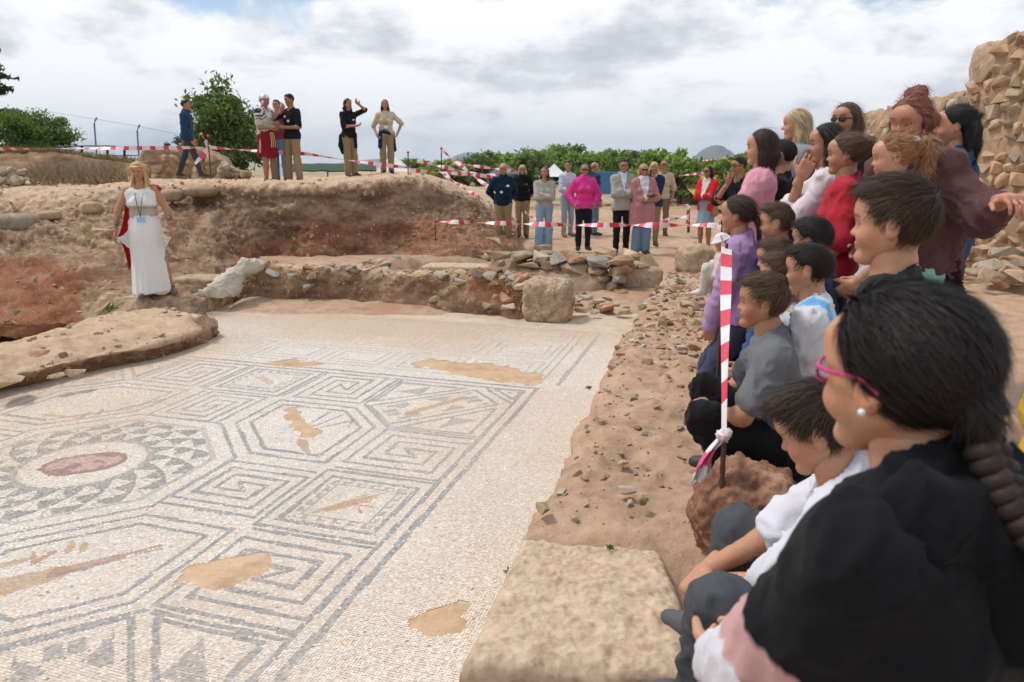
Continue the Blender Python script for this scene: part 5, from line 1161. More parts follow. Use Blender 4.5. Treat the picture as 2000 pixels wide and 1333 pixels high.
# -- on the mound
TOPG = 'staff and performers up on the mound'
g = person('bearded man in navy jacket striding past the short stone wall', 8, at=(*AY(374, 350, 17)[:2], 1.50), h=1.75, pose=dict(al=(-.17, .05, .055), ar=(.15, -.05, .042), fl=(1, .1, -.25), lean=3, wr=('t', .09, -.12, -.29), wl=('t', -.07, .13, -.29)), hair=H('short', DKHAIR), top=dict(name='jacket', col=(.018, .050, .105), off=.022, hem=-.03, collar=1), bottom=dict(col=(.055, .055, .065)), **FARV)
def stripes(V, C, g):
    d = np.minimum(np.linalg.norm(V - g['SL'], axis=1), np.linalg.norm(V - g['SR'], axis=1)); m = (d < .17); C[m] = np.where((np.floor(d[m] / .022) % 2 == 0)[:, None], np.array([.62, .60, .56]), np.array([.03, .025, .025])); C[~m] = np.array([.52, .49, .43]); return C
g = person('performer dressed as a legionary with helmet, banded armour and dark red skirt', 330, at=(*AY(528, 356, 15)[:2], 1.46), h=1.72, bw=1.06, skin='tan', pose=dict(wl=('t', .15, .03, -.15), wr=('t', .15, -.03, -.17), head=(10, 8, 0)), hair=H('short', DKHAIR), top=dict(name='armour', col=(.5, .48, .42), sleeve=.35, off=.024, paint=stripes, hem=.02), bottom=dict(kind='skirt', col=(.22, .012, .025), hem=.30, r=(.078, .115), folds=15, mat='cloth'), shoes=(.16, .075, .045), **FARV)
def helmet(g):
    hh, HC, HR, root = g['hh'], g['HC'], g['HR'], g['root']; W_ = lambda x, y, z: HC + HR @ (np.array([x, y, z], float) * hh); F = Field(HC - hh, HC + hh, .009)
    F.ell(W_(-.04, 0, .16), np.array([.50, .43, .45]) * hh, 0, HR); F.plane(W_(0, 0, .12), HR @ np.array([.25, 0, -1.]), .01)
    F.ell(W_(-.42, 0, -.10), np.array([.20, .36, .05]) * hh, .05 * hh, HR); F.ell(W_(.36, 0, .24), np.array([.14, .36, .04]) * hh, .02 * hh, HR)
    for s in (-1, 1): F.ell(W_(.12, s * .37, -.12), np.array([.14, .035, .24]) * hh, .02 * hh, HR)
    V, Q = F.mesh(); link('helmet', np_mesh('helmet', V, Q), M['metal'], root)
    V, Q = ring_tube([W_(.46 * math.cos(a), .42 * math.sin(a), .26) for a in np.linspace(-1.6, 1.6, 14)], .03 * hh, 6); link('helmet_band', np_mesh('helmet_band', V, Q), M['brass'], root)
    F = Field(g['NB'] - .25, g['NB'] + .25, .010)
    for s in (-1, 1): F.cone(g['NB'] - g['F'] * .05, g['NB'] + g['L'] * s * .075 + g['F'] * .03, .05, .045, .03); F.cone(g['NB'] + g['L'] * s * .075 + g['F'] * .03, g['tp'](.065, s * .01, .22), .045, .035, .03)
    V, Q = F.mesh(); V = fold(V, Q, .012, 14); link('scarf', np_mesh('scarf', V, Q, cols=np.tile(np.array([.62, .60, .57]), (len(V), 1))), M['cloth'], root)
    h = g['h']; tube_obj('belt', [g['tp'](.075 * math.cos(a), .095 * math.sin(a), .045) for a in np.linspace(0, 6.3, 20)], .018, 'brass', root, 6)
    for s in (-.5, 0, .5): tube_obj('belt_strap', [g['tp'](.085, s * .04, .05), g['tp'](.105, s * .05, -.06), g['tp'](.10, s * .06, -.12)], .012, 'brass', root, 5)
    tube_obj('scabbard', [g['tp'](.02, -.10, .05), g['tp'](.0, -.115, -.18)], .022, 'brass', root, 6)
helmet(g)
person('man in burgundy shirt and jeans half hidden behind the two men talking', 265, at=(*AY(551, 350, 16.2)[:2], 1.44), h=1.74, hair=H('short', (.05, .04, .035)), top=dict(col=(.16, .03, .05), sleeve=.5), bottom=dict(col=(.10, .18, .29), mat='denim'), **FARV)
g = person('man in black t-shirt and khaki trousers with his hand at his mouth', 240, at=(*AY(577, 355, 15.1)[:2], 1.45), h=1.75, skin='tan', pose=dict(wr=('t', .125, -.015, .015), er=(.1, -1, -.7), wl=('t', .15, .05, -.17), head=(-15, 12, 0), al=(.03, .11, .042), ar=(0, -.09, .042)), hair=H('crop', DKHAIR), top=dict(col=BLACK, sleeve=.45, hem=-.03), bottom=dict(col=KHAKI, wide=.008), hands=({}, {'d': (-.2, .4, .9)}), **FARV); badge(g); badge(g, u=.22, l=-.02, size=(.004, .05, .035))
g = person('woman with long black curly hair shading her eyes with a raised hand', 318, at=(*AY(686, 343, 16.5)[:2], 1.56), h=1.66, fem=1, skin='mid', pose=dict(wl=('t', .12, .10, .13), el=(.2, 1, .2), wr=('t', .15, .0, -.14), er=(-.2, -.9, -.6), head=(-5, 4, 0)), hands=({'d': (-.1, -.8, .6)}, {}), hair=H('curly', (.010, .008, .007), len=1.1, curl=1, t=.07), top=dict(col=BLACK, sleeve=.5, hem=-.03, collar=.8), bottom=dict(col=KHAKI, wide=.012), **FARV); badge(g, u=.20)
F_ = [g['tp'](-.05, -.09, .0), g['tp'](-.05, -.10, -.12), g['tp'](-.04, -.09, -.22)]; garment('jacket_tied_on_waist', [(F_[0], F_[1], .05, .06), (F_[1], F_[2], .06, .03), (g['tp'](.05, .05, .02), g['tp'](.07, .05, -.14), .05, .035)], 0, .016, (.012, .016, .022), g['root'], 'knit')
g = person('woman in cream short-sleeved shirt with a navy jacket round her waist', 280, at=(*AY(757, 334, 17)[:2], 1.62), h=1.63, fem=1, skin='mid', pose=dict(wl=('t', .01, .16, -.24), el=(-.5, 1, 0), wr=('t', .06, -.13, -.26), head=(0, 0, 4)), hair=H('long', DKHAIR, len=1.1, front=1), top=dict(col=(.56, .48, .34), sleeve=.5, hem=-.01, collar=.7), bottom=dict(col=KHAKI, wide=.01), **FARV); lanyard(g, cardm='white_card', drop=.12)
garment('jacket_tied_on_waist', [(g['tp'](.03, -.07, .03), g['tp'](.04, -.09, -.16), .055, .05), (g['tp'](-.03, .09, .03), g['tp'](-.03, .11, -.2), .05, .05), (g['tp'](.06, -.03, .04), g['tp'](.06, .04, .02), .05, .04)], 0, .016, (.018, .035, .075), g['root'], 'knit')

# -- visitors standing behind the low walls
FG_ = 'visitors standing behind the low walls'
def far(label, px, py_feet, Y, face, **k):
    p = AY(px, py_feet, Y); gz = float(ground_z(p[0], p[1])) + .06; return person(label, face, at=(p[0], p[1], gz), **{**FARV, **k})
g = far('man in navy fleece and khaki trousers standing with hands behind his back', 983, 480, 14.4, 278, h=1.68, pose=dict(wl=('t', -.08, .05, -.24), wr=('t', -.08, -.05, -.24), head=(0, 14, 0)), hair=H('bald', DKHAIR), top=dict(name='fleece', col=(.010, .026, .048), off=.022, mat='knit', hem=-.02, collar=1), bottom=dict(col=KHAKI, wide=.006)); badge(g, l=.045, u=.21); badge(g, l=-.03, u=.14)
g = far('long-haired blonde woman in black jacket and khaki trousers standing in the back', 1020, 450, 16.6, 268, h=1.64, fem=1, pose=dict(wl=('t', -.05, .06, -.26), wr=('t', -.05, -.06, -.26)), hair=H('long', BLOND, len=.8), top=dict(name='jacket', col=BLACK, off=.022, mat='knit', hem=-.02, collar=.8), bottom=dict(col=KHAKI, wide=.008)); badge(g, l=.05, u=.2); glasses(g, g['root'], False)
far('woman with wavy brown hair in grey cardigan and wide jeans, arms folded', 1062, 487, 14.2, 275, h=1.60, fem=1, pose=dict(**CROSSED, head=(-18, -4, 0)), hair=H('curly', (.14, .085, .05), len=.85, curl=1, t=.05), top=dict(name='cardigan', col=(.40, .385, .34), hem=-.01, mat='knit', loose=.012), bottom=dict(col=(.24, .35, .48), wide=.020, mat='denim'), shoes=(.3, .2, .15))
g = far('man in pale blue shirt carrying a folded jacket over his arm', 1107, 447, 17.0, 300, h=1.72, pose=dict(wl=('t', .13, -.03, -.13), wr=('t', .15, -.02, -.16), head=(-40, 0, 0)), hair=H('short', DKHAIR, t=.05), top=dict(col=(.50, .58, .68), hem=-.02, collar=.8, loose=.012), bottom=dict(col=(.30, .37, .44), mat='denim'), shoes=(.2, .1, .06))
garment('folded_jacket', [(g['WL'] - np.array([0, .06, .02]), g['WL'] + np.array([.03, .10, -.02]), .06, .06), (g['WL'], g['WL'] - np.array([0, 0, .28]), .08, .07)], 0, .016, (.20, .18, .17), g['root'], 'knit')
g = far('woman in bright pink fleece and dark trousers wearing sunglasses', 1138, 487, 14.2, 275, h=1.66, fem=1, pose=POCKETS, hair=H('half', (.28, .17, .09), len=.25), top=dict(name='fleece', col=(.74, .055, .28), off=.024, mat='knit', hem=-.035, collar=.9, loose=.012), bottom=dict(col=(.015, .016, .028)), shoes=(.03, .03, .035)); glasses(g, g['root']); badge(g, l=.03, u=.2)
far('balding man in navy jacket and jeans turned away in the back row', 1158, 445, 17.2, 20, h=1.70, hair=H('bald', (.2, .18, .16)), top=dict(name='jacket', col=(.02, .04, .075), off=.02, hem=-.02), bottom=dict(col=(.12, .2, .3), mat='denim'))
g = far('man in light grey blazer and black trousers with arms folded', 1212, 493, 13.7, 272, h=1.74, pose=dict(**CROSSED, head=(-6, 2, 0)), hair=H('short', DKHAIR), top=dict(name='blazer', col=(.36, .35, .32), off=.022, hem=-.06, collar=.6, paint=vfront((.62, .66, .72), .035, .12)), bottom=dict(col=BLACK)); glasses(g, g['root'], False)
g = far('blonde woman in long dusty pink coat and jeans holding an open notebook', 1250, 497, 13.6, 278, h=1.66, fem=1, pose=dict(wl=('t', .12, .06, -.15), wr=('t', .13, .04, -.16)), hair=H('long', BLOND, len=.62, t=.05), top=dict(name='coat', col=(.46, .22, .22), off=.034, hem=-.20, flare=.02, paint=vfront((.66, .66, .66), .055, .02), collar=.6, loose=.010), bottom=dict(col=(.16, .25, .36), mat='denim', wide=.020), shoes=(.10, .045, .03)); glasses(g, g['root'])
o = link('notebook', box_mesh('notebook', (.20, .15, .014)), M['plastic_black']); wp = np.array(g['root'].matrix_basis @ Vector(g['WL'] + np.array([.10, -.03, .03]))); o.location = wp; o.rotation_euler = (.25, .15, math.radians(278)); tag(o, 'dark notebook held open by the woman in the pink coat', 'notebook')
far('fair-haired woman in navy jacket with her hand at her chin', 1271, 468, 14.9, 262, h=1.70, fem=1, pose=dict(wr=('t', .115, -.01, .01), er=(.1, -.9, -.7), wl=('t', .1, -.04, -.13)), hair=H('long', (.60, .47, .28), len=.6), top=dict(name='jacket', col=(.018, .04, .08), off=.024, hem=-.05), bottom=dict(col=(.30, .22, .14)))
g = far('bald man in beige t-shirt and brown trousers in the back row', 1291, 440, 17.0, 262, h=1.74, skin='tan', hair=H('bald', (.10, .09, .08)), top=dict(col=(.50, .40, .29), sleeve=.5, loose=.012, hem=-.03), bottom=dict(col=(.22, .14, .09))); glasses(g, g['root'], False)
g = far('dark-haired woman in red blazer and denim skirt with folded arms', 1377, 450, 14.3, 225, h=1.62, fem=1, skin='tan', pose=dict(**CROSSED, head=(-18, 0, 0)), hair=H('long', DKHAIR, len=.75), top=dict(name='blazer', col=(.60, .020, .028), off=.024, hem=-.05, paint=vfront((.62, .60, .57), .05, .06), collar=.5), bottom=dict(kind='skirt', col=(.24, .32, .40), hem=.33, r=(.066, .10), mat='denim', folds=6, pleat=.6), shoes=(.3, .28, .25)); glasses(g, g['root'])
garment('shoulder_bag', [(g['tp'](.0, .12, .0), g['tp'](.02, .13, -.08), .05, .07)], 0, .014, (.34, .17, .07), g['root'], 'leather'); tube_obj('bag_strap', [g['SL'] + np.array([0, 0, .035]), g['tp'](.02, .12, .12), g['tp'](.01, .125, .03)], .010, M['leather'], g['root'])
g = person('man in black shirt and glasses holding his chin beside the boulder', 215, head=(1443, 325), Y=8.2, ground=.42, pose=dict(wr=('t', .12, -.005, .01), er=(.3, -.5, -1), wl=('t', .10, -.04, -.13), head=(-20, 6, 0), hands=({}, {'d': (-.3, .2, .9)})), hair=H('short', DKHAIR), top=dict(col=BLACK, sleeve=.5, loose=.01, hem=-.03), bottom=dict(col=(.05, .05, .06)), vox=.013, hvox=.006, skin='tan'); glasses(g, g['root'], False)

# -- the guide in white
def band(V, C, g):
    u = (V - g['pel']) @ g['T'] / g['h']; m = (u > .055) & (u < .155); C[m] = np.array([.46, .42, .35]); return C
wz = .205
g = person('woman with long fair hair dressed in a white Roman gown with a red cloak', 281, at=(*AY(300, 578, 9.1)[:2], wz), h=1.67, fem=1, bw=1.04, skin='mid', pose=dict(wl=('t', .06, .195, -.292), el=(-.6, .8, .0), wr=('t', .06, -.195, -.292), er=(-.6, -.8, .0), head=(-3, 4, -3), fl=(1, .5, 0), fr=(1, -.2, 0), al=(-.02, .13, .042), ar=(.04, -.03, .042)),
           hair=H('curly', (.62, .42, .19), len=1.7, curl=.7, t=.05, front=1), top=dict(name='bodice', col=(.78, .775, .75), sleeve=0, off=.012, hem=.02, neckw=1.35, paint=band, tattoo=True), bottom=dict(kind='skirt', name='gown_skirt', col=(.78, .775, .75), hem=.028, r=(.076, .128), folds=15, rise=.085, pleat=.55), shoes=(.12, .08, .06), vox=.010, hvox=.005, strands=2500, curl=(.45, .45))
def gown_extras(g):
    h, root = g['h'], g['root']; lanyard(g, drop=.075, f=.078)
    for S, sd in (('L', 1), ('R', -1)):           # white drape lifted in each hand
        W_ = g['W' + S] + nrm(g['W' + S] - g['E' + S]) * .07; n = 18; V = []
        for i in range(n):
            t = i / (n - 1); a = g['tp'](.02, sd * .085, .02 - .10 * t); b = W_ * (1 - t) + (g['tp'](0, sd * .12, -.17)) * t
            for j in range(10): u = j / 9; p = a * (1 - u) + b * u; V.append(p + np.array([.012 * math.sin(i * 1.3 + j * .4), 0, -.055 * math.sin(u * math.pi) * (1 - .3 * t)]))
        V = np.array(V); V2 = V + np.array([-.006, 0, 0]); Q = grid_faces(n, 10); VV = np.concatenate([V, V2]); QQ = np.concatenate([Q, Q[:, ::-1] + len(V)])
        link('drape', np_mesh('drape', VV, QQ, cols=np.tile(np.array([.78, .775, .75]), (len(VV), 1))), M['cloth'], root)
    # red cloak: from the shoulders down the back, gathered in her right hand
    n, m = 44, 30; V = np.zeros((n, m, 3)); Wr = g['WR'] + nrm(g['WR'] - g['ER']) * .06
    for i in range(n):
        t = i / (n - 1)
        for j in range(m):
            u = j / (m - 1); sh = g['tp'](-.055 - .02 * t, .05 - .18 * u, .255); p = sh.copy(); p[2] = sh[2] - t * (.62 + .30 * u ** 1.5) * h * .66
            p[0] += -.03 * t + .05 * t * math.sin(u * 19) * .6; p[1] += -.10 * t * u ** 2 - .02 * math.sin(u * 17)
            if u > .55: k = (u - .55) / .45 * math.exp(-((t - .52) / .28) ** 2); p = p * (1 - k) + (Wr + np.array([-.02, .01, -.03])) * k
            V[i, j] = p
    V2 = V + np.array([-.012, 0, 0]); Q = grid_faces(n, m); VV = np.concatenate([V.reshape(-1, 3), V2.reshape(-1, 3)]); QQ = np.concatenate([Q, Q[:, ::-1] + n * m])
    link('cloak', np_mesh('cloak', VV, QQ, cols=np.tile(np.array([.42, .010, .020]), (len(VV), 1))), M['cloth'], root)
    F = Field(g['SL'] - .16, g['SL'] + .16, .01); F.cone(g['SL'] + np.array([-.05, -.03, .02]), g['SL'] + np.array([-.02, .03, .01]), .045, .05, .03); V, Q = F.mesh(); V = fold(V, Q, .012, 16); link('cloak_shoulder', np_mesh('cloak_shoulder', V, Q, cols=np.tile(np.array([.42, .010, .020]), (len(V), 1))), M['cloth'], root)
    HC, HR, hh = g['HC'], g['HR'], g['hh']; tube_obj('hair_band', [HC + HR @ (np.array([.40 * math.cos(a) - .03, .41 * math.sin(a), .30 - .02 * math.cos(a)]) * hh) for a in np.linspace(-1.9, 1.9, 18)], .008, 'brass', root, 6)
gown_extras(g)
o_ = AY(235, 453, 9.0); s = link('roof_tile', hull_to := np_mesh('roof_tile', HULLS[3][0], HULLS[3][1], False), M['stone_tan']); s.location = np.array(g['root'].matrix_basis @ Vector(g['WR'] + np.array([.06, -.12, .02]))); s.scale = (.26, .14, .04); s.rotation_euler = (0, .1, .3); tag(s, 'flat tan roof tile fragment in the robed woman\'s right hand', 'tile')

# -- standing on the bank, right
NEAR = dict(vox=.0115, hvox=.0050); MIDV = dict(vox=.014, hvox=.0062)
def star(V, C, g):
    q = V - g['tp'](.05, .05, -.005); r = np.hypot(q @ g['T'], q @ (g['L'])); m = (r < .045) & ((q @ g['F']) > -.06); C[m] = np.array([.50, .26, .08]); return C
person('girl in pink sweatshirt standing with folded arms at the far end of the line', 166, head=(1488, 289), Y=4.3, ground=.68, kid=True, fem=.5, pose=dict(**CROSSED, head=(-4, 2, 0), lean=-3), skin='light', hair=H('long', (.035, .02, .013), len=.62), top=dict(name='sweatshirt', col=(.66, .30, .37), off=.020, mat='knit', loose=.006, hem=-.05, paint=star), bottom=dict(col=(.16, .12, .11)), strands=2500, **NEAR)
person('dark-haired boy in black top behind the pink sweatshirt girl', 150, head=(1527, 305), Y=4.7, ground=.68, kid=True, hair=H('short', DKHAIR), top=dict(col=BLACK), bottom=dict(col=BLACK), strands=1500, **MIDV)
g = person('blonde woman in grey blazer standing behind the children', 172, head=(1556, 245), Y=5.2, ground=.62, fem=1, pose=dict(**CROSSED, head=(-4, 3, 0)), skin='light', hair=H('long', (.50, .38, .22), len=.9), top=dict(name='blazer', col=(.26, .27, .28), off=.022, hem=-.06, collar=.5), bottom=dict(col=(.05, .05, .06)), strands=2500, **MIDV)
g = person('girl in white t-shirt with straight black hair biting her nails', 160, head=(1615, 281), Y=3.75, ground=.70, kid=True, fem=.5, pose=dict(wr=('t', .085, .015, .015), er=(.35, -.35, -1), wl=('t', .11, -.07, -.11), el=(.2, .7, -.8), head=(6, 4, 0), hands=({'d': (-.4, -1, .1)}, {'d': (-.42, .1, .9)})), skin='mid', hair=H('long', (.016, .011, .009), len=.55), top=dict(col=(.66, .60, .62), sleeve=.48, hem=-.03, loose=.014), bottom=dict(col=(.46, .38, .36), wide=.012), strands=3000, **NEAR)
F_ = [g['tp'](.03, -.075, .04), g['tp'](.05, -.085, -.10), g['tp'](.05, -.08, -.26)]; garment('tied_jacket', [(F_[0], F_[1], .035, .05), (F_[1], F_[2], .05, .05), (g['tp'](.0, -.08, .045), g['tp'](.05, .03, .045), .045, .04)], 0, .009, (.42, .37, .35), g['root'], 'knit', amp=.012)
for a in (.0, .022): tube_obj('bracelet', [g['WR'] + (g['ER'] - g['WR']) * (.08 + a) + np.array([.018 * math.cos(t), .018 * math.sin(t), 0]) for t in np.linspace(0, 6.3, 14)], .005, 'white_card', g['root'], 5)
g = person('woman in dark top and large sunglasses standing behind the girls', 212, head=(1652, 236), Y=4.8, ground=.62, fem=1, hair=H('long', (.10, .058, .032), len=.55), top=dict(col=(.02, .022, .02)), bottom=dict(col=(.03, .03, .04)), strands=2000, **MIDV); glasses(g, g['root'])
g = person('girl in red shirt and black shorts with a brown hair bun', 156, head=(1652, 302), Y=3.4, ground=.72, kid=True, fem=.5, pose=dict(wr=('t', .03, -.12, -.28), wl=('t', .06, .11, -.27), head=(2, 3, 0)), skin='mid', hair=H('bun', (.12, .066, .036), bun=(-.50, 0, .24), tie=(-.5, 0, .24)), top=dict(col=(.44, .028, .042), sleeve=.48, hem=-.045, loose=.010, off=.018, neckw=1.15), bottom=dict(col=BLACK, len=.40, off=.002), shoes=(.3, .3, .3), strands=3000, **NEAR)
g = person('girl with light brown curly ponytail and lilac hair tie', 158, head=(1745, 308), Y=2.9, ground=.74, kid=True, fem=.5, pose=dict(wl=('t', .08, .08, -.25), wr=('t', .06, -.09, -.26), head=(4, 6, 0)), skin='light', hair=H('pony', (.30, .155, .072), curl=1, tail=[(-.44, 0, .26, .09), (-.60, 0, .22, .15), (-.72, 0, -.02, .19), (-.66, 0, -.30, .17), (-.58, 0, -.52, .09)], tie=(-.46, 0, .26)), top=dict(col=(.62, .64, .70), sleeve=.48, hem=-.05), bottom=dict(col=(.3, .35, .45)), strands=4000, **NEAR)
HC, HR, hh = g['HC'], g['HR'], g['hh']; tube_obj('hair_tie', [HC + HR @ (np.array([-.47 + .03 * math.cos(t), .11 * math.sin(t), .25 + .11 * math.cos(t)]) * hh) for t in np.linspace(0, 6.3, 16)], .011, simple('lilac_band', (.55, .42, .70)), g['root'], 6)
g = person('woman with reddish pinned-up curls in a brown shawl and aqua trousers', 196, head=(1780, 236), Y=3.05, ground=.66, fem=1, bw=1.05, pose=dict(lean=8, wl=('t', .05, .33, -.06), el=(-.3, .5, -.8), wr=('t', .06, -.12, -.22), head=(12, 18, 4), shut=True), hands=({'d': (.35, .8, .1)}, {}), skin='red', hair=H('curly', (.22, .075, .05), len=.22, curl=.45, strand=.45, t=.02, line=.31, extra=[(-.25, 0, .50, .17), (-.05, .1, .50, .12), (-.15, -.12, .52, .12)]), top=dict(name='top', col=(.105, .050, .050), hem=-.015, collar=1.2, off=.018, sleeve=.4, paint=lambda V, C, g: np.where((((V - g['pel']) @ g['T'] / g['h']) > .275)[:, None], np.array([.012, .012, .014]), C)), bottom=dict(col=(.26, .55, .50), wide=.014), strands=3500, **NEAR)
def shawl(g):
    h = g['h']; pr = [(g['NB'] - g['F'] * .03, g['SL'], .055, .062), (g['NB'] - g['F'] * .03, g['SR'], .055, .062), (g['SL'], g['EL'], .058, .056), (g['EL'], g['EL'] * .5 + g['WL'] * .5, .056, .042), (g['SR'], g['ER'], .058, .05), (g['tp'](-.04, -.05, .2), g['tp'](-.04, .05, .12), .085, .085), (g['tp'](.04, .05, .2), g['tp'](.05, -.02, .12), .06, .06), (g['tp'](-.05, .06, .12), g['tp'](-.05, .08, -.02), .07, .05)]
    garment('shawl', pr, .020, .009, (.105, .050, .050), g['root'], 'cloth', k=.05, amp=.022, f=7, seed=3)
    a = g['tp'](-.04, .10, .02); garment('shawl_tassel', [(a, a - np.array([.02, -.03, .22]), .03, .055)], 0, .009, (.03, .014, .014), g['root'], 'knit', amp=.02, f=30)
    for s in (-1, 1): tube_obj('earring', [g['HC'] + g['HR'] @ (np.array([.0, s * .36, -.14]) * g['hh']) + np.array([.016 * math.cos(t), 0, -.016 + .016 * math.sin(t)]) for t in np.linspace(0, 6.3, 14)], .002, 'metal', g['root'], 5)
shawl(g)
g = person('woman in navy blouse with black hair tied half up seen from behind', 138, head=(1868, 248), Y=3.75, ground=.62, fem=1, pose=dict(wl=('t', -.02, .09, -.27), wr=('t', .09, -.05, -.2), head=(8, 4, 0)), skin='mid', hair=H('half', (.012, .010, .010), len=.62, tail=[(-.40, 0, .15, .10), (-.44, 0, -.1, .14), (-.44, 0, -.5, .14), (-.42, 0, -.8, .08)]), top=dict(col=(.018, .055, .125), off=.018, sleeve=.98, hem=-.08, loose=.012), bottom=dict(col=(.30, .21, .14), wide=.01), strands=2500, **MIDV)
def jersey(V, C, g): return C
g = person('large boy with short dark hair standing in front of the shawl woman', 150, head=(1745, 438), Y=1.56, ground=.52, kid=True, h=1.34, pose=dict(head=(-2, 2, 0)), skin='light', hair=H('crop', (.05, .028, .017), t=.02), top=dict(col=(.03, .03, .035), sleeve=.5), bottom=dict(col=(.05, .05, .07)), vox=.008, hvox=.003, strands=16000)
M['skin2'] = M['skin']

# -- crouching and sitting on the bank
SITG = 'children sitting along the tape'
g = person('small child in white hat and pale clothes crouching by the boulder', 150, head=(1409, 474), Y=5.6, ground=.60, h=.92, kid=True, pose=dict(**KNEES, head=(20, 20, 0)), skin='light', hair=H('short', BRHAIR), top=dict(col=(.60, .50, .46), hem=-.01), bottom=dict(col=(.62, .58, .52)), shoes=(.6, .58, .55), **MIDV)
def sunhat(g):
    hh, HC, HR = g['hh'], g['HC'], g['HR']; W_ = lambda x, y, z: HC + HR @ (np.array([x, y, z], float) * hh); F = Field(HC - hh, HC + hh, .006); F.ell(W_(-.05, 0, .16), np.array([.50, .43, .44]) * hh, 0, HR); F.plane(W_(0, 0, .1), HR @ np.array([.1, 0, -1.]), .01); F.ell(W_(-.02, 0, .12), np.array([.66, .58, .06]) * hh, .03, HR)
    V, Q = F.mesh(); link('sun_hat', np_mesh('sun_hat', V, Q, cols=np.tile(np.array([.70, .68, .66]), (len(V), 1))), M['cloth'], g['root'])
sunhat(g)
person('girl in lilac sweatshirt with low dark ponytail kneeling by the tape', 156, head=(1440, 420), Y=3.5, kid=True, fem=.5, h=1.3, pose=dict(pelvis=(-.05, 0, .19), lean=8, al=(-.14, .06, .03), ar=(-.12, -.06, .03), kl=(1, .1, -.4), kr=(1, -.1, -.4), wl=('a', .06, .05, .15), wr=('a', .05, -.06, .14), el=(-.6, .7, .1), er=(-.6, -.7, .1), head=(-2, 4, 0)), skin='mid', hair=H('pony', (.05, .027, .016), tail=[(-.42, 0, -.08, .09), (-.58, 0, -.22, .12), (-.62, 0, -.60, .11), (-.58, 0, -.85, .05)], tie=(-.42, 0, -.05)), top=dict(name='sweatshirt', col=(.42, .26, .46), off=.020, mat='knit', loose=.010, hem=-.01), bottom=dict(col=(.05, .06, .10)), strands=3000, **NEAR)
person('boy in bright blue t-shirt with short brown hair sitting behind the lilac girl', 156, head=(1517, 437), Y=3.4, kid=True, h=1.27, pose=dict(**KNEEL, head=(0, 4, 0)), skin='light', hair=H('crop', (.09, .052, .032), t=.015), top=dict(col=(.012, .06, .26), sleeve=.5), bottom=dict(col=(.03, .04, .08)), strands=4000, **NEAR)
person('black-haired boy in dark navy t-shirt sitting in the second row', 150, head=(1585, 471), Y=2.95, kid=True, h=1.27, pose=dict(**KNEEL, head=(-8, 4, 0)), skin='light', hair=H('short', (.014, .010, .009), t=.05), top=dict(col=(.016, .028, .065), sleeve=.5), bottom=dict(col=(.03, .04, .08)), strands=4000, **NEAR)
person('boy with straight brown hair whose head just shows between the others', 160, head=(1514, 505), Y=3.0, kid=True, h=1.2, pose=dict(**KNEEL, head=(0, 10, 0)), skin='light', hair=H('short', (.08, .046, .027), t=.04), top=dict(col=(.05, .10, .26), sleeve=1), bottom=dict(col=(.012, .014, .03)), strands=3000, **NEAR)
def shirt_marks(V, C, g):
    q = V - g['NB']; l = q @ g['L']; f = q @ g['F']; u = q @ g['T']
    m = (np.abs(np.abs(l) - .085) < .006) | (np.abs(np.abs(l) - .065) < .006); m &= (u > -.14); C[m] = np.array([.62, .36, .06]); return C
g = person('boy in white football shirt with yellow shoulder stripes', 152, head=(1528, 544), Y=2.55, kid=True, h=1.26, pose=dict(**KNEEL, head=(-4, 4, 0)), skin='light', hair=H('crop', (.09, .05, .03), t=.015), top=dict(col=(.68, .68, .69), sleeve=.5, paint=shirt_marks, off=.014), bottom=dict(col=(.1, .1, .12)), shoes=(.16, .55, .05), strands=5000, **NEAR)
def shirt_blue(V, C, g):
    q = V - g['NB']; l = q @ g['L']; u = q @ g['T']; m = (np.abs(np.abs(l) - .08) < .016) & (u > -.10); C[m] = np.array([.16, .45, .72]); return C
g2 = person('boy in white shirt with pale blue shoulder panels and black lettering on the back', 150, head=(1580, 528), Y=2.45, kid=True, h=1.26, pose=dict(**KNEEL, head=(-2, 6, 0)), skin='light', hair=H('short', (.020, .013, .010)), top=dict(col=(.66, .67, .69), sleeve=.5, paint=shirt_blue, off=.014), bottom=dict(col=(.02, .02, .03)), strands=5000, **NEAR)
def lettering(g, txt, size, off, name='lettering'):
    cu = bpy.data.curves.new('lettering', 'FONT'); cu.body = txt; cu.size = size; cu.extrude = .0012; cu.align_x = 'CENTER'; tmp = bpy.data.objects.new('t', cu); COL.objects.link(tmp); dg = bpy.context.evaluated_depsgraph_get(); me = bpy.data.meshes.new_from_object(tmp.evaluated_get(dg)); bpy.data.objects.remove(tmp)
    V = np.array([v.co[:] for v in me.vertices]); h = g['h']
    base = g['tp'](0, 0, off); back = .088 * h
    a = -V[:, 0] / (.10 * h)               # wrap round the back
    P = base + np.outer(-np.cos(a) * back, g['F']) + np.outer(np.sin(a) * .115 * h, g['L']) * 1.0 + np.outer(V[:, 1], g['T']); P -= np.outer(V[:, 2] + .004, g['F'])
    me.vertices.foreach_set('co', P.astype(np.float32).ravel()); me.update(); link(name, me, M['plastic_black'], g['root'])
lettering(g2, 'M', .075, .19); lettering(g, 'BELLIN', .045, .16)
def grey_tee(V, C, g): return C * (1 + .12 * fbm(V * 9, 3, seed=2)[:, None])
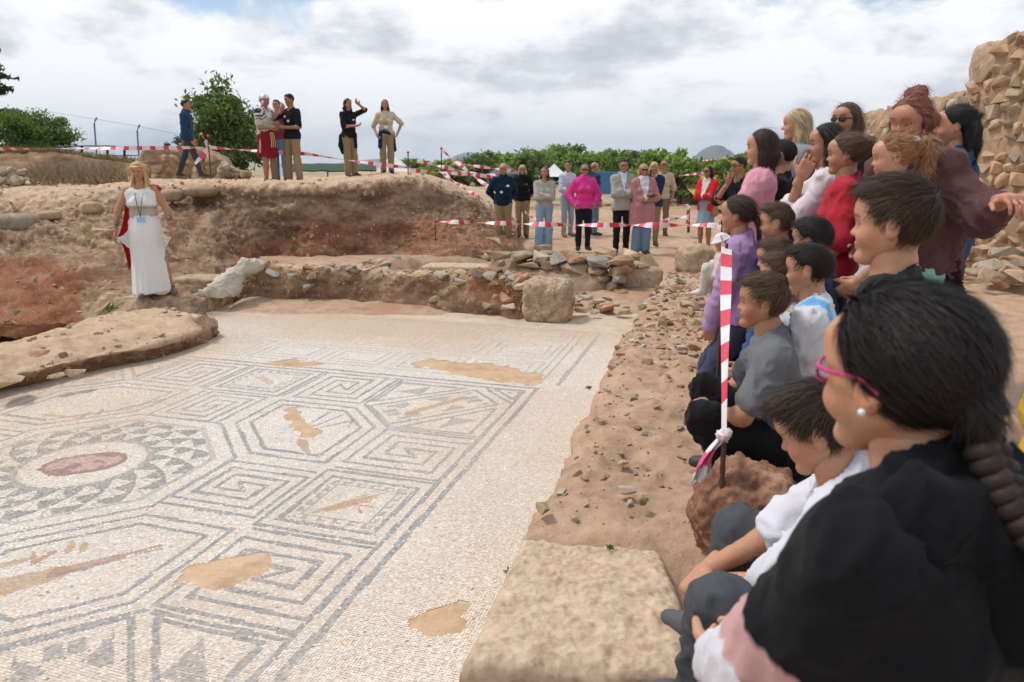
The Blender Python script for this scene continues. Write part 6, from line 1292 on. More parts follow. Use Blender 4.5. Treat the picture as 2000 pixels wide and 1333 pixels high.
g = person('smiling boy in grey t-shirt and black trousers crouching against the tape', 164, head=(1490, 592), Y=2.35, kid=True, h=1.3, pose=dict(pelvis=(-.10, 0, .12), lean=14, al=(.02, .07, .04), ar=(.04, -.06, .04), kl=(1, .3, .55), kr=(1, -.2, .55), wl=('a', .125, .05, .20), wr=('a', .125, -.04, .205), el=(-.3, .9, -.5), er=(-.3, -.9, -.5), head=(2, 0, 0), hands=({'d': (.3, -.9, -.2), 'n': (0, 0, -1)}, {'d': (.3, .9, -.2), 'n': (0, 0, -1)})), skin='mid', hair=H('crop', (.10, .06, .038), t=.015), top=dict(col=(.15, .155, .165), sleeve=.36, off=.015, paint=grey_tee), bottom=dict(col=(.010, .010, .011), off=.012), shoes=(.03, .03, .035), vox=.007, hvox=.0032, strands=9000)
g = person('boy in white t-shirt looking down at his knees in dark grey trousers', 150, head=(1597, 838), Y=1.38, kid=True, h=1.30, pose=dict(pelvis=(-.09, 0, .10), lean=9, al=(.13, .12, .02), ar=(.15, -.07, .02), kl=(.3, .35, 1), kr=(.3, -.15, 1), wl=('a', .15, .03, .17), wr=('a', .16, -.03, .16), shut=True, head=(6, 26, 0), neck=(.03, 0, -.015), hands=({'d': (.4, -.6, -.5), 'n': (-.5, 0, -.8)}, {'d': (.4, .6, -.5), 'n': (-.5, 0, -.8)})), skin='light', hair=H('crop', (.040, .025, .017), t=.025), top=dict(col=(.64, .64, .70), sleeve=.48, off=.013), bottom=dict(col=(.075, .08, .088), mat='denim'), shoes=(.08, .08, .09), curl=(1.1, 1.1), vox=.007, hvox=.003, strands=14000)
def hoodie(V, C, g):
    z = V @ g['T'] - g['pel'] @ g['T']; arm = V - g['ER']; 
    t = np.clip(((V - g['SR']) @ (g['ER'] - g['SR'])) / ((g['ER'] - g['SR']) @ (g['ER'] - g['SR'])), 0, 1.2)
    lo = z / g['h']
    for S in 'LR':
        ax = g['E' + S] - g['S' + S]; ln = np.linalg.norm(ax); tt = ((V - g['S' + S]) @ ax) / ln ** 2; rad = np.linalg.norm(V - g['S' + S] - np.outer(tt, ax), axis=1); fx = g['W' + S] - g['E' + S]; ft = np.clip(((V - g['E' + S]) @ fx) / (fx @ fx), 0, 1); rf = np.linalg.norm(V - g['E' + S] - np.outer(ft, fx), axis=1)
        arm = (rad < .085) & (tt > .35) & (tt < 1.25); fore = (rf < .062) & (ft > .05)
        C[arm & (tt > .60) & (tt <= .86)] = np.array([.50, .30, .29]); C[(arm & (tt > .86)) | fore] = np.array([.60, .59, .64])
    m = (lo < .07) & (lo >= .02); C[m] = np.array([.50, .30, .29]); m = lo < .02; C[m] = np.array([.60, .59, .64]); return C
g = person('girl with dark braid, pink glasses and black hooded top seated in the foreground', 124, head=(1762, 738), Y=.76, kid=True, fem=.5, h=1.28, pose=dict(pelvis=(-.06, 0, .18), lean=14, al=(.30, .10, -.09), ar=(.31, -.05, -.09), kl=(.6, .2, 1), kr=(.6, -.2, 1), wl=('a', .16, .03, .21), wr=('a', .15, -.05, .2), el=(.25, .8, -1), head=(-2, 5, 0), hscale=1.10), skin='light',
           hair=H('braid', (.013, .009, .008), t=.035, len=1.6, tie=(-.42, .0, -.16), strand=.5, lobes=4.5, tail=[(-.40, .03, -.10, .15), (-.47, .06, -.26, .085), (-.60, .10, -.46, .085), (-.76, .13, -.66, .08), (-.94, .15, -.86, .075), (-1.12, .16, -1.08, .055)]),
           top=dict(name='hooded_top', col=(.010, .010, .012), off=.024, mat='cloth', loose=.012, hem=-.015, paint=hoodie, amp=.8), bottom=dict(col=(.012, .012, .014)), shoes=(.30, .38, .36), vox=.008, hvox=.0026, strands=26000)
def fg_extras(g):
    h, root, hh, HC, HR = g['h'], g['root'], g['hh'], g['HC'], g['HR']; NB = g['NB']
    pr = [(NB - g['F'] * .03 + g['L'] * .065, NB - g['F'] * .075 - g['T'] * .02, .038, .04), (NB - g['F'] * .03 - g['L'] * .065, NB - g['F'] * .075 - g['T'] * .02, .038, .04), (NB - g['F'] * .07 - g['T'] * .03, NB - g['F'] * .085 - g['T'] * .12, .045, .035), (NB + g['L'] * .07 - g['F'] * .03, NB + g['F'] * .055 + g['L'] * .03 - g['T'] * .02, .042, .03), (NB - g['L'] * .07 - g['F'] * .03, NB + g['F'] * .055 - g['L'] * .03 - g['T'] * .02, .042, .03)]
    garment('hood', pr, .004, .007, (.010, .010, .012), root, 'knit', k=.04, amp=.012, f=10, seed=8)
    gl = glasses(g, root, False, simple('pink_frame', (.50, .03, .16), .3, 0, .5))
    W_ = lambda x, y, z: HC + HR @ (np.array([x, y, z], float) * hh)
    for s in (-1, 1):
        bm = bmesh.new(); bmesh.ops.create_uvsphere(bm, u_segments=12, v_segments=8, radius=.0042); me = bpy.data.meshes.new('ear_stud'); bm.to_mesh(me); bm.free(); me.polygons.foreach_set('use_smooth', [True] * len(me.polygons)); o = link('ear_stud', me, M['white_card'], root); o.location = W_(.0, s * .375, -.135)
fg_extras(g)
person('person with dark hair and yellow top at the right edge behind the girl with glasses', 140, head=(2150, 545), Y=1.30, kid=True, h=1.25, pose=dict(head=(0, 8, 0), pelvis=(0, 0, .40)), skin='light', hair=H('short', (.03, .018, .012), t=.05), top=dict(col=(.70, .42, .04), sleeve=.5), bottom=dict(col=(.05, .05, .06)), strands=8000, vox=.009, hvox=.004)
block('granite_block', (.55, .45, .34), (.56, .80, .66), .5, 'granite_dark', 33, 'low granite block that the girl with the braid sits on', 'block', .8, sub=4)

# ================================================================== THINGS
# ---- barrier tape on iron stakes
m_, nt, N, L, b = new_mat('barrier_tape'); at = N.new('ShaderNodeAttribute'); at.attribute_name = 'Col'; L.new(at.outputs['Color'], b.inputs['Base Color']); b.inputs['Roughness'].default_value = .38; b.inputs['Transmission Weight'].default_value = .0; M['tape'] = m_
M['rust'] = simple('rusty_iron', (.10, .052, .034), .85, .3, noise_amt=.4, scale=60, bump=.3)
M['red_tip'] = simple('red_plastic', (.55, .03, .05), .4)
TAPE_N = 0
def tape(pts, label, width=.07, sag=.04, twist=3.0, stripe=.11, seed=0, squeeze=.0, phase=0.0):
    r = np.random.default_rng(seed + 100); P = []; pts = [np.array(p, float) for p in pts]
    for a, b_ in zip(pts[:-1], pts[1:]):
        n = max(6, int(np.linalg.norm(b_ - a) / .055)); t = np.linspace(0, 1, n, endpoint=False)[:, None]; seg = a * (1 - t) + b_ * t; seg[:, 2] -= (4 * t * (1 - t))[:, 0] * sag * np.linalg.norm(b_ - a) * .25; P.append(seg)
    P = np.concatenate(P + [pts[-1][None]]); T = nrm_rows(np.gradient(P, axis=0)); d = np.concatenate([[0], np.cumsum(np.linalg.norm(np.diff(P, axis=0), axis=1))])
    up = np.array([0, 0, 1.]) - T * T[:, 2:3]; up = nrm_rows(np.where(np.abs(T[:, 2:3]) > .95, np.array([[1., 0, 0]]), up)); sd = np.cross(T, up)
    ang = phase + (twist * (d / max(d[-1], .1)) * 2 + .9 * fbm(np.stack([d * .7, d * 0, d * 0 + seed], 1), 2, seed=seed)); w = width * .5 * (1 - squeeze * (.5 + .5 * np.sin(d * 3 + seed)))
    o = up * np.cos(ang)[:, None] + sd * np.sin(ang)[:, None]; nn = np.cross(T, o) * .0009
    V = np.stack([P - o * w[:, None] - nn, P + o * w[:, None] - nn, P + o * w[:, None] + nn, P - o * w[:, None] + nn], 1); n = len(P); Q = grid_faces(n, 4, wrap=True)
    k = np.floor(d / stripe) % 2; red, wh = np.array([.62, .035, .07]), np.array([.70, .66, .66]); C = np.where(k[:, None] > 0, red, wh); fc = np.repeat(C[:-1], 4, 0)
    o_ = link('barrier_tape', np_mesh('barrier_tape', V.reshape(-1, 3), Q, False, face_cols=fc), M['tape']); tag(o_, label, 'tape', 'red and white barrier tapes'); return o_
def stake(base, top, label, tip=False, r=.008):
    base, top = np.array(base, float), np.array(top, float); root = empty('iron_stake', base); tag(root, label, 'stake', 'iron stakes holding the tape')
    n = 26; t = np.linspace(0, 1, n)[:, None]; rr = r * (1 + .18 * (np.arange(n) % 2)); tube_obj('rod', (top - base) * t + np.array([0, 0, -.08]) * (1 - t), rr, 'rust', root, 8)
    if tip:
        V, Fc = rounded_rock(3, (.07, .07, .06), 3, ((1, .05),), .3); o = link('red_cap', np_mesh('red_cap', V, Fc), M['red_tip'], root); o.location = (top - base) - np.array([0, 0, .03])
knot = AY(1414, 852, 2.02); b0 = AZ(1405, 1092, .70)
stake(b0, knot + np.array([.0, .0, .01]), 'rusty ribbed iron stake in front of the reddish rock', r=.0075)
far_end = AY(1404, 440, 9.6)
mid_t = AY(1419, 485, 3.15)
tape([knot, mid_t, far_end], 'long tape running from the rusty stake past the seated children to the boulder', .046, .02, 1.5, .115, 1, .35, .9)
stake((mid_t[0], mid_t[1], .66), mid_t + np.array([0, 0, .02]), 'thin iron stake beside the kneeling girl in lilac', r=.006)
tape([far_end, AY(1120, 440, 11.2), AY(850, 433, 12.6)], 'taut tape stretched in front of the standing visitors', .085, .0, 9, .12, 2, .2)
stake(AZ(1404, 480, .25), far_end + np.array([0, 0, .03]), 'thin iron stake hidden behind the kneeling girl')
stake(AY(850, 452, 12.6) - np.array([0, 0, .1]), AY(850, 430, 12.6), 'short stake at the left end of the taut tape')
# knot and hanging end
def tape_end():
    root = empty('tape_end', knot); tag(root, 'crumpled pink and white tape end knotted round the rusty stake', 'tape'); F = Field(np.array([-.2, -.2, -.3]), np.array([.2, .2, .2]), .0045)
    F.cone((-.004, 0, 0), (.006, 0, .008), .018, .016, .01); F.ell((0, 0, .006), (.022, .02, .011), .01); V, Q = F.mesh(); V = fold(V, Q, .008, 60); C = np.where((fbm(V * 40, 2, seed=4) > 0)[:, None], np.array([.66, .10, .20]), np.array([.70, .60, .62])); link('knot', np_mesh('knot', V, Q, True, cols=C), M['tape'], root)
    e = AY(1370, 938, 2.02) - knot; n, m = 26, 12; V = np.zeros((n, m, 3))
    for i in range(n):
        t = i / (n - 1); c = e * t + np.array([-.018 * math.sin(t * 3), 0, .0]); wd = .012 + .026 * t
        for j in range(m): u = j / (m - 1) * 2 - 1; V[i, j] = c + np.array([u * wd * .85, .010 * math.sin(u * 5 + t * 4) + .006 * math.sin(u * 11), u * wd * .5 + .004 * math.sin(u * 9)])
    V2 = V + np.array([0, .0012, 0]); Q = grid_faces(n, m); VV = np.concatenate([V.reshape(-1, 3), V2.reshape(-1, 3)]); t = np.repeat(np.linspace(0, 1, n), m); C = np.where(((t > .28) & (t < .72))[:, None], np.array([.66, .08, .18]), np.array([.72, .68, .69])); C = np.concatenate([C, C])
    link('hanging_end', np_mesh('hanging_end', VV, np.concatenate([Q, Q[:, ::-1] + n * m]), True, cols=C), M['tape'], root)
tape_end()
# tapes round the mound
s1 = AY(408, 288, 15.3); tape([AY(-60, 291, 15.5), AY(200, 290, 15.4), s1], 'tape along the top of the left terrace', .085, .01, 2.5, .14, 3)
tape([s1, AY(600, 301, 15.2), AY(745, 322, 15.6), AY(800, 328, 16)], 'tape passing in front of the people on the mound', .085, .02, 3.5, .14, 4)
for i, (dx, dz) in enumerate(((-.12, .28), (-.30, -.33))): tape([s1, s1 + np.array([dx * .5, 0, dz * .5]), s1 + np.array([dx, -.05, dz])], ['short tape end flying upward at the mound stake', 'short tape end hanging down at the mound stake'][i], .09, 0, .8, .14, 30 + i)
stake(AY(412, 352, 15.3), AY(406, 266, 15.3), 'iron stake with red cap on the mound beside the walking man', True, .012)
for i, (a, b_, lab) in enumerate([((862, 292, 17), (962, 372, 15.8), 'tape sloping down steeply from the stake beside the mound'), ((815, 314, 18), (985, 352, 17.2), 'upper of the two tapes crossing behind the mound'), ((858, 334, 16.6), (938, 388, 15.4), 'tape falling from the mound edge towards the navy fleece man'), ((800, 333, 16.4), (975, 342, 18), 'lower of the two tapes crossing behind the mound'), ((885, 318, 20), (1010, 335, 20), 'distant tape in front of the orchard'), ((960, 355, 18), (1045, 385, 16.5), 'tape behind the woman in black jacket'), ((1025, 415, 16), (1080, 450, 15.4), 'tape behind the woman in grey cardigan'),
    ((1150, 402, 18), (1345, 400, 17), 'tape behind the visitors joining the timber post'), ((1345, 400, 17), (1343, 442, 16.6), 'tape hanging down the timber post'), ((1280, 432, 16.6), (1343, 424, 16.6), 'low tape ending at the timber post'), ((1290, 348, 26), (1480, 322, 26), 'tape along the dry grass slope'), ((1340, 318, 40), (1480, 298, 36), 'wire-like tape above the dry grass slope'), ((1640, 340, 7), (1720, 345, 7), 'tape just seen behind the standing girls')]):
    tape([AY(*a), AY(*b_)], lab, .09, .03, 3 + i % 3, .14, 10 + i)
stake(AY(862, 360, 17), AY(862, 290, 17), 'iron stake with red cap beside the right end of the mound', True, .012); stake(AY(797, 350, 16.6), AY(797, 298, 16.6), 'iron stake with red cap beside the woman in cream shirt', True, .012)
stake(AY(1345, 448, 17), AY(1345, 386, 17), 'timber post behind the red blazer woman', False, .03)

# ---- reddish rock in the front row
V, Fc = rounded_rock(29, (.36, .30, .38), 6, ((1.2, .34), (2.6, .20), (6, .09), (16, .05), (40, .02)), .55); c = AZ(1438, 1085, .66); o = link('reddish_rock', np_mesh('reddish_rock', V, Fc), M['rock_red']); o.location = (c[0] + .03, c[1] + .04, .56); o.rotation_euler = (0, .1, .5); tag(o, 'rough reddish rock behind the rusty stake', 'rock')
# ---- empty sack
def sack():
    pts = [AY(508, 520, 9.75), AY(478, 523, 9.6), AY(452, 548, 9.35), AY(425, 568, 9.2), AY(385, 575, 9.15)]; o0 = AY(440, 582, 9.2); F = Field(np.min(pts, 0) - .3, np.max(pts, 0) + .3, .012)
    F.cone(pts[0], pts[1], .085, .10, .04); F.cone(pts[1], pts[2], .10, .115, .05); F.cone(pts[2], pts[3], .13, .12, .06); F.cone(pts[3], pts[4], .07, .025, .05); F.cone(pts[2] + np.array([.05, -.08, -.10]), pts[3] + np.array([.05, -.05, -.05]), .11, .09, .05); F.plane(np.array([0, 0, .17]), np.array([0, 0, -1.]), .02)
    V, Q = F.mesh(); V = fold(V, Q, .03, 4.5, 3, (1, 1, 1)); V = fold(V, Q, .010, 11, 8, (1, 1, 1)); C = np.tile(np.array([.56, .51, .41]), (len(V), 1)) * (1 + .25 * fbm(V * 7, 3, seed=5)[:, None]); o = link('sack', np_mesh('sack', V, Q, True, cols=C), M['cloth']); tag(o, 'crumpled pale canvas sack slumped over the low wall end', 'sack')
sack()
# ---- timber plank leaning by the mound and a bucket-coloured stone pile is left to the stones
o = link('plank', box_mesh('plank', (.48, .12, .04)), simple('weathered_wood', (.36, .27, .18), .9, noise_amt=.4, scale=12)); o.location = AY(962, 468, 12.4); o.rotation_euler = (0, .75, .2); tag(o, 'weathered plank leaning at the end of the mound', 'plank')

# ---- vegetation
def leaf_mat(name, col):
    m, nt, N, L, b = new_mat(name); at = N.new('ShaderNodeAttribute'); at.attribute_name = 'Col'; L.new(at.outputs['Color'], b.inputs['Base Color']); b.inputs['Roughness'].default_value = .55; b.inputs['Specular IOR Level'].default_value = .35
    tr = N.new('ShaderNodeBsdfTranslucent'); L.new(nmix(N, L, 1.0, at.outputs['Color'], (1.5, 1.6, .6), 'MULTIPLY'), tr.inputs[0]); mx = N.new('ShaderNodeMixShader'); mx.inputs[0].default_value = .3; L.new(b.outputs[0], mx.inputs[1]); L.new(tr.outputs[0], mx.inputs[2]); L.new(mx.outputs[0], N['Material Output'].inputs[0]); return m
M['leaf'] = leaf_mat('leaf', None); M['bark'] = simple('bark', (.13, .095, .07), .95, noise_amt=.5, scale=25, bump=.4)
def foliage(seed, clumps, per, leaf, col, var=.35, elong=1.0):
    """clumps: list of (centre, radius xyz); many leaf faces through each clump's volume"""
    r = np.random.default_rng(seed); Vs = []; Cs = []
    for c, rad in clumps:
        n = per; d = r.normal(size=(n, 3)); d /= np.linalg.norm(d, axis=1, keepdims=True); p = np.array(c) + d * (np.array(rad) * (r.random((n, 1)) ** .45)) * (1 + .25 * r.normal(size=(n, 1)).clip(-1, 1.2))
        a = nrm_rows(r.normal(size=(n, 3)) + d * .3); b_ = nrm_rows(np.cross(a, r.normal(size=(n, 3)))); s = leaf * (.6 + .8 * r.random((n, 1)))
        Vs.append(np.stack([p - a * s * elong, p + b_ * s * .42, p + a * s * elong, p - b_ * s * .42], 1)); base = np.array(col) * (1 + var * r.normal() * .5)
        k = (1 + var * r.normal(size=(n, 1))).clip(.4, 1.9); Cs.append((base * k * np.array([1, 1, 1])).clip(.008, .6) + np.array([.02, .012, 0]) * r.random((n, 1)))
    V = np.concatenate(Vs).reshape(-1, 3); return V, np.arange(len(V)).reshape(-1, 4), np.concatenate(Cs)
def crown_clumps(r, n, rad, z0, flat=1.0):
    out = []
    for i in range(n):
        d = r.normal(size=3); d /= np.linalg.norm(d); p = d * np.array(rad) * (.35 + .6 * r.random()); s = .22 + .18 * r.random(); out.append((p + np.array([0, 0, z0]), np.array(rad) * s * np.array([1, 1, .8 * flat])))
    return out
_tree_me = {}
def tree_meshes(kind, seed):
    r = np.random.default_rng(seed)
    if kind == 'oak': rad, z0, cl, per, lf, col = (1.45, 1.3, 1.55), 1.9, 70, 230, .085, (.10, .155, .045)
    elif kind == 'small': rad, z0, cl, per, lf, col = (.5, .45, .75), 1.2, 16, 70, .055, (.06, .085, .035)
    elif kind == 'fig': rad, z0, cl, per, lf, col = (1.7, 1.5, 1.25), 1.7, 26, 90, .17, (.18, .265, .075)
    elif kind == 'dark': rad, z0, cl, per, lf, col = (1.5, 1.4, 1.5), 1.9, 26, 90, .15, (.115, .17, .068)
    elif kind == 'bare': rad, z0, cl, per, lf, col = (.7, .7, 1.6), 2.4, 12, 26, .07, (.13, .12, .08)
    elif kind == 'hedge': rad, z0, cl, per, lf, col = (1.25, 1.0, .82), .75, 80, 300, .05, (.11, .18, .045)
    elif kind == 'cedar': rad, z0, cl, per, lf, col = (1.35, 1.2, 2.2), 3.0, 0, 150, .10, (.030, .055, .022)
    if kind == 'cedar':
        clumps = []
        for i in range(46):
            z = 1.0 + 4.2 * r.random(); a = r.random() * 6.283; q = (1 - (z - 1) / 5.2) * 1.9 * (.45 + .55 * r.random()); clumps.append((np.array([q * math.cos(a), q * math.sin(a), z + .1 * q]), np.array([.55, .55, .10])))
    else: clumps = crown_clumps(r, cl, rad, z0)
    cr = foliage(seed, clumps, per, lf, col, elong=1.0 if kind != 'cedar' else 1.2)
    Vs = []; off = 0; Qs = []
    def tb(p, rr):
        nonlocal off
        V, Q = ring_tube(catmull(np.array(p), 9), np.linspace(rr[0], rr[1], 9), 7); Vs.append(V); Qs.append(Q + off); off += len(V)
    th = z0 * .6; tr = .10 * (rad[0] + .3); tb([(0, 0, -.3), (.05, .02, th * .5), (.0, .05, th), (.05, 0, z0 + rad[2] * .5)], (tr, tr * .35))
    for i in range(10):
        c = clumps[r.integers(len(clumps))][0]; s = np.array([0, .02, th * (.6 + .6 * r.random())]); tb([s, s * .5 + c * .5 + np.array([0, 0, -.1]), c], (tr * .4, .012))
    return np_mesh('crown', cr[0], cr[1], False, face_cols=cr[2]), np_mesh('trunk', np.concatenate(Vs), np.concatenate(Qs))
def tree(kind, seed, loc, scale, label, group=None, name='tree', rz=0.0, cat='tree'):
    key = (kind, seed)
    if key not in _tree_me: _tree_me[key] = tree_meshes(kind, seed)
    root = empty(name, loc, rz); root.scale = (scale[0], scale[1], scale[2]); tag(root, label, cat, group); link('crown', _tree_me[key][0], M['leaf'], root); link('trunk', _tree_me[key][1], M['bark'], root); return root
p = AY(447, 322, 26); tree('oak', 1, (p[0], p[1], 1.05), (1.0, 1, 1.0), 'large dark green leafy tree behind the walking man and the legionary')
p = AY(342, 300, 25); tree('small', 2, (p[0], p[1], 1.05), (1, 1, .85), 'small thin tree just left of the large leafy tree')
p = AY(62, 300, 27); tree('hedge', 3, (p[0] + .1, p[1], 1.9), (1.12, 1, 1.22), 'rounded clipped green hedge at the left edge', name='hedge', cat='hedge')
p = AY(-70, 300, 27); tree('hedge', 3, (p[0], p[1], 2.0), (1.0, 1, .8), 'lower clipped hedge cut off by the left edge', name='hedge', rz=2.0, cat='hedge')
p = AY(-28, 300, 32); tree('cedar', 4, (p[0], p[1], 2.2), (1.0, 1, 1.0), 'dark evergreen with layered branches at the left edge')
RT = np.random.default_rng(90)
MARKS = [(800, 'just past the woman in cream shirt'), (865, 'beyond the stake beside the mound'), (920, 'beyond the crossing tapes'), (983, 'behind the man in navy fleece'), (1022, 'behind the blonde woman in black jacket'), (1062, 'behind the woman in grey cardigan'), (1104, 'behind the man in pale blue shirt'), (1140, 'behind the woman in pink fleece'), (1175, 'above the blue container'), (1212, 'behind the man in grey blazer'), (1250, 'behind the woman in pink coat'), (1290, 'behind the bald man in beige'), (1335, 'beside the foot of the hill'), (1377, 'behind the woman in red blazer'), (1440, 'behind the man in black shirt'), (1490, 'behind the girl in pink sweatshirt')]
def mark(px): return min(MARKS, key=lambda m: abs(m[0] - px))[1]
def orchard():
    kinds = ['fig', 'fig', 'dark', 'fig', 'fig', 'dark']; n = 46
    for i in range(n):
        px = 770 + 730 * (i + .5) / n + RT.normal() * 8; Y = 48 + 22 * RT.random(); k = kinds[RT.integers(6)]; sd = 10 + RT.integers(3); hgt = {True: 1.0, False: 1.0}[True]
        top = np.interp(px, [770, 900, 1000, 1100, 1200, 1290, 1325, 1425, 1450, 1500], [318, 314, 298, 300, 295, 306, 316, 316, 304, 296]) + RT.normal() * 7
        p = AY(px, 338, Y); z = -.2; H_ = (CAMH + (319.3 - top) / FPX * Y) - z; s = max(.4, H_ / 2.95)
        tree(k, sd, (p[0], p[1], z), (s * (1.05 + .3 * RT.random()), s, s), {'fig': 'bright green', 'dark': 'darker green'}[k] + ' orchard tree in the row ' + mark(px), {'fig': 'bright orchard trees beyond the dig', 'dark': 'dark orchard trees beyond the dig'}[k], rz=RT.random() * 6)
    for i, (px, top) in enumerate([(1020, 276), (1098, 270), (1135, 276), (905, 300)]):
        p = AY(px, 330, 58); s = (CAMH + (319.3 - top) / FPX * 58 + .3) / 4.0; tree('bare', 21, (p[0], p[1], -.3), (s * 1.3, s * 1.3, s), ['slender pale tree rising above the orchard beside the grey conifer', 'thin nearly bare tree above the middle of the orchard', 'thin nearly bare tree above the woman in pink', 'slender tree at the left part of the orchard'][i], rz=i)
    for i, (px, py, Y, s) in enumerate([(1290, 322, 30, .75), (1330, 325, 28, .6), (1440, 318, 24, .62), (1465, 318, 22, .5)]):
        p = AY(px, 338, Y); tree('fig', 10 + i % 3, (p[0], p[1], .25), (s, s, s * (1.0 if i > 1 else 1.1)), ['green fig tree behind the bald man in beige', 'smaller fig tree beside the blue sky gap near the hill', 'green bush rising behind the man in black shirt', 'low green bush behind the pink sweatshirt girl'][i], rz=i * 1.3)
orchard()
def grass_slope():
    rows = [[np.array([x, y, z]) for x in np.linspace(6.5, 22, 8)] for y, z in ((22, .25), (26, .75), (32, 1.25), (45, 1.0), (60, -.2))]; nc, nr = 80, 50; P = loft(rows, nc, nr, amps=((.5, .2), (2, .08)), seed=15); o = link('grass_slope', np_mesh('grass_slope', P.reshape(-1, 3), grid_faces(nc, nr)[:, ::-1]), M['grass']); tag(o, kind='structure')
    r = np.random.default_rng(31); k = 6000; pt = P[r.integers(0, nc, k), r.integers(0, 36, k)]; a = r.random(k) * 6.283; t = np.stack([np.cos(a), np.sin(a), a * 0], 1) * .014; tip = pt + np.stack([r.normal(size=k) * .06, r.normal(size=k) * .06, .10 + .14 * r.random(k)], 1); V = np.stack([pt - t, pt + t, tip], 1).reshape(-1, 3); tag(link('dry_grass', np_mesh('dry_grass', V, np.arange(3 * k).reshape(-1, 3), False), simple('dry_grass_blade', (.42, .36, .15), .85, noise_amt=.4, scale=2)), kind='stuff')
grass_slope()
def weeds():
    r = np.random.default_rng(55)
    for i, (px, py, z, s) in enumerate([(992, 1120, .66, .014), (1190, 1072, .70, .012), (1150, 760, .6, .018), (215, 606, .12, .07)]):
        p = AZ(px, py, z); V, Q, C = foliage(200 + i, [(np.array([0, 0, s * .4]), np.array([s, s, s * .6]))], 40, s * .45, (.12, .20, .04)); o = link('weed', np_mesh('weed', V, Q, False, face_cols=C), M['leaf']); o.location = p; tag(o, ['tiny green weed on the rim of the mosaic bank', 'tiny green weed behind the granite block', 'small weed at the foot of the bank', 'green weed growing below the robed woman'][i], 'weed')
weeds()

# ---- fence, shelters and container far behind
M['black_metal'] = simple('black_metal', (.02, .02, .022), .5, .3); M['galv'] = simple('galvanised', (.20, .21, .21), .5, .6)
def railing():
    root = empty('railing', AY(230, 308, 28)); o = np.array(root.location); tag(root, 'low black metal railing on the crest left of the mound', 'railing')
    xs = [128, 160, 210, 243, 300, 332]; tops = [286, 285, 285, 287, 287, 288]
    for a, t in zip(xs, tops): q = AY(a, t, 28) - o; l = AY(a, 312, 28) - o; tube_obj('post', [l, q], .05, 'black_metal', root, 4)
    for (a, ta), (b_, tb_) in zip(list(zip(xs, tops))[:-1], list(zip(xs, tops))[1:]):
        tube_obj('rail', [AY(a, ta + .5, 28) - o, AY(b_, tb_ + .5, 28) - o], .022, 'black_metal', root, 4); tube_obj('rail', [AY(a, 304, 28) - o, AY(b_, 305, 28) - o], .018, 'black_metal', root, 4)
railing()
for i, (px, t, bx_) in enumerate([(186, 230, 190), (270, 244, 272), (88, 213, 94)]):
    root = empty('fence_post', AY(bx_, 312, 27)); o = np.array(root.location); tag(root, ['tall thin fence post with bent top nearest the hedge', 'shorter fence post with bent top left of the small tree', 'fence post with bent top in front of the hedge'][i], 'post'); tube_obj('post', [AY(bx_, 316, 27) - o, AY(px - 2, t + 12, 27) - o, AY(px, t + 6, 27) - o, AY(px + 3, t, 27) - o], .028, 'galv', root, 6)
o = tube_obj('fence_wire', [AY(94, 218, 27), AY(186, 233, 27), AY(270, 247, 27), AY(345, 262, 27)], .006, 'galv'); tag(o, 'thin wire strung between the bent fence posts', 'wire')
def container():
    root = empty('container', AY(1200, 380, 27)); o = np.array(root.location); tag(root, 'blue corrugated metal container behind the grey blazer man', 'container'); mt = simple('blue_paint', (.07, .24, .42), .5, noise_amt=.15, scale=4)
    w, d, h = 1.25, 1.0, .8; b_ = link('body', box_mesh('body', (w, d, h), .02), mt, root); b_.location = (0, .5, h / 2)
    for i in range(13):
        s = link('rib', box_mesh('rib', (.05, .05, h * .9), .2), mt, root); s.location = (-w / 2 + .08 + i * (w - .16) / 12, -.01, h / 2)
    s = link('rim', box_mesh('rim', (w + .06, .10, .06), .2), mt, root); s.location = (0, .0, h - .02)
container()
def canopy(px, py, Y, w, hgt, label, col):
    root = empty('canopy', AY(px, py, Y)); tag(root, label, 'canopy'); m = simple('canopy_' + label.split()[0], col, .7, noise_amt=.08, scale=3); n = 16; V = []
    for i in range(n + 1):
        t = i / n
        for (sx, sy) in ((-1, -1), (1, -1), (1, 1), (-1, 1)): f = 1 - t ** .8; V.append((sx * w / 2 * f, sy * w / 2 * f, hgt * t))
    V = np.array(V); link('roof', np_mesh('roof', V, grid_faces(n + 1, 4, wrap=True)[:, ::-1], False), m, root)
    for sx in (-1, 1):
        for sy in (-1, 1): tube_obj('leg', [(sx * w * .47, sy * w * .47, .02), (sx * w * .47, sy * w * .47, -1.3)], .025, 'galv', root, 6)
canopy(1082, 345, 27, 1.1, .45, 'white peaked canopy behind the pale blue shirt man', (.70, .70, .70)); canopy(770, 345, 24, 1.5, .75, 'white sloping canopy beside the woman in cream shirt', (.70, .70, .70)); canopy(985, 340, 32, 1.5, .5, 'grey low canopy behind the navy fleece man', (.10, .11, .14))
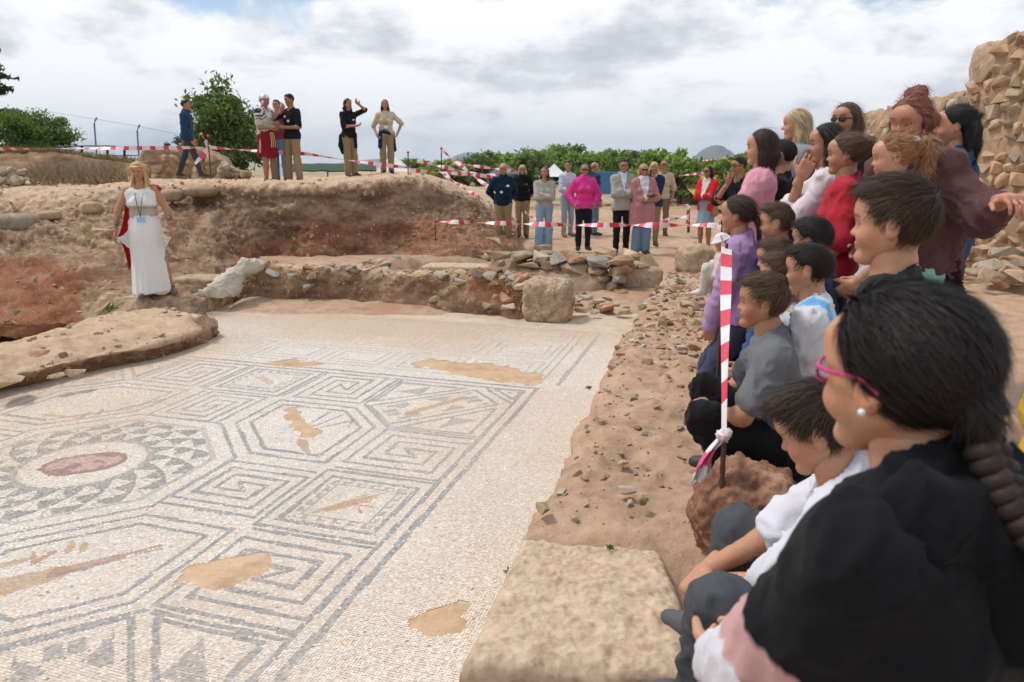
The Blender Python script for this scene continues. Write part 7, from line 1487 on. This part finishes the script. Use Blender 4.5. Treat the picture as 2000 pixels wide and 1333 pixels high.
def tarp():
    P = loft([[AY(p, y, Y) for p in (560, 600, 640, 690, 735)] for y, Y in ((333, 21), (324, 22), (320, 23.5))], 50, 20, amps=((2, .05),), seed=6); V = P.reshape(-1, 3); V2 = V - np.array([0, 0, .03]); Q = grid_faces(50, 20); root = empty('green_tarp', V.mean(0)); tag(root, 'dark green tarpaulin shelter behind the people on the mound', 'tarpaulin'); c = V.mean(0)
    link('sheet', np_mesh('sheet', np.concatenate([V, V2]) - c, np.concatenate([Q, Q[:, ::-1] + len(V)])), simple('green_canvas', (.012, .055, .022), .8), root)
    for p in (570, 640, 725): tube_obj('pole', [AY(p, 327, 21.6) - c, AY(p, 352, 21.6) - c], .02, 'galv', root, 6)
tarp()
def far_sheds():
    for i, (px, w, Y) in enumerate([(1372, 60, 700), (1425, 34, 760), (1300, 26, 800)]):
        p = AY(px, 321, Y); root = empty('warehouse', (p[0], p[1], -5)); tag(root, ['long white warehouse in the plain below the hill', 'small white warehouse right of the long one', 'small white warehouse left of the long one'][i], 'building'); W_ = w / FPX * Y; H_ = 9.5
        b_ = link('wall', box_mesh('wall', (W_, 14, H_), .01), simple('white_wall', (.62, .62, .60), .8), root); b_.location = (0, 0, H_ / 2 - 1); r_ = link('roof', box_mesh('roof', (W_ * 1.02, 15, 1.2), .05), simple('pale_roof', (.45, .42, .40), .8), root); r_.location = (0, 0, H_ - .5)
far_sheds()
def haze_box():
    bm = bmesh.new(); bmesh.ops.create_cube(bm, size=1); me = bpy.data.meshes.new('haze'); bm.to_mesh(me); bm.free(); o = bpy.data.objects.new('haze', me); COL.objects.link(o); o.location = (0, 4300, 140); o.scale = (9600, 9600, 310); tag(o, kind='stuff')
    m = bpy.data.materials.new('haze'); m.use_nodes = True; N = m.node_tree.nodes; N.clear(); out = N.new('ShaderNodeOutputMaterial'); v = N.new('ShaderNodeVolumePrincipled'); v.inputs['Color'].default_value = (.74, .85, 1, 1); v.inputs['Density'].default_value = .00014; m.node_tree.links.new(v.outputs[0], out.inputs['Volume']); me.materials.append(m)
haze_box()
